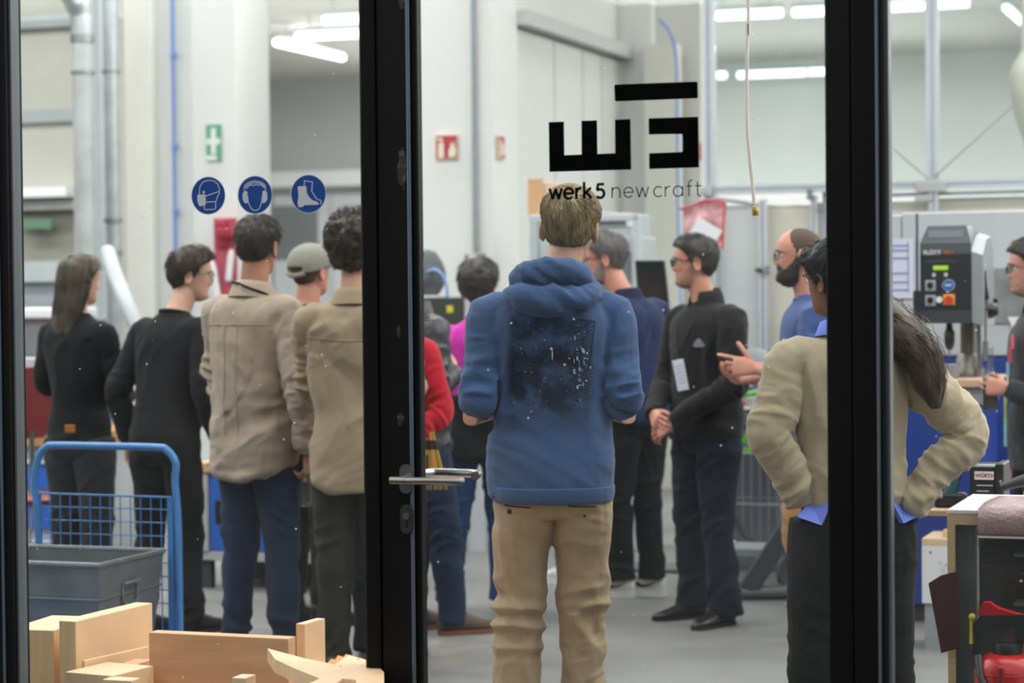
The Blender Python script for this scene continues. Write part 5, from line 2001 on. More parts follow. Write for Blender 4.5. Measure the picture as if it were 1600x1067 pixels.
for sx in (-1, 1):
    tb = MB()
    tb.add([(sx * 0.150, -0.05, 0.975), (sx * 0.10, -0.115, 0.97), (sx * 0.135, -0.125, 0.90), (sx * 0.205, -0.09, 0.925), (sx * 0.190, -0.05, 0.885),
            (sx * 0.140, -0.03, 0.975), (sx * 0.09, -0.095, 0.97), (sx * 0.125, -0.105, 0.90), (sx * 0.195, -0.07, 0.93), (sx * 0.18, -0.03, 0.89)],
           [(0, 1, 2, 3), (0, 3, 4), (5, 8, 7, 6), (5, 9, 8), (1, 6, 7, 2), (2, 7, 8, 3), (3, 8, 9, 4), (4, 9, 5, 0), (0, 5, 6, 1)])
    tb.build('shirt_tail', LB, p14['root'])
# ponytail over the right shoulder
rs = random.Random(5)
mb = MB()
pa = [Vector((0.02, -0.06, 1.63)), Vector((0.09, -0.10, 1.56)), Vector((0.155, -0.145, 1.48)), Vector((0.200, -0.155, 1.40)), Vector((0.222, -0.157, 1.33)), Vector((0.235, -0.155, 1.27))]
pts, rad = smooth_path(pa, 4, [0.045, 0.058, 0.060, 0.05, 0.038, 0.014])
v, f = tube_geo(pts, rad, 20)
A = np.array([list(p) for p in v])
nn = vnoise(np.stack([A[:, 0] * 70, A[:, 1] * 60, A[:, 2] * 14], 1)) * 0.013
A[:, 0] += nn
A[:, 1] += nn
mb.add([tuple(q) for q in A], f)
for _ in range(420):
    a = rs.uniform(0, 6.28)
    i0 = rs.randint(0, len(pts) - 9)
    r0 = rs.uniform(0.9, 1.12) if _ % 5 else rs.uniform(1.1, 1.4)
    ph = rs.uniform(0, 6.28)
    q = []
    for i in range(i0, min(i0 + 9, len(pts))):
        c = Vector(pts[i])
        rr = rad[i] * r0 * (1 + 0.12 * math.sin(ph + i * 0.9))
        q.append(c + Vector((rr * math.cos(a + 0.2 * math.sin(ph + i * 0.7)), rr * math.sin(a), 0.3 * rr * math.cos(a))))
    vs, fs_ = strand_geo(q, 0.0013)
    mb.add(vs, fs_)
mb.build('ponytail', mat('dark brown tail hair', '4A3B32', 0.45, var=0.45, vscale=30, stretch=(1, 1, 0.2)), p14['root'], smooth='all')

# ---- 15: man at the right edge with a bottle -----------------------------------------------
p15 = person(1624, 374, 1.70, 92, 'man with thin glasses at the right edge, in dark grey jacket, holding a beer bottle', skin_m=SK2, top_m=fabric('dark grey jacket cloth', '2E2F33'), legs_m=BLK,
             hair=dict(kind='short', top=0.020, side=0.012, count=900, length=0.04), hair_m=H_DARK, head=(-4, 0, 0), head_off=(0, 0.02, 0), width=1.05, hem=0.80, shoe=('boot', (SHOE_B, BLACKP)), glasses=dict(m=GMET, size=(0.024, 0.019, 0.0018)), eyes=True, seed=151,
             la=dict(el=(0.26, 0.02, 1.10), wr=(0.20, 0.19, 1.165), hd=(-0.15, 0.95, 0.12), palm=(-1, -0.1, 0), curl=(55, 60, 30), thumb=(0.6, 0.6, -0.6), tcurl=20), collar=('stand', fabric('dark grey jacket cloth', '2E2F33')))
shell(p15['P'], p15['fs'], p15['MH'], beard_mask(), 0.0012, 120, 0.5).build('stubble', mat('brown stubble', '93705F'), p15['root'], smooth='all')
LC = ['E05A6B', 'C23A55', '7FA7C4', '5D83B0', 'C9CF3F', '9DB93B', '86C9C0', '7BB9C4']
ly_ = empty('lanyard', (0, 0, 0), 0)
ly_.parent = p15['root']
for k, c in enumerate(LC):
    z1_ = 1.40 - 0.062 * k
    x_ = -0.09 + 0.002 * k
    y_ = 0.142 + 0.010 * min(k, 3)
    MB().box(x_ - 0.017, x_ + 0.017, y_ - 0.002, y_ + 0.004, z1_ - 0.062, z1_).build('stripe', mat('lanyard ' + c, c, 0.7, var=0), ly_)

# ---- 9: the man in the blue hoodie, nearest ------------------------------------------------
HD = fabric('washed blue hoodie cloth', '3C557C', var=0.14, vs=5, bump=0.3, bs=260, sheen=0.15)
def add_print(m):
    nt = m.node_tree
    b = nt.nodes['Principled BSDF']
    base = b.inputs['Base Color'].links[0].from_socket
    tc = nt.nodes.new('ShaderNodeTexCoord')
    sx = nt.nodes.new('ShaderNodeSeparateXYZ')
    nt.links.new(tc.outputs['Object'], sx.inputs[0])
    def mr(sock, a, b_, c=0.0, d=1.0):
        n = nt.nodes.new('ShaderNodeMapRange')
        n.interpolation_type = 'SMOOTHSTEP'
        n.inputs['From Min'].default_value = a
        n.inputs['From Max'].default_value = b_
        n.inputs['To Min'].default_value = c
        n.inputs['To Max'].default_value = d
        nt.links.new(sock, n.inputs['Value'])
        return n.outputs[0]
    def mul(a, b_):
        n = nt.nodes.new('ShaderNodeMath')
        n.operation = 'MULTIPLY'
        nt.links.new(a, n.inputs[0])
        nt.links.new(b_, n.inputs[1])
        return n.outputs[0]
    X, Y_, Z = sx.outputs
    n1 = nt.nodes.new('ShaderNodeTexNoise')
    n1.inputs['Scale'].default_value = 11
    n1.inputs['Detail'].default_value = 8
    n1.inputs['Roughness'].default_value = 0.65
    nt.links.new(tc.outputs['Object'], n1.inputs['Vector'])
    k = mul(mul(mr(X, -0.155, -0.12), mr(X, 0.130, 0.100)), mul(mr(Z, 1.04, 1.16), mr(Z, 1.46, 1.40)))
    k = mul(k, mr(Y_, -0.05, -0.07))
    k = mul(k, mr(n1.outputs['Fac'], 0.34, 0.60, 0.30, 1.0))
    mx = nt.nodes.new('ShaderNodeMix')
    mx.data_type = 'RGBA'
    mx.inputs[7].default_value = lin('1A2233')
    nt.links.new(k, mx.inputs[0])
    nt.links.new(base, mx.inputs[6])
    nt.links.new(mx.outputs[2], b.inputs['Base Color'])
HDP = fabric('hoodie cloth with faded print', '3C557C', var=0.14, vs=5, bump=0.3, bs=260, sheen=0.15)
add_print(HDP)
p9 = person(863, 500, 1.835, -1, 'blond man in blue hoodie with dark back print and khaki trousers, seen from behind', skin_m=SK1, top_m=HDP, legs_m=KHAKI, vox=0.006,
            hair=dict(kind='short', top=0.017, side=0.006, count=3600, length=0.045, spiral=1.4, wid=0.0011, crown=(0.012, -0.072, 0.080), rough=0.22, lift=0.10, nsteps=5), hair_m=H_BLOND, head=(-10, -4, 4), head_off=(0.052, 0.01, 0.0), headwide=0.99, width=1.05, belly=1.06, hem=0.865, hemw=1.02, waist=1.06,
            la=dict(el=(0.222, -0.045, 1.165), wr=(0.15, 0.19, 1.12), hd=(-0.6, 0.8, 0.1), palm=(0, 0, -1), cuff=0.060, fore=0.18), ra=dict(el=(0.212, -0.045, 1.155), wr=(0.13, 0.20, 1.12), hd=(-0.6, 0.8, 0.1), palm=(0, 0, -1), cuff=0.060, fore=0.18),
            sleeve_end=0.10, sleeve=1.0, seed=160, name_top='hoodie', foldamp=0.0085, legamp=0.011, legw=1.03, leg=dict(ankle=0.072, hem=0.080), feet=((-0.125, 0.0), (0.085, 0.02)), shoe=('boot', (SHOE_T, SOLE_T)))
rt, tp = p9['root'], p9['top']
# hood: thick ring round the neck with a sagging pouch behind
hb = MB()
ring = []
for a in range(0, 360, 12):
    s_, c_ = math.sin(R(a)), math.cos(R(a))
    ring.append((0.100 * c_, 0.076 * s_ - 0.024, 1.525 + (0.028 * max(0, -s_)) - 0.02 * max(0, s_)))
v, f = tube_geo(ring, [0.030 + 0.012 * max(0, -math.sin(R(a))) for a in range(0, 360, 12)], 12, closed=True)
hb.add(v, f)
ring2 = [(0.128 * math.cos(R(a)), 0.092 * math.sin(R(a)) - 0.030, 1.485 + 0.008 * math.cos(R(a * 3)) - 0.02 * max(0, -math.sin(R(a)))) for a in range(0, 360, 12)]
v, f = tube_geo(ring2, [0.028 + 0.012 * max(0, -math.sin(R(a))) for a in range(0, 360, 12)], 12, closed=True)
hb.add(v, f)
v, f = blob((0.0, -0.108, 1.462), (0.120, 0.040, 0.048), 24, 14)
hb.add(v, f)
hm_ = fuse(hb, 0.006, 3)
C, N = cos_of(hm_, True)
q = np.stack([C[:, 0] * 8, C[:, 1] * 8, C[:, 2] * 22 + C[:, 0] * 14], 1)
set_cos(hm_, C + N * (0.007 * crease(C, q, 4.0))[:, None])
hm_.materials.append(HD)
link('hood', hm_, rt)
MB().tube([(x * 0.93, y - 0.002, z + 0.035) for x, y, z in ring], 0.006, 8, closed=True).build('hood_hem', HD, rt, smooth=True)
# ribbed hem band and its ribs
bandr = [(0, 0, 0.842, 0.176, 0.136, 2.3), (0, 0, 0.846, 0.184, 0.143, 2.3), (0, 0, 0.870, 0.190, 0.147, 2.3), (0, 0, 0.893, 0.190, 0.147, 2.3)]
v, f = rings(bandr, 120, 3)
A = np.array(v)
ang = np.arctan2(A[:, 1], A[:, 0])
A[:, :2] *= (1 + 0.006 * np.sign(np.sin(ang * 60)))[:, None]
MB().add([tuple(q) for q in A], f).build('hem_band', HD, tp, smooth='all')
# raised dark print patch that follows the back, from the jacket's own surface
tm = tp.data
C, N = cos_of(tm, True)
bv = BVHTree.FromPolygons([Vector(q) for q in C], [tuple(p.vertices) for p in tm.polygons])
def on_back(x, z, off=0.002, y=-0.5):
    r_ = bv.ray_cast(Vector((x, y, z)), Vector((0, 1, 0)))
    return (r_[0] + Vector((0, -off, 0))) if r_[0] is not None else None
# rays of fine dark lines at the print's upper right corner, frame lines, paint drops
INKD = mat('print line ink', '141B28', 0.85, var=0)
def surf_line(mb, x0, z0, x1, z1, w, n=8):
    pts = [on_back(x0 + (x1 - x0) * i / n, z0 + (z1 - z0) * i / n, 0.0016) for i in range(n + 1)]
    pts = [q for q in pts if q is not None]
    if len(pts) > 1:
        mb.tube(pts, w, 4)
lb = MB()
for (a, b, c, d) in ((0.132, 1.40, 0.112, 1.25), (0.075, 1.408, 0.132, 1.40)):
    surf_line(lb, a, b, c, d, 0.0010)
for k in range(22):
    z = 1.398 - 0.011 * k
    surf_line(lb, 0.127, z, 0.127 - 0.055 - 0.01 * math.sin(k), z - 0.03 + 0.001 * k, 0.0007, 5)
for k in range(12):
    x = 0.12 - 0.010 * k
    surf_line(lb, x, 1.402, x * 0.6, 1.36, 0.0009, 4)
for k in range(12):
    z = 1.375 - 0.016 * k
    surf_line(lb, -0.125, z, -0.085, z - 0.02, 0.0009, 4)
lb.build('print_lines', INKD, tp)
DROP = mat('dried paint', 'AEB6C2', 0.8, var=0)
rs = random.Random(12)
db = MB()
spots = [(-0.002, 1.318, 0.0045, 0.004), (0.001, 1.30, 0.002, 0.018), (-0.022, 1.345, 0.003, 0.0015), (0.07, 1.35, 0.0015, 0.010)]
for _ in range(42):
    spots.append((0.085 + rs.gauss(0, 0.013), 1.27 + rs.gauss(0, 0.05), abs(rs.gauss(0.0010, 0.0014)) + 0.0004, abs(rs.gauss(0.0015, 0.003)) + 0.0004))
for _ in range(40):
    spots.append((rs.uniform(-0.12, 0.11), rs.uniform(1.10, 1.42), abs(rs.gauss(0, 0.0009)) + 0.0004, abs(rs.gauss(0, 0.0012)) + 0.0004))
for (x, z, w, h) in spots:
    q = on_back(x, z, 0.0022)
    if q is None:
        continue
    db.prism([(w * math.cos(t) * rs.uniform(0.7, 1.2), h * math.sin(t) * rs.uniform(0.7, 1.2)) for t in [k * math.pi / 4 for k in range(8)]], -0.0006, 0.0003, M=Matrix.Translation(q))
db.build('paint_drops', DROP, tp)
# trouser pockets
tm = p9['legs'].data
C = cos_of(tm)
bv = BVHTree.FromPolygons([Vector(q) for q in C], [tuple(p.vertices) for p in tm.polygons])
pk = MB()
surf_line(pk, 0.045, 0.838, 0.130, 0.834, 0.0022, 8)
surf_line(pk, -0.150, 0.838, -0.070, 0.834, 0.0022, 8)
pk.build('pocket_slit', mat('pocket shade cloth', '2C241C', 0.9), p9['legs'])
for (x, z, r__) in ((-0.135, 0.820, 0.0075), (0.095, 0.806, 0.004)):
    q = on_back(x, z, 0.002)
    if q is not None:
        MB().lathe([(r__, 0), (r__, 0.003), (r__ * 0.5, 0.004)], 14, M=Matrix.Translation(q) @ Matrix.Rotation(R(90), 4, 'X')).build('button', mat('dark button', '1E1813', 0.4), p9['legs'])
sm = MB()
surf_line(sm, 0.0, 0.835, 0.0, 0.77, 0.0018, 8)
sm.build('seat_seam', KHAKI, p9['legs'])
# ================================================================== things in the hall
def plane(v, pxref, pyref=600):
    """an Empty's spot on the plane v and a picture-to-local reader for that plane"""
    u0, _ = at_v(pxref, pyref, v)
    def f(px, py, vv=None):
        u, z = at_v(px, py, v if vv is None else vv)
        return (u - u0, z)
    return T(u0, v, 0), f


def v_of(px, Y):
    p = W(px, 500, Y)
    return uv_of(p)[1]


def held(px, py, Y):
    return W(px, py, Y)


# ---- transport trolley with its mesh end panel, and the grey tub on it --------------------
vT = v_of(165, 8.85)
loc, f = plane(vT, 165)
xa, _ = f(56, 760)
xb, _ = f(278, 760)
_, zt = f(165, 697)
e = empty('transport_trolley', loc, HALL_ROT)
tag(e, 'blue steel transport trolley with a mesh end panel and bent tube handle', 'trolley')
zd = 0.20
h = smooth_path([(xa + 0.012, 0, zd), (xa + 0.008, 0, zt - 0.30), (xa - 0.006, 0, zt - 0.16), (xa + 0.014, 0, zt - 0.05), (xa + 0.05, 0, zt - 0.008), (xa + 0.09, 0, zt), (0, 0, zt), (xb - 0.09, 0, zt - 0.002), (xb - 0.045, 0, zt - 0.012), (xb - 0.008, 0, zt - 0.06), (xb - 0.012, 0, zt - 0.13), (xb - 0.004, 0, zt - 0.24), (xb, 0, zt - 0.4), (xb, 0, zd)], 5)
MB().tube(h, 0.0145, 12).build('handle_frame', BLUET, e, smooth=True)
_, zm = f(165, 773)
MB().box(xb - 0.045, xb - 0.02, -0.006, 0.006, zd, zm - 0.01).build('side_bar', BLUET, e)
MB().tube([(xa + 0.02, 0.0, zd), (xa + 0.02, 0, zm), (xb - 0.03, 0, zm - 0.004), (xb - 0.03, 0, zd)], 0.0055, 8).build('mesh_rim', BLUET, e, smooth=True)
n_ = 13
for k in range(1, n_):
    x = xa + 0.02 + (xb - xa - 0.05) * k / n_
    MB().tube([(x, 0, zd), (x, 0, zm)], 0.0024, 5).build('mesh_wire', BLUET, e)
for k in range(1, 9):
    z = zm - 0.052 * k
    MB().tube([(xa + 0.02, 0.003, z), (xb - 0.03, 0.003, z)], 0.0024, 5).build('mesh_wire', BLUET, e)
dk = MB().box(xa - 0.25, xb + 0.02, -0.80, 0.04, zd - 0.03, zd, bev=0.004).build('deck', BLUET, e)
for (x, y) in ((xa - 0.15, -0.7), (xb - 0.06, -0.7), (xa - 0.15, -0.06), (xb - 0.06, -0.06)):
    w = MB().lathe([(0.03, -0.018), (0.066, -0.02), (0.07, -0.012), (0.07, 0.012), (0.066, 0.02), (0.03, 0.018)], 24, M=Matrix.Translation((x, y, 0.07)) @ Matrix.Rotation(R(90), 4, 'Y'))
    wo = w.build('wheel', mat('grey rubber', '6B6C6E', 0.7), e, smooth=True)
    MB().box(x - 0.03, x + 0.03, y - 0.03, y + 0.03, 0.10, zd - 0.03).build('caster_fork', STEEL, wo)

TUBM = mat('scratched grey tub', '6C6E70', 0.5, 0.25, var=0.14, vscale=7, bump=0.05)
vF = v_of(155, 8.27)
vBk = vT - 0.03
u1, ztub = at_v(155, 884, vF)
u1b, _ = at_v(264, 858, vBk)
u0 = u1 - 0.62
tz0 = zd + 0.002
tl = empty('storage_tub', T((u0 + u1) / 2, (vF + vBk) / 2, tz0), HALL_ROT)
tag(tl, 'large scratched grey metal tub standing on the blue trolley', 'tub')
w2, d2, hh = (u1 - u0) / 2, (vBk - vF) / 2, ztub - tz0
tb = MB()
t_ = 0.008
def wallq(x0, x1, y0, y1, taper):
    pass
bx = 0.03
outer = [(-w2 + bx, -d2 + bx, 0), (w2 - bx, -d2 + bx, 0), (w2 - bx, d2 - bx, 0), (-w2 + bx, d2 - bx, 0), (-w2, -d2, hh), (w2, -d2, hh), (w2, d2, hh), (-w2, d2, hh)]
inner = [(x * 0.975, y * 0.975, z + (0.008 if z == 0 else 0)) for x, y, z in outer]
fc = [(0, 3, 2, 1), (8, 9, 10, 11)]
for i in range(4):
    j = (i + 1) % 4
    fc += [(i, j, j + 4, i + 4), (i + 8, i + 12, j + 12, j + 8), (i + 4, j + 4, j + 12, i + 12)]
tb.add(outer + inner, fc)
body_ = tb.build('tub_body', TUBM, tl)
rim = [(-w2, -d2, hh), (w2, -d2, hh), (w2, d2, hh), (-w2, d2, hh)]
MB().tube(rim, 0.011, 8, closed=True, up=(0, 0, 1)).build('rim', mat('worn grey rim', '74787C', 0.45, 0.3, var=0.15, vscale=20), tl)
for z in (hh * 0.60,):
    MB().tube([(x * (0.935 + 0.06 * z / hh) * 1.0, y * (0.935 + 0.06 * z / hh), z) for x, y, _ in rim], 0.005, 6, closed=True, up=(0, 0, 1)).build('bead', TUBM, tl)
hx_ = w2 - 0.008
hm_ = empty('grip', (hx_, -0.01, hh * 0.62), 0)
hm_.parent = tl
MB().tube(smooth_path([(0, -0.055, 0.03), (0.014, -0.05, 0.035), (0.02, -0.03, 0.036), (0.02, 0.03, 0.036), (0.014, 0.05, 0.035), (0, 0.055, 0.03)], 3), 0.007, 8).build('handle_bar', TUBM, hm_, smooth=True)
MB().tube(smooth_path([(0.002, -0.055, 0.03), (0.004, -0.052, -0.03), (0.004, -0.03, -0.045), (0.004, 0.03, -0.045), (0.004, 0.052, -0.03), (0.002, 0.055, 0.03)], 3), 0.005, 8).build('handle_bowl', TUBM, hm_, smooth=True)

# ---- beech offcuts just behind the glass, bottom left ------------------------------------------
def plank(name, px0, py0, px1, py1, v0, v1, z0, m, label, twist=0.0, tilt=0.0, ms=None):
    """upright block; front face upper corners read at plane v0"""
    u0, z0_ = at_v(px0, py0, v0)
    u1_, z1_ = at_v(px1, py1, v0)
    zt_ = (z0_ + z1_) / 2
    w_ = (u1_ - u0) / 2
    e_ = MB().box(-w_, w_, -(v1 - v0) / 2, (v1 - v0) / 2, 0, zt_ - z0, bev=0.0015).build(name, m, loc=T((u0 + u1_) / 2, (v0 + v1) / 2, z0), rot=(tilt, 0, HALL_ROT + twist))
    tag(e_, label, 'wood block', 'beech offcuts behind the left glass')
    return e_


ZB = 0.30
cr = empty('pallet_box', T(gu(300), 0.62, 0), HALL_ROT)
tag(cr, 'low wooden pallet box under the beech offcuts behind the left glass', 'box')
cw = (gu(585) - gu(20)) / 2
for k in range(3):
    MB().box(-cw, cw, -0.43, -0.415, 0.02 + 0.095 * k, 0.10 + 0.095 * k, bev=0.002).build('board', WOOD, cr)
    MB().box(-cw, cw, 0.415, 0.43, 0.02 + 0.095 * k, 0.10 + 0.095 * k, bev=0.002).build('board', WOOD, cr)
for k in range(8):
    y = -0.40 + 0.8 * k / 7
    MB().box(-cw, cw, y - 0.05, y + 0.045, ZB - 0.02, ZB - 0.002, bev=0.002).build('board', WOOD, cr)
for sx in (-1, 1):
    for sy in (-0.39, 0.39):
        MB().box(sx * cw - 0.035, sx * cw + 0.035, sy - 0.025, sy + 0.025, 0, ZB - 0.02).build('post', WOOD, cr)

# wide board (front centre)
uA, zA = at_v(232, 988, 0.36)
uB, _ = at_v(450, 992, 0.36)
m_ = MB().box(-(uB - uA) / 2, (uB - uA) / 2, -0.024, 0.024, 0, zA - ZB, bev=0.0015)
o = m_.build('beech_board', WOODD, loc=T((uA + uB) / 2, 0.385, ZB), rot=HALL_ROT)
tag(o, 'wide reddish beech board standing upright, front centre of the offcuts', 'wood block', 'beech offcuts behind the left glass')
# tall thick beam, left, running into the hall
def vblock(name, pxa, pya, pxb, pyb, width, v0, m, label, z0=ZB, bev=0.0015):
    """long block running away from the glass: nearest top right corner (pxa,pya) at v0, far top corner at (pxb,pyb); width to the left"""
    u_, z_ = at_v(pxa, pya, v0)
    # find where the sight line through the far corner has height z_
    d = ray(pxb, pyb)
    t = (z_ - EYE) / d.z
    q = Vector((0, 0, EYE)) + d * t
    uq, vq = uv_of(q)
    a = math.atan2(uq - u_, vq - v0)
    L = math.hypot(uq - u_, vq - v0)
    e_ = MB().box(-width, 0, 0, L, z0 - z_, 0, bev=bev).build(name, m, loc=T(u_, v0, z_), rot=HALL_ROT - a)
    tag(e_, label, 'wood block', 'beech offcuts behind the left glass')
    return e_


vblock('beech_beam', 118, 971, 238, 942, 0.055, 0.30, WOODL, 'tall thick beech beam at the left, running away from the glass')
vblock('beech_beam', 84, 985, 150, 963, 0.14, 0.34, WOODL, 'broad low beech block at the far left edge of the offcuts')
vblock('beech_strip', 132, 1032, 232, 1010, 0.010, 0.26, WOODL, 'thin beech strip leaning along the tall beam', z0=ZB)
vblock('beech_strip', 178, 1052, 236, 1030, 0.05, 0.20, WOODD, 'short reddish beech strip in front of the thin strip', z0=ZB)
vblock('beech_beam', 176, 1056, 240, 1040, 0.16, 0.14, WOODL, 'pale beech wedge lowest in the left corner')
vblock('beech_plank', 476, 975, 508, 966, 0.028, 0.52, WOODL, 'narrow upright beech plank right of the wide board')
o = plank('beech_block', 362, 1058, 384, 1060, 0.10, 0.16, ZB, WOODL, 'small beech block tip in front of the wide board')
o = plank('beech_block', 160, 1062, 205, 1063, 0.10, 0.15, ZB, WOODL, 'small beech corner piece at the bottom edge left of the wide board')
# cross shaped joint of two flat beech parts (milled curves)
def flat_piece(pts, z0, z1, v, pxref, name, m, label, tilt=(0, 0), ):
    pass
cz = at_v(470, 1040, 0.22)[1]
P_ = []
def top_pt(px, py, z):
    d = ray(px, py)
    t = (z - EYE) / d.z
    q = Vector((0, 0, EYE)) + d * t
    return uv_of(q)
outline = [(418, 1013), (482, 1030), (523, 1038), (545, 1023), (566, 1029), (583, 1034), (600, 1050), (600, 1085), (560, 1085), (556, 1062), (535, 1060), (510, 1078), (480, 1085), (440, 1085), (500, 1060), (460, 1044), (430, 1030)]
tops = [top_pt(a, b, cz + 0.05) for a, b in outline]
cu0 = sum(p[0] for p in tops) / len(tops)
cv0 = sum(p[1] for p in tops) / len(tops)
n = len(tops)
vs = [(p[0] - cu0, p[1] - cv0, 0) for p in tops] + [(p[0] - cu0, p[1] - cv0, -0.035) for p in tops]
fs_ = [tuple(range(n)), tuple(range(n, 2 * n))[::-1]] + [(i, i + n, (i + 1) % n + n, (i + 1) % n) for i in range(n)]
cp = MB().add(vs, fs_).build('milled_joint', WOODL, loc=T(cu0, cv0, cz + 0.05), rot=HALL_ROT)
tag(cp, 'branching milled beech joint with curved cut-outs, right end of the offcuts', 'wood block', 'beech offcuts behind the left glass')
for (a, b) in ((532, 1041), (560, 1030)):
    q = top_pt(a, b, cz + 0.05)
    MB().lathe([(0.0035, 0), (0.0035, 0.0006)], 12).build('dowel_hole', mat('dark hole', '3A2A1C', 0.9), cp, loc=(q[0] - cu0, q[1] - cv0, 0.0001))
outline = [(512, 1036), (518, 1030), (524, 1031), (528, 1024), (536, 1027), (541, 1022), (550, 1026), (540, 1035), (528, 1044)]
tops = [top_pt(a, b, cz + 0.045) for a, b in outline]
vs = [(p[0] - cu0, p[1] - cv0, 0.0) for p in tops] + [(p[0] - cu0, p[1] - cv0, -0.03) for p in tops]
n = len(tops)
fs_ = [tuple(range(n)), tuple(range(n, 2 * n))[::-1]] + [(i, i + n, (i + 1) % n + n, (i + 1) % n) for i in range(n)]
MB().add(vs, fs_).build('broken_edge', mat('orange torn wood', 'C98A4A', 0.8, var=0.2, vscale=60), cp, loc=(0, 0, -0.004))

# ---- work benches on the left ---------------------------------------------------------------
vC = v_of(50, 12.0)
loc, f = plane(vC, 50)
e = empty('tool_cabinet', loc, HALL_ROT)
tag(e, 'blue drawer bench with wooden top at the far left behind the woman', 'cabinet')
_, zt = f(50, 675)
MB().box(-1.2, 0.36, -0.02, 0.75, zt - 0.075, zt, bev=0.004).build('worktop', mat('orange beech top', 'B98A57', 0.5, var=0.08, vscale=4, stretch=(10, 1, 1)), e)
MB().box(-1.15, 0.33, 0.02, 0.70, 0.05, zt - 0.075).build('cabinet_body', LGREY, e)
zz0 = zt - 0.10
for k in range(3):
    hgt = (zt - 0.16) / 3
    dr = MB().box(-0.62, 0.32, 0.0, 0.02, 0.07 + hgt * k, 0.07 + hgt * (k + 1) - 0.05, bev=0.003).build('drawer', BLUEC, e)
    MB().box(-0.58, 0.28, -0.014, 0.0, 0.07 + hgt * (k + 1) - 0.075, 0.07 + hgt * (k + 1) - 0.055).build('drawer_pull', mat('white pull', 'D8DBDF', 0.5), dr)
# machine on that bench
e = empty('bench_machine', T(uv_of(W(52, 640, 12.2))[0] - 0.15, vC + 0.3, zt), HALL_ROT)
tag(e, 'dark bench machine with a grey lid on the left bench', 'machine')
MB().box(-0.5, 0.42, -0.2, 0.2, 0.0, 0.09, bev=0.01).build('machine_base', mat('dark machine', '26292B', 0.4), e)
MB().box(-0.45, 0.40, -0.16, 0.18, 0.09, 0.26, bev=0.02).build('machine_body', mat('dark green machine', '2E3432', 0.35), e)
MB().box(-0.47, 0.42, -0.20, 0.2, 0.26, 0.285, bev=0.008).build('machine_lid', LGREY, e)
MB().lathe([(0.03, 0), (0.05, 0.03), (0.045, 0.09), (0.02, 0.11)], 16).build('white_knob', PAPER, e, loc=(-0.02, -0.24, 0.02), smooth=True)
# red chair behind the left woman
q = place(62, 11.0, 0, 600)
e = empty('red_chair', q, R(30))
e.scale = (0.75, 0.75, 1.13)
tag(e, 'round backed dark red chair beside the far left woman', 'chair')
bk = MB()
pl = [(0.2 * math.cos(R(a)), 0.86 + 0.17 * math.sin(R(a))) for a in range(0, 360, 20)]
pl = [(x, max(z, 0.72)) for x, z in pl]
bk.prism([(x * 0.8, z) for x, z in pl], 0.18, 0.20)
bk.build('backrest', mat('dark red plastic', '7A2B2E', 0.4), e)
MB().lathe([(0.0, 0.45), (0.2, 0.452), (0.21, 0.47), (0.19, 0.48)], 24).build('seat', mat('dark red plastic', '7A2B2E'), e, smooth=True)
MB().box(-0.015, 0.015, 0.17, 0.19, 0.46, 0.75).build('back_bar', STEEL, e)
for (x, y) in ((-0.15, -0.15), (0.15, -0.15), (-0.15, 0.15), (0.15, 0.15)):
    MB().tube([(x * 0.6, y * 0.6, 0.45), (x * 1.2, y * 1.2, 0.0)], 0.011, 8).build('leg', STEEL, e, smooth=True)
# pale machines seen past the woman's shoulder
q = place(40, 13.0, 0, 600)
e = empty('white_machine', T(uv_of(q)[0] - 0.4, uv_of(q)[1], 0), HALL_ROT)
tag(e, 'pale grey machine cabinet with blue front left of the long haired woman', 'machine')
MB().box(-0.7, 0.62, 0, 0.6, 0.0, 0.95, bev=0.01).build('lower_body', mat('faded blue paint', '5B78B8', 0.5), e)
MB().box(-0.7, 0.62, -0.01, 0.6, 0.95, 1.16, bev=0.01).build('middle_body', LGREY, e)
MB().box(-0.7, 0.60, 0.05, 0.6, 1.16, 1.38, bev=0.01).build('upper_body', mat('mid grey machine', '7E8388', 0.5, var=0.2), e)
MB().box(-0.7, 0.56, 0.0, 0.55, 1.38, 1.44, bev=0.01).build('machine_lid', PAPER, e)

# second bench with a blue drawer unit behind the beige men
vC2 = v_of(340, 11.6)
loc, f = plane(vC2, 340)
e = empty('blue_workbench', loc, HALL_ROT)
tag(e, 'grey framed bench with blue cupboard behind the men in beige', 'workbench')
xr, _ = f(560, 760)
xl, _ = f(334, 760)
_, z1 = f(340, 738)
_, z2 = f(340, 862)
x2, _ = f(327, 760)
x3, _ = f(352, 760)
MB().box(xl - 0.1, xr, 0.0, 0.7, z2 - 0.045, z2, bev=0.003).build('lower_rail', LGREY, e)
MB().box(x2 - 0.04, x2 - 0.005, -0.01, 0.6, z2, z1, bev=0.003).build('frame_post', LGREY, e)
dr = MB().box(x2, x2 + 0.48, 0.0, 0.5, z2 + 0.002, z1, bev=0.004).build('cupboard', BLUEC, e)
MB().box(x2 + 0.035, x2 + 0.07, -0.008, 0.0, (z1 + z2) / 2 - 0.06, (z1 + z2) / 2 + 0.06, bev=0.003).build('handle_recess', BLACKP, dr)
MB().box(xl - 0.1, xr, -0.02, 0.7, z1, z1 + 0.05, bev=0.003).build('worktop', WOOD, e)
for x in (xl - 0.06, xr - 0.05):
    for y in (0.05, 0.65):
        MB().box(x - 0.025, x + 0.025, y - 0.025, y + 0.025, 0.0, z2 - 0.045).build('leg', DGREY, e)
MB().box(xl - 0.05, xr - 0.1, 0.30, 0.36, 0.10, 0.16).build('cross_bar', DGREY, e)
MB().box(xl, xr - 0.2, 0.45, 0.55, 0.0, 0.10).build('floor_box', DGREY, e)

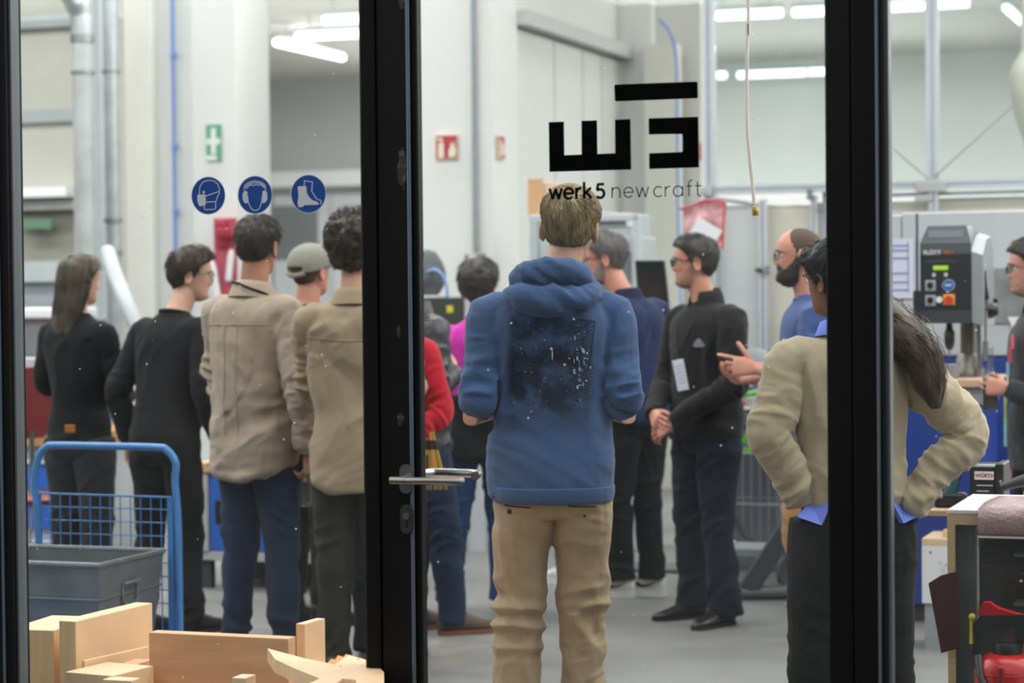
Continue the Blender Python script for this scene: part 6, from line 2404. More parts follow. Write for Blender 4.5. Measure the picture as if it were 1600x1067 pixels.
# ---- fire point on the white pillar --------------------------------------------------------------
loc, f = plane(VW - 0.015, 352)
e = empty('fire_point', loc, HALL_ROT)
tag(e, 'red wall board with white bottles and a red box on the white pillar', 'fire equipment')
xa, z1 = f(335, 341)
xb, _ = f(369, 341)
_, z0 = f(352, 500)
REDD = mat('faded red board', 'B04A5A', 0.5)
MB().box(xa, xb, -0.012, 0.012, z0, z1, bev=0.002).build('board', REDD, e)
a_, za = f(342, 346)
b_, zb = f(358, 385)
MB().box(a_, b_, -0.05, -0.012, zb, za, bev=0.004).build('holder', mat('red holder', 'A02A3C', 0.4), e)
a_, za = f(350, 358)
b_, zb = f(374, 370)
MB().box(a_, b_, -0.10, -0.05, zb, za, bev=0.004).build('red_box', mat('red holder', 'A02A3C'), e)
for (px, py0, py1, r__, tl_) in ((344, 407, 470, 0.030, 0.05), (361, 390, 440, 0.022, -0.04)):
    x_, zt_ = f(px, py0)
    _, zb_ = f(px, py1)
    MB().lathe([(r__ * 0.6, 0), (r__, 0.01), (r__, (zt_ - zb_) * 0.8), (r__ * 0.7, (zt_ - zb_) * 0.95), (r__ * 0.4, zt_ - zb_)], 16).build('bottle', mat('white plastic bottle', 'D9D9DC', 0.4), e, smooth=True, loc=(x_, -0.045, zb_), rot=(0, -tl_ * 3, 0))

# ---- signs on the walls ---------------------------------------------------------------------------------
def sign(px0, py0, px1, py1, v, m, label, name):
    u0, z0 = at_v(px0, py0, v)
    u1, z1 = at_v(px1, py1, v)
    e = empty(name, T((u0 + u1) / 2, v, (z0 + z1) / 2), HALL_ROT)
    w, h = (u1 - u0) / 2, (z0 - z1) / 2
    MB().box(-w, w, -0.004, 0.006, -h, h).build('plate', m, e)
    tag(e, label, 'sign')
    return e, w, h


GRN = mat('sign green', '5DA483', 0.5, var=0)
CRM = mat('sign cream', 'DDD8C0', 0.5, var=0)
SRED = mat('sign red', 'B23448', 0.5, var=0)
e, w, h = sign(322, 195, 346, 251, VW - 0.012, GRN, 'green first aid sign with a pale cross on the white pillar', 'first_aid_sign')
pc = MB()
pc.box(-w * 0.32, w * 0.32, -0.007, -0.004, -h * 0.62, h * 0.80)
pc.box(-w * 0.92, w * 0.92, -0.0072, -0.004, -h * 0.10, h * 0.22)
pc.build('cross', mat('sign white', 'DDE0DA', 0.5, var=0), e)
MB().box(-w * 0.95, w * 0.4, -0.0068, -0.004, -h * 0.98, -h * 0.70).build('hand_print', mat('sign white', 'DDE0DA'), e)
e, w, h = sign(680, 211, 716, 249, VW - 0.012, CRM, 'red fire extinguisher sign facing the glass on the white wall', 'fire_sign')
MB().box(-w * 0.93, w * 0.93, -0.006, -0.004, -h * 0.92, h * 0.92).build('red_field', SRED, e)
pc = MB()
pc.box(-w * 0.72, -w * 0.22, -0.008, -0.006, -h * 0.85, h * 0.35)
pc.box(-w * 0.62, -w * 0.32, -0.008, -0.006, h * 0.42, h * 0.72)
pc.box(-w * 0.9, -w * 0.30, -0.008, -0.006, h * 0.60, h * 0.75)
pc.prism([(w * x, h * z) for x, z in ((0.2, -0.8), (0.75, -0.8), (0.85, -0.3), (0.72, 0.1), (0.68, 0.5), (0.55, 0.1), (0.42, 0.45), (0.35, 0.0), (0.2, -0.3))], -0.008, -0.006)
pc.build('symbol', CRM, e)
# the foreshortened one on the side face
vs0, z0 = at_u(777, 211, uf_ + 0.012)
vs1, _ = at_u(788, 211, uf_ + 0.012)
_, z1 = at_u(782, 249, uf_ + 0.012)
e = empty('fire_sign', T(uf_ + 0.012, (vs0 + vs1) / 2, (z0 + z1) / 2), HALL_ROT + R(90))
w, h = (vs1 - vs0) / 2, (z0 - z1) / 2
w = min(w, 0.12)
MB().box(-w, w, -0.004, 0.006, -h, h).build('plate', CRM, e)
MB().box(-w * 0.9, w * 0.9, -0.006, -0.004, -h * 0.92, h * 0.92).build('red_field', SRED, e)
MB().box(-w * 0.6, -w * 0.1, -0.008, -0.006, -h * 0.8, h * 0.6).build('symbol', CRM, e)
pc = MB()
pc.box(w * 0.2, w * 0.7, -0.008, -0.006, -h * 0.6, h * 0.3)
pc.build('symbol', CRM, e)
tag(e, 'red fire sign seen edge-on on the side face of the white wall', 'sign')
e, w, h = sign(1090, 222, 1097, 252, v_b - 0.02, CRM, 'narrow cream sign edge peeping out right of the hook-shaped letter', 'wall_plate')
MB().box(-w * 0.8, w * 0.5, -0.006, -0.004, -h * 0.9, h * 0.9).build('red_field', SRED, e)

# ---- dark machine with a cloth and yellow sticker left of the pink top -------------------------------------
vq = v_of(700, 13.2)
loc, f = plane(vq, 690)
xa, z1 = f(640, 465)
xb, _ = f(722, 465)
_, z0 = f(690, 492)
e = empty('control_cabinet', loc, HALL_ROT)
tag(e, 'dark control cabinet with a yellow sticker behind the grey leather jacket', 'cabinet')
MB().box(xa, xb, 0, 0.4, 0.0, z1, bev=0.006).build('cabinet_body', mat('black green cabinet', '262B2A', 0.5), e)
x_, zc = f(703, 483)
MB().box(x_ - 0.02, x_ + 0.02, -0.003, 0, zc - 0.02, zc + 0.02, bev=0.001).build('yellow_sticker', mat('sticker yellow', 'C9C030', 0.5, var=0), e)
x_, _ = f(735, 480)
MB().box(xb + 0.005, xb + 0.12, 0.02, 0.35, 0, z1 - 0.01).build('grey_side', LGREY, e)
e = empty('cloth_bag', T(uv_of(W(680, 430, 13.6))[0], vq + 0.15, z1), HALL_ROT)
tag(e, 'dark grey dust cover bag bulging above the dark control cabinet', 'bag')
hb = MB()
v, f_ = blob((0, 0, 0.12), (0.14, 0.1, 0.13), 20, 14)
hb.add(v, f_)
v, f_ = blob((0.04, 0, 0.20), (0.08, 0.07, 0.09), 20, 14)
hb.add(v, f_)
bm2 = fuse(hb, 0.012, 2)
C, N = cos_of(bm2, True)
set_cos(bm2, C + N * (0.012 * vnoise(C * 16))[:, None])
bm2.materials.append(mat('grey dust cloth', '5E6268', 0.9))
link('bag_body', bm2, e)
MB().box(-0.12, 0.12, -0.08, 0.08, -0.001, 0.012).build('base_plate', PAPER, e)
h2 = MB().tube(smooth_path([(0.06, -0.08, 0.15), (0.12, -0.10, 0.16), (0.17, -0.1, 0.12), (0.19, -0.1, 0.05), (0.19, -0.1, 0.0)], 4), 0.010, 8).build('blue_tube', BLUEH, e, smooth=True)

# pink crate far behind the legs
q = at_v(748, 804, v_of(748, 15.2))
e = empty('pink_crate', T(q[0] - 0.02, v_of(748, 14.3) - 0.25, 0), HALL_ROT)
tag(e, 'small pink crate on the floor by the far wall, seen between jeans legs', 'crate')
MB().box(-0.09, 0.05, 0, 0.2, 0.0, 0.13, bev=0.004).build('crate_side', mat('faded pink', 'C98A92', 0.6), e)
MB().box(0.055, 0.14, 0.02, 0.2, 0.0, 0.15, bev=0.004).build('crate_end', mat('pale grey green', 'B7B9AE', 0.6), e)

# ---- grey electric cabinet, plywood board, machine head behind the blond head ---------------------------------
vq = v_of(850, 14.2)
loc, f = plane(vq, 860)
xa, z1 = f(826, 336)
xb, _ = f(985, 336)
e = empty('electric_cabinet', loc, HALL_ROT)
tag(e, 'tall grey blue electric cabinet behind the blond man', 'cabinet')
MB().box(xa, xb, 0, 0.45, 0, z1, bev=0.008).build('cabinet_body', mat('grey blue cabinet', 'A9B3B8', 0.5), e)
for k, (a, b) in enumerate(((829, 842), (844, 912), (914, 983))):
    x0, _ = f(a, 400)
    x1, _ = f(b, 400)
    d = MB().box(x0, x1, -0.012, 0.0, 0.06, z1 - 0.03, bev=0.003).build('cabinet_door', mat('grey blue door', 'AEB8BC', 0.5), e)
    MB().box(x1 - 0.035, x1 - 0.015, -0.03, -0.012, 1.55, 1.68, bev=0.003).build('door_handle', mat('green black handle', '3E5550', 0.5), d)
e = empty('plywood_board', T(at_v(838, 300, vq + 0.1)[0], vq + 0.1, z1), HALL_ROT)
MB().box(-0.055, 0.045, -0.01, 0.01, 0, at_v(838, 279, vq + 0.1)[1] - z1, bev=0.002).build('board', mat('plywood face', 'D2A77C', 0.6, var=0.08), e)
MB().box(-0.02, 0.14, 0.012, 0.028, 0, at_v(838, 285, vq + 0.1)[1] - z1, bev=0.002).build('board', mat('pale plywood', 'DFC3A8', 0.6, var=0.05), e)
tag(e, 'plywood offcuts standing on the grey cabinet left of the blond head', 'board')
vq2 = v_of(950, 13.2)
loc, f = plane(vq2, 950)
e = empty('milling_machine', loc, HALL_ROT)
tag(e, 'pale grey machine housing with frame behind the grey haired man', 'machine')
x0, z1 = f(905, 325)
x1, z2 = f(985, 348)
MB().prism([(x0, z1), (x1 - 0.04, z2 + 0.05), (x1 - 0.02, z2 - 0.02), (x0, z1 - 0.12)], 0.0, 0.3).build('sloping_hood', LGREY, e)
_, z3 = f(950, 370)
x2, _ = f(1000, 370)
MB().box(x0 - 0.04, x2, 0.0, 0.35, 0.0, z3, bev=0.008).build('machine_body', mat('pale machine grey', 'B9BDBE', 0.5), e)
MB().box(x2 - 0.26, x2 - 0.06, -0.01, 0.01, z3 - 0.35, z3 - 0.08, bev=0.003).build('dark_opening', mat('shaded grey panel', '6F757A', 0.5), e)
MB().box(x2 - 0.03, x2 + 0.01, -0.04, 0.0, 0, z3 + 0.12, bev=0.003).build('frame_post', ALU, e)
MB().box(x0, x2, -0.04, 0.0, z3 + 0.09, z3 + 0.13, bev=0.003).build('frame_rail', ALU, e)

# monitor
vq3 = v_of(1020, 12.2)
loc, f = plane(vq3, 1020)
xc, zc = f(1018, 445)
e = empty('monitor', loc + Vector((0, 0, 0)), HALL_ROT)
tag(e, 'black screen with pale top edge behind the navy jacket', 'monitor')
xa, z1 = f(992, 407)
xb, z0 = f(1046, 492)
MB().prism([(xa, z1), (xb - 0.03, z1 - 0.002), (xb, z0), (xa + 0.02, z0)], 0.0, 0.03).build('screen_frame', mat('black screen frame', '1A1D1E', 0.3), e)
MB().prism([(xa + 0.012, z1 - 0.014), (xb - 0.04, z1 - 0.016), (xb - 0.014, z0 + 0.015), (xa + 0.03, z0 + 0.015)], -0.003, 0.0).build('screen', mat('dark screen', '23282A', 0.12), e)
MB().box(xa, xb - 0.03, -0.002, 0.03, z1 - 0.001, z1 + 0.008).build('top_edge', mat('pale screen edge', 'BFCFC6', 0.4), e)
MB().tube([(0, 0.04, 0), (0, 0.04, z0 + 0.1)], 0.025, 10).build('stand_pole', DGREY, e, smooth=True)
MB().box(-0.2, 0.2, -0.1, 0.2, 0, 0.02, bev=0.004).build('stand_foot', DGREY, e)

# ---- aluminium enclosure with clear panels --------------------------------------------------------------------------
vE = v_of(1300, 13.2)
loc, f = plane(vE, 1300)
e = empty('machine_enclosure', loc, HALL_ROT)
tag(e, 'large aluminium profile enclosure with clear and off white panels', 'enclosure')
def prof(px0, py0, px1, py1, wpx, name='profile_post', dv=0.0, m=None):
    (x0, z0), (x1, z1) = f(px0, py0, vE + dv), f(px1, py1, vE + dv)
    w = wpx / 269.0 / 2
    d = Vector((x1 - x0, 0, z1 - z0))
    L = d.length
    a = math.atan2(x1 - x0, z1 - z0)
    M = Matrix.Translation((x0, dv, z0)) @ Matrix.Rotation(a, 4, 'Y')
    b = MB()
    b.box(-w, -w * 0.25, -0.02, 0.02, 0, L, M=M)
    b.box(w * 0.25, w, -0.02, 0.02, 0, L, M=M)
    b.box(-w * 0.25, w * 0.25, -0.012, 0.02, 0, L, M=M)
    return b.build(name, m or ALU, e)
def vert(px, py1, py0, wpx, dv=0.0):
    """upright at the picture column px, true vertical, from row py1 (top) to py0"""
    x, z1 = f(px, py1, vE + dv)
    _, z0 = f(px, py0, vE + dv)
    z0, z1 = max(0, z0), min(CEIL - 0.02, z1)
    w = wpx / 269.0 / 2
    b = MB()
    b.box(x - w, x - w * 0.3, -0.02 + dv, 0.02 + dv, z0, z1)
    b.box(x + w * 0.3, x + w, -0.02 + dv, 0.02 + dv, z0, z1)
    b.box(x - w * 0.3, x + w * 0.3, -0.010 + dv, 0.02 + dv, z0, z1)
    return b.build('profile_post', ALU, e)
vert(1104, -400, 1200, 17)
vert(1454, -400, 283, 19)
vert(1459, 300, 1200, 14)
vert(1192, 312, 1200, 13)
vert(1272, 305, 1200, 10, 0.0)
vert(1290, 300, 1200, 9, 0.05)
vert(1247, 320, 1200, 8, 0.3)
prof(1100, 298, 1760, 281, 14, 'profile_rail')
prof(1115, 310, 1248, 330, 7, 'profile_rail', 0.25)
prof(1380, 305, 1760, 295, 6, 'profile_rail', 0.03)
for (px, py, w_, h_) in ((1100, 300, 0.06, 0.025), (1456, 292, 0.09, 0.028), (1445, 309, 0.05, 0.018)):
    x, z = f(px, py)
    MB().box(x - w_, x + w_, -0.035, -0.02, z - h_, z + h_, bev=0.003).build('joint_plate', mat('grey joint plate', 'B6B6B6', 0.5, 0.3), e)
for (px, py) in ((1267, 304), (1284, 325)):
    x, z = f(px, py)
    MB().box(x - 0.016, x + 0.016, -0.045, -0.02, z - 0.03, z + 0.03, bev=0.004).build('hinge', mat('dark hinge', '7B858B', 0.5, 0.3), e)
x, z = f(1190, 422)
hd_ = MB().box(x - 0.03, x + 0.01, -0.05, -0.02, z - 0.012, z + 0.012, bev=0.004).build('door_latch', DGREY, e)
MB().box(x + 0.03, x + 0.055, -0.045, -0.02, z - 0.025, z + 0.025, bev=0.004).build('latch_plate', mat('dark hinge', '7B858B'), e)
def panel(px0, px1, py0, py1, dv, m, name='clear_panel', th=0.004):
    x0, z1 = f(px0, py0, vE + dv)
    x1, _ = f(px1, py0, vE + dv)
    _, z0 = f(px0, py1, vE + dv)
    return MB().box(x0, x1, dv - th, dv + th, max(0.02, z0), min(CEIL - 0.03, z1)).build(name, m, e)
panel(1114, 1446, -400, 292, 0.03, PLEXI)
panel(1463, 1760, -400, 285, 0.03, PLEXI)
PAN = mat('ivory panel', 'CFCCBF', 0.45, var=0.02)
PAN2 = mat('pale grey panel', 'C6CACB', 0.45, var=0.02)
panel(1112, 1186, 322, 1200, 0.06, PAN2, 'panel', 0.01)
panel(1199, 1268, 322, 1200, 0.06, PAN, 'panel', 0.01)
panel(1278, 1452, 318, 1200, 0.08, PAN, 'panel', 0.01)
panel(1466, 1760, 310, 1200, 0.08, PAN, 'panel', 0.01)
# diagonal bracing cables
for (a, b, c, d) in ((1392, 228, 1450, 278), (1462, 276, 1585, 165)):
    (x0, z0), (x1, z1) = f(a, b), f(c, d)
    MB().tube([(x0, -0.03, z0), (x1, -0.03, z1)], 0.006, 6).build('brace_cable', mat('grey cable', 'A3A29E', 0.6), e)
# tall soft tube at the right edge behind the enclosure
q = W(1606, 160, 14.5)
hb = MB()
pp = smooth_path([W(1602, 80, 14.6), W(1604, 105, 14.6), W(1606, 135, 14.6), W(1607, 165, 14.6), W(1610, 200, 14.6), W(1612, 230, 14.6), W(1612, 300, 14.6)], 4)
hb.tube([(p[0], p[1], p[2]) for p in [(W(1608, -300, 14.6)[0], 14.6, CEIL - 0.02)] + [tuple(x) for x in pp[:1]]], 0.03, 10)
vs, fs_ = tube_geo(pp, [0.03, 0.04, 0.06, 0.08, 0.10, 0.112, 0.118, 0.12, 0.12, 0.118, 0.114, 0.11, 0.104, 0.098, 0.09, 0.082, 0.074, 0.066, 0.058, 0.05, 0.045, 0.042, 0.04, 0.04, 0.04][:len(pp)], 20)
hb.add(vs, fs_)
tag(hb.build('filter_sack', mat('cream filter cloth', 'D4CFC2', 0.9), smooth=True), 'cream hanging filter sack at the upper right edge', 'filter bag')

# pink plastic bag with a white note
vq = v_of(1100, 12.4)
loc, f = plane(vq, 1100)
e = empty('pink_plastic_bag', loc, HALL_ROT)
tag(e, 'translucent pink plastic bag with a white note hanging beside the air hose', 'bag')
nx_, nz2 = 16, 16
vs = []
for j in range(nz2 + 1):
    t = j / nz2
    for i in range(nx_ + 1):
        s_ = i / nx_
        pxx = (1066 + 4 * t) * (1 - s_) + (1134 - 3 * t) * s_
        pyy = (326 + 80 * t) * (1 - s_) + (316 + 74 * t) * s_ - 6 * math.sin(s_ * 3.14) * (1 - t) - 16 * math.sin(s_ * 3.14) * t
        x, z = f(pxx, pyy)
        vs.append((x, 0.02 * math.sin(s_ * 9 + t * 3) + 0.01 * math.sin(t * 11), z))
fs_ = [(j * (nx_ + 1) + i, j * (nx_ + 1) + i + 1, (j + 1) * (nx_ + 1) + i + 1, (j + 1) * (nx_ + 1) + i) for j in range(nz2) for i in range(nx_)]
vs2 = [(x, y + 0.012, z) for x, y, z in vs]
MB().add(vs + vs2, fs_ + [tuple(q + len(vs) for q in f__)[::-1] for f__ in fs_]).build('bag_sheet', mat('pink film', 'D9A3A8', 0.35, var=0.25, vscale=5, alpha=0.8), e, smooth='all')
nt_ = []
for (a, b) in ((1094, 339), (1131, 361), (1117, 385), (1076, 370)):
    nt_.append(f(a, b))
MB().prism(nt_, -0.035, -0.028).build('note', PAPER, e)
rb = [Vector((f(a, b)[0], -0.02, f(a, b)[1])) for a, b in ((1064, 327), (1082, 322), (1100, 314), (1120, 313), (1134, 317))]
MB().tube(rb, 0.008, 6).build('red_hem', mat('red hem', 'C4505A', 0.5), e, smooth=True)
rb = [Vector((f(a, b)[0], -0.02, f(a, b)[1])) for a, b in ((1134, 317), (1132, 345), (1130, 388), (1122, 378))]
MB().tube(rb, 0.008, 6).build('red_hem', mat('red hem', 'C4505A'), e, smooth=True)
rb = [Vector((f(a, b)[0], -0.0, f(a, b)[1])) for a, b in ((1100, 314), (1102, 300))]
MB().tube(rb, 0.004, 6).build('hang_string', STEEL, e, smooth=True)

# hanging air hose with brass coupler (nearer than the enclosure)
Yh = 7.6
pts = [W(a, b, Yh) for a, b in ((1169, -60), (1168, 40), (1167, 120), (1168, 200), (1172, 250), (1177, 300), (1179, 322))]
top_ = Vector((pts[0].x, Yh, CEIL))
e = empty('hanging_air_hose', top_, 0)
tag(e, 'pale air hose hanging from the ceiling with a brass coupler at its end', 'hose')
MB().tube(smooth_path([Vector((0, 0, 0))] + [p - top_ for p in pts], 5), 0.0062, 10).build('hose_body', mat('pale rubber hose', 'CFC4C0', 0.5), e, smooth=True)
a_, b_ = W(1178.5, 319, Yh) - top_, W(1179.5, 324, Yh) - top_
MB().tube([a_ + Vector((-0.011, 0, 0)), a_ + Vector((0.008, 0, 0.001))], 0.0045, 10).build('hose_clip', STEEL, e, smooth=True)
c_ = W(1181, 337, Yh) - top_
MB().tube([b_, b_.lerp(c_, 0.12), b_.lerp(c_, 0.13), b_.lerp(c_, 0.5), b_.lerp(c_, 0.55), b_.lerp(c_, 0.6), b_.lerp(c_, 0.95), c_], [0.007, 0.0075, 0.0105, 0.0115, 0.0095, 0.0115, 0.0110, 0.008], 14).build('brass_coupler', mat('brass', 'B89B4A', 0.3, 1.0), e, smooth=True)

# ---- vacuum on a wire cart, dark steel foot, hose reel -----------------------------------------------------------------------
sV = 300.0
q = place(1165, F / sV, 0, 700)
e = empty('wire_cart', q, HALL_ROT)
tag(e, 'grey wire cart on casters behind the man in the black jacket', 'cart')
def cz_(py):
    return W(1165, py, F / sV).z
zt = cz_(705)
zb = cz_(862)
for (x, y) in ((-0.19, -0.15), (0.22, -0.15), (-0.19, 0.2), (0.22, 0.2)):
    MB().tube([(x, y, zb), (x, y, zt)], 0.008, 6).build('cart_post', GREYP, e, smooth=True)
    MB().lathe([(0.02, -0.012), (0.045, -0.014), (0.045, 0.014), (0.02, 0.012)], 16, M=Matrix.Translation((x, y, 0.045)) @ Matrix.Rotation(R(90), 4, 'Y')).build('caster', DGREY, e, smooth=True)
    MB().box(x - 0.012, x + 0.012, y - 0.012, y + 0.012, 0.045, zb).build('caster_stem', GREYP, e)
for z in (zb, (zb + zt) / 2, zt):
    MB().tube([(-0.19, -0.15, z), (0.22, -0.15, z), (0.22, 0.2, z), (-0.19, 0.2, z)], 0.007, 6, closed=True, up=(0, 0, 1)).build('cart_ring', GREYP, e)
for k in range(9):
    y = -0.13 + 0.04 * k
    MB().tube([(-0.19, y, zb), (0.22, y, zb)], 0.003, 5).build('shelf_wire', GREYP, e)
for k in range(9):
    x = -0.16 + 0.045 * k
    MB().tube([(x, -0.15, zb), (x, -0.15, zt)], 0.003, 5).build('side_wire', GREYP, e)
MB().box(-0.18, 0.21, -0.14, 0.19, zt - 0.004, zt + 0.004).build('top_shelf', GREYP, e)
MB().tube([(-0.15, -0.17, zt - 0.02), (0.03, -0.17, zb + 0.1), (0.18, -0.17, zb + 0.02)], 0.012, 8).build('strut', DGREY, e, smooth=True)
# vacuum
e = empty('dust_extractor', q + Vector((0, 0, zt + 0.005)), HALL_ROT)
tag(e, 'grey dust extractor with green stripes and green hose on the wire cart', 'vacuum cleaner')
def rz_(py):
    return W(1165, py, F / sV).z - zt - 0.005
MB().box(-0.17, 0.19, -0.14, 0.17, 0.0, rz_(668), bev=0.012).build('tank', mat('blue grey plastic', '6C7480', 0.5), e)
MB().box(-0.175, 0.195, -0.145, 0.175, rz_(690), rz_(675), bev=0.004).build('green_band', mat('bright green', '5FB233', 0.45, var=0), e)
MB().box(-0.175, 0.195, -0.145, 0.175, rz_(704), rz_(697), bev=0.003).build('green_band', mat('bright green', '5FB233'), e)
MB().box(-0.18, 0.20, -0.15, 0.18, rz_(668), rz_(640), bev=0.02).build('motor_head', mat('grey plastic', '5D636B', 0.5), e)
MB().box(-0.18, 0.20, -0.15, 0.18, rz_(640), rz_(634), bev=0.006).build('rim', LGREY, e)
MB().tube(smooth_path([(-0.12, -0.10, rz_(636)), (-0.05, -0.14, rz_(622)), (0.05, -0.14, rz_(614)), (0.17, -0.12, rz_(612))], 4), 0.013, 10).build('green_hose', mat('bright green', '5FB233'), e, smooth=True)
MB().tube(smooth_path([(-0.10, 0.0, rz_(636)), (0.0, -0.05, rz_(612)), (0.12, -0.05, rz_(598)), (0.2, -0.02, rz_(590))], 4), 0.009, 8).build('black_hose', mat('brown rubber', '5A3A30', 0.5), e, smooth=True)
MB().box(-0.12, 0.0, -0.05, 0.05, rz_(636), rz_(626), bev=0.004).build('red_tool', mat('orange red', 'E4562F', 0.4), e)
MB().box(-0.05, 0.18, 0.0, 0.14, rz_(636), rz_(618), bev=0.01).build('top_case', LGREY, e)
# hanging hose reel / spotlight behind the hands
q2 = W(1178, 580, 12.75)
e = empty('hose_reel', q2, HALL_ROT)
tag(e, 'round pale hose reel behind the clasped hands of the bald man', 'reel')
Mr = Matrix.Rotation(R(90), 4, 'X')
MB().lathe([(0.05, -0.03), (0.125, -0.035), (0.13, -0.02), (0.13, 0.03), (0.10, 0.035), (0.04, 0.02)], 28, M=Mr).build('reel_drum', mat('clear grey drum', 'B9BEC2', 0.3), e, smooth=True)
MB().lathe([(0.02, 0.02), (0.06, 0.03), (0.06, 0.045), (0.02, 0.05)], 24, M=Mr).build('hub', STEEL, e, smooth=True)
MB().box(-0.02, 0.02, 0.0, 0.1, -q2.z + 0.0, -0.10).build('reel_stand', LGREY, e)
MB().tube([(0.03, -0.05, -0.02), (0.03, -0.05, -0.11)], 0.008, 8).build('cable_end', mat('brown rubber', '5A3A30'), e, smooth=True)
q3 = W(1152, 640, 12.05)
# blue base behind
e = empty('blue_machine_base', T(uv_of(q3)[0], uv_of(q3)[1] + 0.10, 0), HALL_ROT)
tag(e, 'blue machine base with sloping pale top behind the dust extractor', 'machine')
MB().prism([(-0.2, 0.0), (0.35, 0.0), (0.35, 0.80), (-0.2, 0.86)], 0, 0.3).build('machine_body', mat('dull grey base', '74797F', 0.5, var=0.15), e)
MB().prism([(-0.2, 0.862), (0.35, 0.802), (0.35, 0.82), (0.0, 0.90), (-0.2, 0.94)], 0, 0.3).build('blue_band', BLUEP, e)
MB().prism([(-0.2, 0.945), (0.0, 0.905), (0.35, 0.825), (0.35, 1.0), (-0.2, 1.12)], 0.05, 0.3).build('machine_top', mat('pale blue top', 'A9B6CC', 0.5), e)

# wheel behind trouser legs
q = place(1104, 11.2, 0, 850)
e = empty('spare_wheel_trolley', q, HALL_ROT)
tag(e, 'low trolley with a pale caster wheel seen between the dark trouser legs', 'trolley')
MB().lathe([(0.03, -0.02), (0.085, -0.022), (0.10, -0.016), (0.10, 0.016), (0.085, 0.022), (0.03, 0.02)], 28, M=Matrix.Translation((0.0, 0, 0.10)) @ Matrix.Rotation(R(90), 4, 'X')).build('wheel', mat('pale grey tyre', 'A9ACAD', 0.6), e, smooth=True)
MB().lathe([(0.01, -0.024), (0.05, -0.026), (0.05, 0.026), (0.01, 0.024)], 20, M=Matrix.Translation((0.0, 0, 0.10)) @ Matrix.Rotation(R(90), 4, 'X')).build('hub', DGREY, e, smooth=True)
MB().box(-0.06, 0.5, 0.0, 0.3, 0.21, 0.235, bev=0.003).build('deck', GREYP, e)
MB().lathe([(0.03, -0.02), (0.10, -0.02), (0.10, 0.02), (0.03, 0.02)], 24, M=Matrix.Translation((0.42, 0.2, 0.10)) @ Matrix.Rotation(R(90), 4, 'X')).build('wheel', mat('pale grey tyre', 'A9ACAD'), e, smooth=True)
# dark steel stand foot
Yf = 11.0
q = place(1190, Yf, 0, 935)
e = empty('steel_stand', q, 0)
tag(e, 'slanting dark steel stand with a round tube foot beside the black shoes', 'stand')
def g2(px, py):
    w = W(px, py, Yf)
    return (w.x - q.x, w.z)
a_, b_ = g2(1168, 928), g2(1232, 830)
M = Matrix.Translation((a_[0], 0, max(0.05, a_[1]))) @ Matrix.Rotation(math.atan2(b_[0] - a_[0], b_[1] - a_[1]), 4, 'Y')
MB().box(-0.045, 0.045, -0.03, 0.03, 0.0, 0.42, M=M, bev=0.003).build('slanting_beam', mat('dark steel paint', '3A3D41', 0.45), e)
x0 = g2(1158, 938)[0]
x1 = g2(1240, 930)[0]
MB().tube([(x0, 0.0, 0.035), (x1, 0.0, 0.038)], 0.033, 14).build('foot_tube', mat('mid steel paint', '5A5E62', 0.45), e, smooth=True)
MB().box(x0 - 0.01, x1, -0.05, 0.05, 0.0, 0.006).build('foot_plate', STEEL, e)
MB().tube(smooth_path([(x1 - 0.06, 0, 0.07), (x1 - 0.03, 0, 0.085), (x1 + 0.01, 0, 0.07), (x1 + 0.02, 0, 0.0)], 3), 0.006, 6).build('foot_cap', DGREY, e, smooth=True)
xa, za = g2(1262, 700)
MB().tube([(b_[0] + 0.06, 0, 0.40), (xa, 0.05, za)], 0.02, 8).build('stand_pole', DGREY, e, smooth=True)

# ---- white and blue machine wall on the right ----------------------------------------------------------------------------------
vM = v_of(1500, 11.0)
loc, f = plane(vM, 1500)
e = empty('large_machine', loc, HALL_ROT)
tag(e, 'large machine housing, pale grey above and blue below, filling the right side', 'machine')
xa, zt = f(1388, 336)
xj, _ = f(1408, 400)
xb, _ = f(1760, 336)
_, zmid = f(1500, 556)
HS = mat('pale blue grey housing', 'BFC5CC', 0.45, var=0.02)
MB().box(xa - 0.12, xj, 0.0, 1.2, zmid, zt, bev=0.006).build('housing_panel', HS, e)
MB().box(xj + 0.004, xb, 0.0, 1.2, zmid, zt + 0.01, bev=0.006).build('housing_panel', HS, e)
MB().box(xa - 0.12, xb, 0.01, 1.2, 0.10, zmid - 0.004, bev=0.006).build('blue_base', BLUEP, e)
MB().box(xa - 0.12, xb, 0.03, 1.2, 0.0, 0.10).build('plinth', GREYP, e)
x0, z0 = f(1549, 418)
x1, z1 = f(1640, 505)
MB().box(x0, x1, -0.012, 0.002, z1, z0, bev=0.003).build('inspection_window', mat('scratched grey window', '85898C', 0.2, var=0.25, vscale=9), e)
x0, z0 = f(1575, 495)
MB().prism([(x0, z0), (x0 + 0.3, z0), (x0 + 0.3, z0 - 0.13), (x0 + 0.05, z0 - 0.12)], -0.014, -0.001).build('white_plate', PAPER, e)

# paper sheet
x0, z0 = f(1391, 373)
x1, z1 = f(1416, 466)
sh_ = empty('notice_sheet', T(uv_of(loc)[0] + (x0 + x1) / 2, vM - 0.01, (z0 + z1) / 2), HALL_ROT)
tag(sh_, 'white notice sheet with blue ruled lines taped to the pale machine', 'paper')
w, h = (x1 - x0) / 2 + 0.04, (z0 - z1) / 2
MB().box(-w - 0.02, w, -0.002, 0.0, -h, h).build('sheet', mat('notice paper', 'D3D6E8', 0.7, var=0), sh_)
ln = MB()
for k, t in enumerate((0.12, 0.20, 0.33, 0.58, 0.73, 0.86)):
    ln.box(-w, w - 0.025, -0.0035, -0.002, h - 2 * h * t - 0.004, h - 2 * h * t + 0.003)
ln.box(w - 0.03, w - 0.026, -0.0035, -0.002, -h * 0.8, h * 0.9)
ln.build('print_lines', mat('blue print', '5A7AB5', 0.6, var=0), sh_)

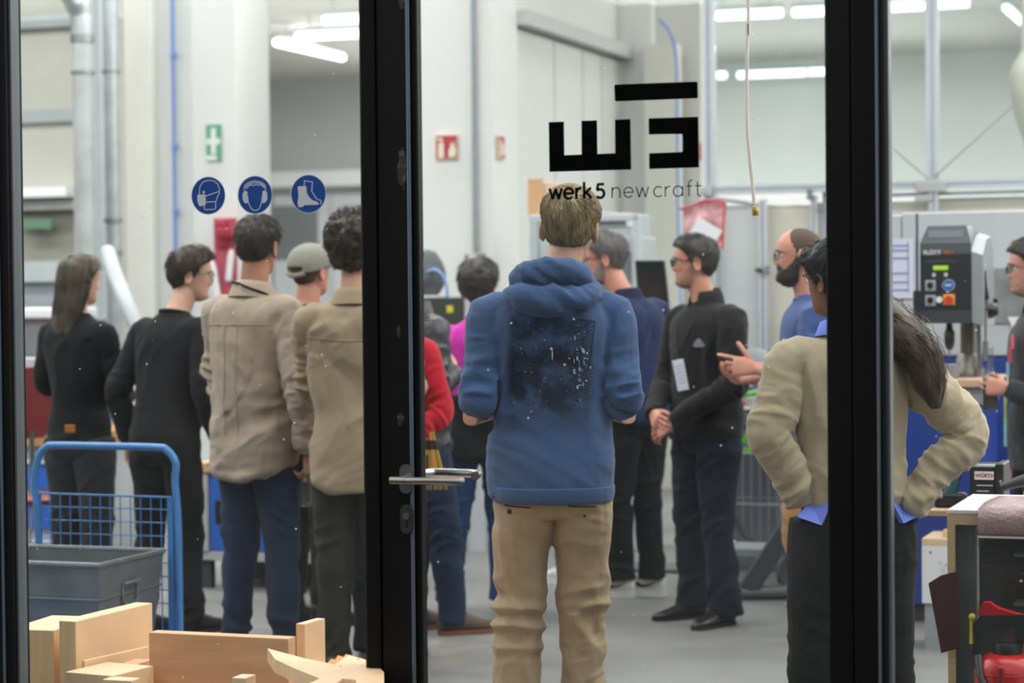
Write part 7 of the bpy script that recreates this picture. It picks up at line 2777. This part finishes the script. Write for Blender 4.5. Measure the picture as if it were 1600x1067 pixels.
# workbench for the drill
vD = v_of(1490, 10.15)
loc, f = plane(vD, 1490)
x0, zt = f(1440, 592)
x1, _ = f(1572, 590)
_, zu = f(1500, 605)
_, zg = f(1500, 632)
e = empty('drill_bench', loc, HALL_ROT)
tag(e, 'blue workbench with thick beech top under the pillar drill', 'workbench')
MB().box(x0 - 0.25, x1, -0.02, 0.6, zu, zt, bev=0.004).build('worktop', mat('sanded beech top', 'CFAE92', 0.5, var=0.07, vscale=4, stretch=(8, 1, 1)), e)
MB().box(x0 - 0.22, x1 - 0.10, 0.0, 0.55, zg, zu).build('grey_frame', GREYP, e)
MB().box(x0 - 0.22, x1 - 0.11, 0.01, 0.55, 0.08, zg, bev=0.004).build('blue_cupboard', BLUEP, e)
MB().box(x0 - 0.18, x1 - 0.14, 0.05, 0.5, 0.0, 0.08).build('plinth', DGREY, e)

# pillar drill
e = empty('pillar_drill', T(uv_of(loc)[0], vD + 0.22, zt), HALL_ROT)
tag(e, 'dark grey pillar drill with keypad front and side levers on the bench', 'drill press')
PX = 1 / 345.0
def dxz(px, py):
    return ((px - 1490) * PX / 0.99, (592 - py) * PX)
DF = mat('drill front', '3C3F44', 0.35, var=0.03)
DS = mat('drill side metal', '9B9FA2', 0.35, 0.3, var=0.04)
DT = mat('drill hood dark', '565A60', 0.3, var=0.03)
fr = [dxz(*p) for p in ((1440, 398), (1518, 398), (1518, 500), (1512, 506), (1446, 506), (1440, 500))]
head_ = MB().prism(fr, -0.22, 0.0).build('head_casing', DF, e)
hood = [(-0.22, dxz(0, 384)[1]), (-0.17, dxz(0, 356)[1]), (0.12, dxz(0, 356)[1]), (0.20, dxz(0, 390)[1]), (0.20, dxz(0, 500)[1]), (-0.0, dxz(0, 500)[1]), (-0.22, dxz(0, 398)[1])]
x0, x1 = dxz(1440, 0)[0], dxz(1518, 0)[0]
b = MB()
xin = 0.028
y0_, zlo, zhi = -0.222, dxz(0, 399)[1], dxz(0, 355)[1]
zc_ = dxz(0, 382)[1]
vs = [(x0, y0_, zlo), (x1, y0_, zlo), (x1, y0_, zc_), (x0, y0_, zc_), (x0 + xin, y0_ + 0.05, zhi), (x1 - xin, y0_ + 0.05, zhi), (x1, 0.1, zlo), (x0, 0.1, zlo), (x1 - xin, 0.08, zhi), (x0 + xin, 0.08, zhi), (x1, 0.1, zc_), (x0, 0.1, zc_)]
b.add(vs, [(0, 1, 2, 3), (3, 2, 5, 4), (4, 5, 8, 9), (1, 6, 10, 2), (2, 10, 8, 5), (7, 0, 3, 11), (11, 3, 4, 9), (6, 7, 11, 10), (10, 11, 9, 8), (0, 7, 6, 1)])
b.build('hood', DT, e)
MB().box(x0 + 0.035, x1 - 0.04, -0.205, -0.19, zc_ + 0.012, zhi - 0.022).build('hood_label', mat('hood label', '8E9298', 0.4, var=0), e, rot=(R(0), 0, 0))
side = [(-0.215, dxz(0, 396)[1]), (-0.10, dxz(0, 372)[1]), (0.05, dxz(0, 366)[1]), (0.14, dxz(0, 388)[1]), (0.17, dxz(0, 430)[1]), (0.17, dxz(0, 505)[1]), (-0.20, dxz(0, 505)[1])]
vs = [(x1, y, z) for y, z in side] + [(x1 + 0.045, y + 0.03, z - 0.015) for y, z in side]
n = len(side)
MB().add(vs, [tuple(range(n)), tuple(range(n, 2 * n))[::-1]] + [(i, i + n, (i + 1) % n + n, (i + 1) % n) for i in range(n)]).build('motor_casing', DS, e)
MB().box(x0 + 0.004, x1 - 0.004, -0.225, -0.22, dxz(0, 500)[1] + 0.05, zlo - 0.004).build('front_plate', mat('front plate black', '292B2F', 0.35, var=0), e)
def onp(px, py):
    x, z = dxz(px, py)
    return x, z
TX = mat('panel print white', 'E6E6E6', 0.5, var=0)
x, z = onp(1467, 396 + 1)
textmesh('FLÖTT', 0.026, 'maker_lettering', 0.0006, TX, e, Matrix.Translation((onp(1459, 0)[0], -0.2262, onp(0, 397)[1])) @ FRONT, extrude=0.0004)
textmesh('M21', 0.024, 'type_lettering', 0.0003, mat('orange print', 'C86A38', 0.5, var=0), e, Matrix.Translation((onp(1484, 0)[0], -0.2262, onp(0, 397)[1])) @ FRONT, extrude=0.0004)
MB().box(onp(1449, 0)[0], onp(1495, 0)[0] , -0.2265, -0.225, onp(0, 411)[1], onp(0, 409.5)[1]).build('print_line', mat('dim print', '4F5257', 0.5, var=0), e)
MB().box(onp(1460, 0)[0], onp(1483, 0)[0], -0.229, -0.225, onp(0, 424)[1], onp(0, 417)[1], bev=0.002).build('green_display', mat('green display', '9BC832', 0.4, var=0, emit='9BC832', estr=0.35), e)
for px in (1461.5, 1479.5):
    MB().box(onp(px - 2.5, 0)[0], onp(px + 2.5, 0)[0], -0.2285, -0.225, onp(0, 434)[1], onp(0, 428)[1]).build('key', mat('pale key', 'C9CACB', 0.5), e)
for py in (447, 470):
    pp_ = MB().box(onp(1448, 0)[0], onp(1464, 0)[0], -0.2285, -0.225, onp(0, py + 9)[1], onp(0, py - 8)[1], bev=0.001).build('switch_plate', mat('grey switch plate', 'A3A5A8', 0.5), e)
    cx_, cz2 = onp(1456, py)
    MB().lathe([(0.012, 0), (0.014, 0.01), (0.008, 0.012)], 16, M=Matrix.Translation((cx_, -0.2285, cz2)) @ Matrix.Rotation(R(90), 4, 'X')).build('knob', BLACKP, pp_, smooth=True)
    MB().box(cx_ - 0.003, cx_ + 0.003, -0.25, -0.23, cz2 - 0.014, cz2 + 0.014).build('knob_grip', BLACKP, pp_)
def disc(px, py, r, m, name, y=-0.229, par=None, h=0.004):
    cx_, cz2 = onp(px, py)
    return MB().lathe([(r, 0), (r, h)], 24, M=Matrix.Translation((cx_, y + 0.004, cz2)) @ Matrix.Rotation(R(90), 4, 'X')).build(name, m, par or e)
disc(1483.5, 447.5, 0.0275, mat('pale blue ring', 'B9CBE8', 0.5, var=0), 'eye_guard_sign', -0.228)
dd = disc(1483.5, 447.5, 0.0250, mat('sign blue', '3E66B0', 0.5, var=0), 'sign_disc', -0.2295)
cx_, cz2 = onp(1483.5, 447.5)
gp = MB()
for sx in (-1, 1):
    gp.prism([(cx_ + sx * 0.007 + 0.0055 * math.cos(t), cz2 + 0.001 + 0.0048 * math.sin(t)) for t in [k * math.pi / 6 for k in range(12)]], -0.2345, -0.2333)
stroke(gp, [(cx_ - 0.014, cz2 + 0.003), (cx_ + 0.014, cz2 + 0.003)], 0.0025, -0.2345, -0.2333)
gp.build('pictogram', TX, e)
x_, z_ = onp(1469.5, 469.5)
disc(1469.5, 469.5, 0.0145, TX, 'white_button', -0.229, h=0.008)
MB().box(onp(1475.5, 0)[0], onp(1493, 0)[0], -0.2285, -0.225, onp(0, 478)[1], onp(0, 461)[1], bev=0.001).build('yellow_plate', mat('yellow plate', 'E0A63A', 0.5, var=0), e)
disc(1484.5, 470, 0.0185, mat('stop red', 'D2322E', 0.35, var=0), 'stop_button', -0.2325, h=0.02)
# belt box and rod at the left, hoses, column, spindle, levers
x, z = onp(1430, 0)
MB().box(onp(1422, 0)[0], onp(1438, 0)[0], -0.10, 0.0, onp(0, 497)[1], onp(0, 455)[1], bev=0.003).build('side_box', mat('dark box', '33373B', 0.4), e)
MB().tube([(onp(1426, 0)[0], -0.05, onp(0, 456)[1]), (onp(1426, 0)[0], -0.05, onp(0, 334)[1])], 0.0055, 8).build('guard_rod', mat('dark green rod', '2B4744', 0.4), e, smooth=True)
MB().tube(smooth_path([(onp(1428, 0)[0], -0.05, onp(0, 497)[1]), (onp(1424, 0)[0], -0.02, onp(0, 520)[1]), (onp(1420, 0)[0], 0.05, onp(0, 560)[1])], 4), 0.010, 8).build('cable', DGREY, e, smooth=True)
COLM = mat('machined column', '8D8880', 0.3, 0.85, var=0.15)
MB().lathe([(0.040, 0), (0.040, dxz(0, 500)[1])], 28).build('column', COLM, e, smooth=True, loc=(onp(1500, 0)[0], 0.06, 0))
MB().lathe([(0.075, 0), (0.072, 0.03), (0.060, 0.05), (0.058, onp(0, 560)[1]), (0.045, onp(0, 555)[1])], 28).build('column_foot', mat('cast metal', '77746D', 0.4, 0.6, var=0.2), e, smooth=True, loc=(onp(1500, 0)[0], 0.06, 0))
MB().box(onp(1516, 0)[0], onp(1522, 0)[0], -0.02, 0.01, 0, dxz(0, 505)[1]).build('scale_bar', STEEL, e)
MB().box(onp(1468, 0)[0], onp(1490, 0)[0], -0.19, -0.05, 0.001, onp(0, 570)[1], bev=0.004).build('vise_block', mat('grey block', '8F9398', 0.5, 0.2), e)
sx__, _ = onp(1479, 0)
MB().lathe([(0.008, onp(0, 548)[1]), (0.018, onp(0, 544)[1]), (0.024, onp(0, 535)[1]), (0.024, onp(0, 520)[1]), (0.016, onp(0, 516)[1]), (0.014, onp(0, 505)[1])], 20).build('chuck', mat('dark chuck', '4A4642', 0.35, 0.8), e, smooth=True, loc=(sx__, -0.12, 0))
MB().tube([(sx__, -0.12, onp(0, 560)[1]), (sx__, -0.12, onp(0, 546)[1])], 0.004, 8).build('drill_bit', STEEL, e, smooth=True)
hubx, hubz = onp(1535, 487)
MB().lathe([(0.03, -0.05), (0.036, -0.02), (0.036, 0.02), (0.018, 0.05)], 20, M=Matrix.Translation((hubx, -0.08, hubz)) @ Matrix.Rotation(R(90), 4, 'Y')).build('feed_hub', BLACKP, e, smooth=True)
tpx, tpz = onp(1531, 425)
MB().tube([(hubx, -0.1, hubz + 0.02), (onp(1536, 0)[0], -0.11, onp(0, 462)[1])], 0.008, 8).build('lever_arm', STEEL, e, smooth=True)
MB().tube([(onp(1536, 0)[0], -0.11, onp(0, 470)[1]), (onp(1532, 0)[0], -0.115, onp(0, 448)[1]), (tpx, -0.12, tpz)], [0.011, 0.013, 0.012], 12).build('lever_grip', BLACKP, e, smooth=True)
MB().tube([(onp(1535, 0)[0], -0.12, hubz), (onp(1535, 0)[0], -0.14, onp(0, 540)[1])], 0.007, 8).build('lever_arm', STEEL, e, smooth=True)
MB().tube([(onp(1535, 0)[0], -0.14, onp(0, 534)[1]), (onp(1534.5, 0)[0], -0.142, onp(0, 552)[1]), (onp(1534, 0)[0], -0.145, onp(0, 565)[1])], [0.012, 0.013, 0.009], 12).build('lever_grip', mat('grey grip', '6A6A68', 0.5), e, smooth=True)
MB().tube([(hubx + 0.02, -0.08, hubz), (onp(1546, 0)[0], -0.05, onp(0, 474)[1])], 0.006, 8).build('lever_arm', STEEL, e, smooth=True)
MB().lathe([(0.010, 0), (0.012, 0.02), (0.004, 0.026)], 12).build('lever_grip', BLACKP, e, smooth=True, loc=(onp(1546, 0)[0], -0.05, onp(0, 476)[1]))
# oil bottle
x, z = onp(1461, 0)
e = empty('oil_bottle', T(uv_of(loc)[0] + x, vD + 0.10, zt + 0.001), HALL_ROT)
MB().lathe([(0.024, 0), (0.026, 0.01), (0.026, 0.085), (0.018, 0.10), (0.012, 0.11)], 20).build('bottle_body', mat('brown clear bottle', '6E6350', 0.3), e, smooth=True)
MB().lathe([(0.018, 0.10), (0.019, 0.12), (0.008, 0.135), (0.003, 0.165), (0.002, 0.19)], 16).build('spout_cap', mat('green black cap', '1F3A34', 0.4), e, smooth=True)
tag(e, 'small brown oil bottle with a pointed green cap left of the drill column', 'bottle')

# ---- display cabinet close behind the right glass ------------------------------------------------------------------------------------
vK = 0.62
loc, f = plane(vK, 1560)
xl, z1 = f(1492, 796)
_, zb = f(1492, 820)
xr = xl + 1.15
e = empty('display_cabinet', loc, HALL_ROT)
tag(e, 'white topped display cabinet with glass front and plywood edges at the right', 'cabinet')
dep = 0.75
uq, vq_ = top_pt(1540, 772, z1)
dep = max(0.4, min(1.2, vq_ - vK))
MB().box(xl - 0.02, xr, 0, dep, z1 - 0.012, z1, bev=0.002).build('top_sheet', mat('white laminate', 'DCD6D6', 0.35, var=0.01), e)
MB().box(xl - 0.02, xr, 0.0, dep, zb, z1 - 0.013, bev=0.001).build('plywood_edge', mat('ply edge', 'BFA27A', 0.6, var=0.12, vscale=3, stretch=(4, 4, 60)), e)
MB().box(xl - 0.02, xl + 0.0, 0.0, 0.03, 0.0, zb, bev=0.001).build('corner_post', mat('ply edge', 'A98D62'), e)
MB().box(xl - 0.02, xl - 0.008, 0.03, dep, 0.0, zb, bev=0.001).build('side_wall', mat('ply face', 'C7AD88', 0.6), e)
MB().box(xr - 0.03, xr, 0.0, dep, 0, zb, bev=0.001).build('side_wall', mat('ply face', 'C7AD88'), e)
_, zs1 = f(1560, 868)
_, zs2 = f(1560, 945)
_, zs3 = f(1560, 1010)
SHM = mat('pale shelf', 'B9B7B4', 0.5)
for z in (zs1, zs2):
    MB().box(xl + 0.14, xr - 0.03, 0.05, dep - 0.02, z - 0.008, z, bev=0.001).build('shelf', SHM, e)
MB().box(xl + 0.10, xr - 0.03, 0.03, dep - 0.02, zs3 - 0.02, zs3, bev=0.001).build('shelf', mat('ply edge', 'A98D62'), e)
MB().box(xl, xr - 0.03, dep - 0.02, dep, 0.02, zb).build('back_panel', mat('grey back panel', '8B8F93', 0.6), e)
MB().box(xl + 0.001, xr - 0.03, 0.004, 0.010, 0.02, zb - 0.002).build('glass_front', clear_mat('cabinet glass', 'DDE2E0', haze=0.05), e)
MB().box(xl, xl + 0.055, 0.012, 0.022, 0.02, zb - 0.002).build('glass_stile', mat('frosted grey strip', '8E969A', 0.5, alpha=0.4), e)
# contents
def inbox(px0, px1, py1, zbase, m, label, name, cat, dv=0.12, dd_=0.3):
    x0, zt_ = f(px0, py1, vK + dv)
    x1, _ = f(px1, py1, vK + dv)
    c_ = T(uv_of(loc)[0] + (x0 + x1) / 2, vK + dv + dd_ / 2, zbase)
    ee = empty(name, c_, HALL_ROT)
    w_ = (x1 - x0) / 2
    MB().box(-w_, w_, -dd_ / 2, dd_ / 2, 0.0, zt_ - zbase, bev=0.004).build('box_body', m, ee)
    MB().box(-w_ - 0.004, w_ + 0.004, -dd_ / 2 - 0.004, dd_ / 2, (zt_ - zbase) * 0.86, (zt_ - zbase) + 0.003, bev=0.002).build('lid', m, ee)
    MB().box(-0.02, 0.02, -dd_ / 2 - 0.008, -dd_ / 2 - 0.002, (zt_ - zbase) * 0.7, (zt_ - zbase) * 0.8, bev=0.001).build('latch', STEEL, ee)
    tag(ee, label, cat)
    return ee
inbox(1531, 1680, 830, zs1, mat('black green case', '1E2624', 0.4), 'dark green case on the upper shelf of the display cabinet', 'storage_case', 'case')
inbox(1533, 1680, 880, zs2, mat('dark maroon case', '3A1E20', 0.45), 'dark maroon case on the lower shelf of the display cabinet', 'storage_case', 'case')
# valve fittings in the glass at the left
x, z = f(1515, 835, vK + 0.05)
ee = empty('steel_clamp', T(uv_of(loc)[0] + x, vK + 0.06, zs1 - 0.10), HALL_ROT)
zz_t = z - zs1 + 0.10
MB().tube([(0, 0, -0.16), (0, 0, zz_t)], 0.005, 8).build('rod', STEEL, ee, smooth=True)
for z_ in (zz_t, zz_t * 0.55, 0.02, -0.02):
    MB().lathe([(0.008, 0), (0.013, 0.004), (0.013, 0.010), (0.008, 0.014)], 12).build('nut', STEEL, ee, loc=(0, 0, z_), smooth=True)
MB().tube(smooth_path([(0.0, 0, zz_t), (0.015, 0, zz_t + 0.006), (0.028, 0, zz_t - 0.01), (0.024, 0, zz_t - 0.03)], 4), 0.004, 8).build('hook', STEEL, ee, smooth=True)
MB().lathe([(0.006, 0), (0.008, 0.01), (0.008, 0.055), (0.006, 0.06)], 12).build('red_grip', REDP, ee, loc=(0.002, 0, -0.21), smooth=True)
tag(ee, 'thin steel clamp rod with red grip behind the cabinet glass', 'clamp')
# bubble wrap roll lying over the front edge
x0, zr = f(1531, 800)
ee = empty('bubble_wrap_roll', T(uv_of(loc)[0] + x0, vK - 0.03, z1), HALL_ROT)
tag(ee, 'pinkish bubble wrap draped over the right end of the cabinet top', 'wrapping')
cs = [(0.0, 0.006), (0.10, 0.012), (0.22, 0.010), (0.40, 0.004), (0.42, 0.0015), (0.40, 0.001), (0.03, 0.001), (0.0265, -0.03), (0.0265, -0.062), (0.018, -0.066), (0.0, -0.055), (-0.006, -0.02)]
vs, fs_ = [], []
nx_ = 22
for i in range(nx_ + 1):
    x = 0.0 + 0.62 * i / nx_
    for (y, z) in cs:
        vs.append((x, y - 0.0, z + (0.0025 * math.sin(i * 1.7 + y * 30) if z > 0.005 else 0)))
n = len(cs)
for i in range(nx_):
    for k in range(n):
        k2 = (k + 1) % n
        fs_.append((i * n + k, i * n + k2, (i + 1) * n + k2, (i + 1) * n + k))
fs_ += [tuple(range(n))[::-1], tuple(nx_ * n + k for k in range(n))]
MB().add(vs, fs_).build('film', mat('pinkish bubble film', 'A98D8E', 0.25, var=0.12, vscale=20, bump=0.6, bscale=120), ee, smooth='all')
MB().box(0, 0.62, -0.006, 0.0, -0.067, -0.062).build('film_edge', mat('pale film edge', 'D9C9C6', 0.4), ee)

# lower ply shelf running to the left behind, and the charger case with tools on it
vS = 1.9
loc2, f2 = plane(vS, 1470)
xl2, zs = f2(1450, 797)
_, zs_ = f2(1450, 806)
e2 = empty('plywood_shelf', loc2, HALL_ROT)
tag(e2, 'plywood shelf top carrying the charger case, behind the display cabinet', 'shelf')
MB().box(xl2, xl2 + 1.3, 0.0, 0.5, zs_, zs, bev=0.001).build('shelf_board', mat('ply edge', 'A98D62'), e2)
MB().box(xl2 + 1.27, xl2 + 1.3, 0.0, 0.5, 0, zs_).build('side_board', mat('ply face', 'C7AD88'), e2)
xw, _ = f2(1482, 810)
MB().box(xw, xw + 0.02, 0.0, 0.5, 0, zs_).build('side_board', mat('ply edge', 'A98D62'), e2)
x0, zc1 = f2(1508, 724)
x1, zc0 = f2(1562, 770)
ee = empty('charger_case', T(uv_of(loc2)[0] + (x0 + x1) / 2, vS + 0.15, zs + 0.001), HALL_ROT)
tag(ee, 'black charger case with a white and red maker label on the plywood shelf', 'case')
w = (x1 - x0) / 2
hh = at_v(1530, 724, vS + 0.1)[1] - zs
MB().box(-w, w * 0.5, -0.05, 0.10, 0, hh - 0.008, bev=0.004).build('case_body', mat('black green plastic', '22262A', 0.4), ee)
MB().box(w * 0.5, w, -0.055, 0.10, 0, hh, bev=0.004).build('case_side', mat('black green plastic', '22262A'), ee)
MB().box(-w, w * 0.5, -0.052, -0.02, hh - 0.012, hh - 0.006).build('pale_rim', LGREY, ee)
lb_ = MB().box(-w * 0.72, w * 0.42, -0.053, -0.05, hh - 0.052, hh - 0.026).build('label_plate', PAPER, ee)
textmesh('WÜRTH', 0.0165, 'maker_lettering', 0.0003, mat('label red', 'B8352F', 0.5, var=0), ee, Matrix.Translation((-w * 0.10, -0.0536, hh - 0.039)) @ FRONT, extrude=0.0003)
pl_ = MB()
for k in range(4):
    pl_.box(-w * 0.6, -w * 0.6 + 0.05 - 0.012 * (k % 2), -0.0515, -0.05, hh - 0.072 - 0.018 * k, hh - 0.068 - 0.018 * k)
pl_.build('print_lines', LGREY, ee)
# cordless drill (teal and black)
TEAL = mat('teal plastic', '1F5A66', 0.4)
q = at_v(1484, 770, vS + 0.1)
ee = empty('cordless_drill', T(q[0], vS + 0.12, zs + 0.001), HALL_ROT)
tag(ee, 'teal and black cordless tool left of the charger case', 'power tool')
MB().box(-0.05, 0.05, -0.035, 0.035, 0, 0.045, bev=0.008).build('battery', BLACKP, ee)
MB().tube([(0.0, 0, 0.045), (0.012, 0, 0.09), (0.02, 0, 0.13)], [0.022, 0.02, 0.022], 12).build('grip', TEAL, ee, smooth=True)
MB().tube([(-0.075, 0, 0.135), (-0.04, 0, 0.14), (0.0, 0, 0.145), (0.055, 0, 0.15)], [0.018, 0.028, 0.034, 0.030], 14).build('tool_body', TEAL, ee, smooth=True)
MB().tube([(0.055, 0, 0.15), (0.075, 0, 0.151), (0.085, 0, 0.152)], [0.026, 0.022, 0.012], 14).build('chuck', DGREY, ee, smooth=True)
ee = empty('battery_pack', T(q[0] - 0.13, vS + 0.1, zs + 0.001), HALL_ROT)
tag(ee, 'dark teal battery pack at the left end of the plywood shelf', 'battery')
MB().box(-0.045, 0.045, -0.035, 0.035, 0, 0.05, bev=0.008).build('pack_body', TEAL, ee)
MB().box(-0.04, 0.04, -0.03, 0.03, 0.05, 0.062, bev=0.004).build('contact_slide', BLACKP, ee)
# heat gun / grinder with vise at the right
q = at_v(1592, 745, vS)
ee = empty('angle_grinder', T(q[0] + 0.01, vS + 0.05, zs + 0.001), HALL_ROT)
ee.scale = (0.62, 0.62, 0.62)
tag(ee, 'grey and black hand grinder with silver head right of the charger case', 'power tool')
MB().box(-0.10, 0.14, -0.05, 0.05, 0, 0.03, bev=0.005).build('rest_block', PAPER, ee)
MB().tube(smooth_path([(-0.11, 0, 0.115), (-0.05, -0.01, 0.135), (0.0, -0.01, 0.15), (0.05, -0.01, 0.155)], 3), [0.022, 0.023, 0.024, 0.026, 0.028, 0.030, 0.031, 0.032, 0.032, 0.032][:10], 14).build('tool_body', DGREY, ee, smooth=True)
MB().tube([(0.05, -0.01, 0.155), (0.06, -0.01, 0.156)], 0.034, 14).build('teal_ring', mat('teal ring', '5E9AA0', 0.4), ee, smooth=True)
for k in range(4):
    MB().tube([(0.06, -0.035 + 0.01 * k, 0.17 - 0.012 * k), (0.16, -0.035 + 0.01 * k, 0.175 - 0.012 * k)], 0.005, 6).build('cooling_rib', STEEL, ee, smooth=True)
MB().tube([(0.06, 0, 0.14), (0.16, 0, 0.14)], 0.028, 12).build('gear_head', BLACKP, ee, smooth=True)
MB().tube([(0.10, 0, 0.03), (0.10, 0, 0.12)], 0.02, 10).build('support_pin', DGREY, ee, smooth=True)
MB().lathe([(0.006, 0), (0.03, 0.002), (0.03, 0.01), (0.006, 0.014)], 18, M=Matrix.Translation((0.03, -0.05, 0.085)) @ Matrix.Rotation(R(70), 4, 'X')).build('brass_disc', mat('brass', 'B89B4A', 0.3, 1.0), ee, smooth=True)

# white painted board box left of the cabinet
vW = v_of(1460, 9.4)
loc3, f3 = plane(vW, 1460)
x0, z0 = f3(1440, 841)
x1, _ = f3(1486, 841)
_, z2 = f3(1450, 853)
_, z3 = f3(1450, 943)
e = empty('white_board_box', loc3, HALL_ROT)
tag(e, 'white painted board with bare wood top and black specks left of the display cabinet', 'box')
MB().box(x0, x1 + 0.1, 0, 0.3, max(0.0, z3), z2, bev=0.002).build('painted_face', mat('specked white paint', 'D2D3D6', 0.6, var=0), e)
MB().box(x0, x1 + 0.1, 0, 0.3, z2, z0, bev=0.002).build('bare_edge', mat('bare pale wood', 'CDB390', 0.6, var=0.06), e)
MB().box(x0 + 0.01, x1 + 0.1, 0.01, 0.3, 0, max(0.01, z3)).build('plinth', GREYP, e)
sp_ = MB()
rs = random.Random(4)
for k in range(16):
    if k == 0:
        a, b, r__ = 1454, 863, 0.005
    else:
        a, b, r__ = rs.gauss(1474, 5), rs.gauss(890, 9), rs.uniform(0.001, 0.003)
    x, z = f3(a, b)
    sp_.prism([(x + r__ * math.cos(t), z + r__ * math.sin(t)) for t in [i * math.pi / 4 for i in range(8)]], -0.001, 0.0)
sp_.build('specks', BLACKP, e)
q = f3(1470, 838)
MB().box(q[0] - 0.0, q[0] + 0.05, 0.05, 0.1, z0, z0 + 0.03).build('wood_chip', mat('bare pale wood', 'CDB390'), e)

# dark red sheet leaning over the cabinet's corner
pl_ = []
vR = vK - 0.04
for (a, b) in ((1451, 911), (1470, 899), (1497, 892), (1500, 1012), (1471, 1020)):
    u, z = at_v(a, b, vR)
    pl_.append((u, z))
u0 = pl_[3][0]
zmin = min(p[1] for p in pl_)
e = MB().prism([(p[0] - u0, p[1]) for p in pl_], -0.004, 0.004).build('dark_red_sheet', mat('maroon sheet', '3E1519', 0.45, var=0.08), loc=T(u0, vR, 0), rot=HALL_ROT)
tag(e, 'dark red flexible sheet hanging at the cabinet corner', 'sheet')
# fire extinguisher
q = at_v(1574, 1040, vK - 0.25)
e = empty('fire_extinguisher', T(q[0], vK - 0.25, 0), HALL_ROT)
tag(e, 'red fire extinguisher with black valve just behind the right glass', 'fire extinguisher')
def ez(py):
    return at_v(1574, py, vK - 0.25)[1]
r__ = 0.078
zt_ = ez(1022)
zc = ez(1048)
MB().lathe([(r__ * 0.9, 0.0), (r__, 0.02), (r__, zc), (r__ * 0.97, zc + 0.01), (r__ * 0.86, zc + 0.028), (r__ * 0.6, zt_), (0.03, zt_ + 0.004)], 36).build('cylinder', REDP, e, smooth=True)
MB().lathe([(r__ + 0.0006, zc - 0.004), (r__ + 0.0015, zc - 0.002), (r__ + 0.0006, zc)], 36).build('weld_ring', REDP, e, smooth=True)
MB().lathe([(0.036, zt_ - 0.002), (0.037, ez(1007)), (0.035, ez(1003)), (0.02, ez(1001))], 28).build('valve_collar', BLACKP, e, smooth=True)
ft = MB()
ft.prism([(-0.078, ez(973)), (-0.06, ez(962)), (0.04, ez(958)), (0.055, ez(964)), (0.052, ez(1002)), (0.018, ez(1002)), (0.026, ez(985)), (0.016, ez(978)), (0.0, ez(978)), (-0.03, ez(986)), (-0.064, ez(990)), (-0.068, ez(1024)), (-0.080, ez(1024))], -0.016, 0.016)
ft.build('valve_body', BLACKP, e)
lv = MB()
pts = [(-0.068, ez(962)), (-0.066, ez(950)), (-0.056, ez(942)), (-0.042, ez(941)), (-0.02, ez(950)), (0.02, ez(957)), (0.055, ez(960)), (0.06, ez(964))]
lv.prism(pts, -0.013, 0.013)
lv.build('squeeze_lever', REDP, e)
MB().tube([(-0.084, -0.01, ez(962)), (-0.085, -0.01, ez(985)), (-0.084, -0.01, ez(1007))], [0.005, 0.0035, 0.0055], 8).build('safety_pin', mat('yellow pin', 'C9B52A', 0.4), e, smooth=True)
MB().lathe([(0.004, 0), (0.008, 0.003), (0.008, 0.008), (0.004, 0.011)], 12, M=Matrix.Translation((-0.082, -0.012, ez(964))) @ Matrix.Rotation(R(90), 4, 'X')).build('pin_ring', mat('yellow pin', 'C9B52A'), e, smooth=True)
MB().tube(smooth_path([(-0.065, -0.03, ez(1024)), (-0.055, -0.06, zt_ - 0.05), (-0.036, -0.076, zt_ - 0.10), (-0.030, -0.084, zt_ - 0.3), (-0.030, -0.084, 0.15)], 5), 0.010, 10).build('discharge_hose', BLACKP, e, smooth=True)
MB().box(-0.012, 0.002, -0.090, -0.076, 0.2, ez(1033), bev=0.003).build('hose_strap', mat('deep red strap', '8C0F16', 0.4), e)
tm_ = Matrix.Translation((0.0, -r__ - 0.0012, ez(1070)))
lbw = MB()
for (x0, x1, z0, z1) in ((-0.034, -0.026, -0.02, 0.012), (-0.012 - 0.004, -0.012 + 0.0, -0.02, 0.012), (0.006, 0.014, -0.02, 0.012)):
    lbw.box(x0, x1, -0.001, 0.004, z0, z1, M=tm_)
lbw.build('white_print', PAPER, e)

# ---- held bottles ---------------------------------------------------------------------------------------------------------------------------------------------------
def bottle(name, pos, h, r, glass, liquid, label, fill=0.6, rot=(0, 0, 0)):
    e = empty(name, pos, 0)
    e.rotation_euler = rot
    MB().lathe([(r * 0.9, 0), (r, 0.006), (r, h * 0.52), (r * 0.85, h * 0.60), (r * 0.46, h * 0.72), (r * 0.42, h * 0.94), (r * 0.5, h * 0.95), (r * 0.5, h), (r * 0.38, h)], 24).build('bottle_glass', glass, e, smooth=True)
    if liquid:
        MB().lathe([(r * 0.86, 0.004), (r * 0.94, 0.008), (r * 0.94, h * fill)], 24).build('drink', liquid, e, smooth=True)
    tag(e, label, 'bottle')
    return e
CG = clear_mat('bottle glass', 'E8ECEA', haze=0.06, ior=1.7)
M = p3['hands'][1]
hp_ = world_of(p3, M @ Vector((0.0, 0.085, -0.030)))
bottle('clear_bottle', hp_ - Vector((0, 0, 0.145)), 0.19, 0.030, CG, None, 'empty clear glass bottle hanging from the hand of the beige overshirt man')
M = p15['hands'][-1]
hp_ = world_of(p15, M @ Vector((0.0, 0.075, -0.038)))
bottle('beer_bottle', hp_ - Vector((0, 0, 0.095)), 0.255, 0.031, CG, mat('dark beer', '2B1A10', 0.15, var=0), 'clear bottle half full of dark beer held by the man at the right edge', fill=0.42)
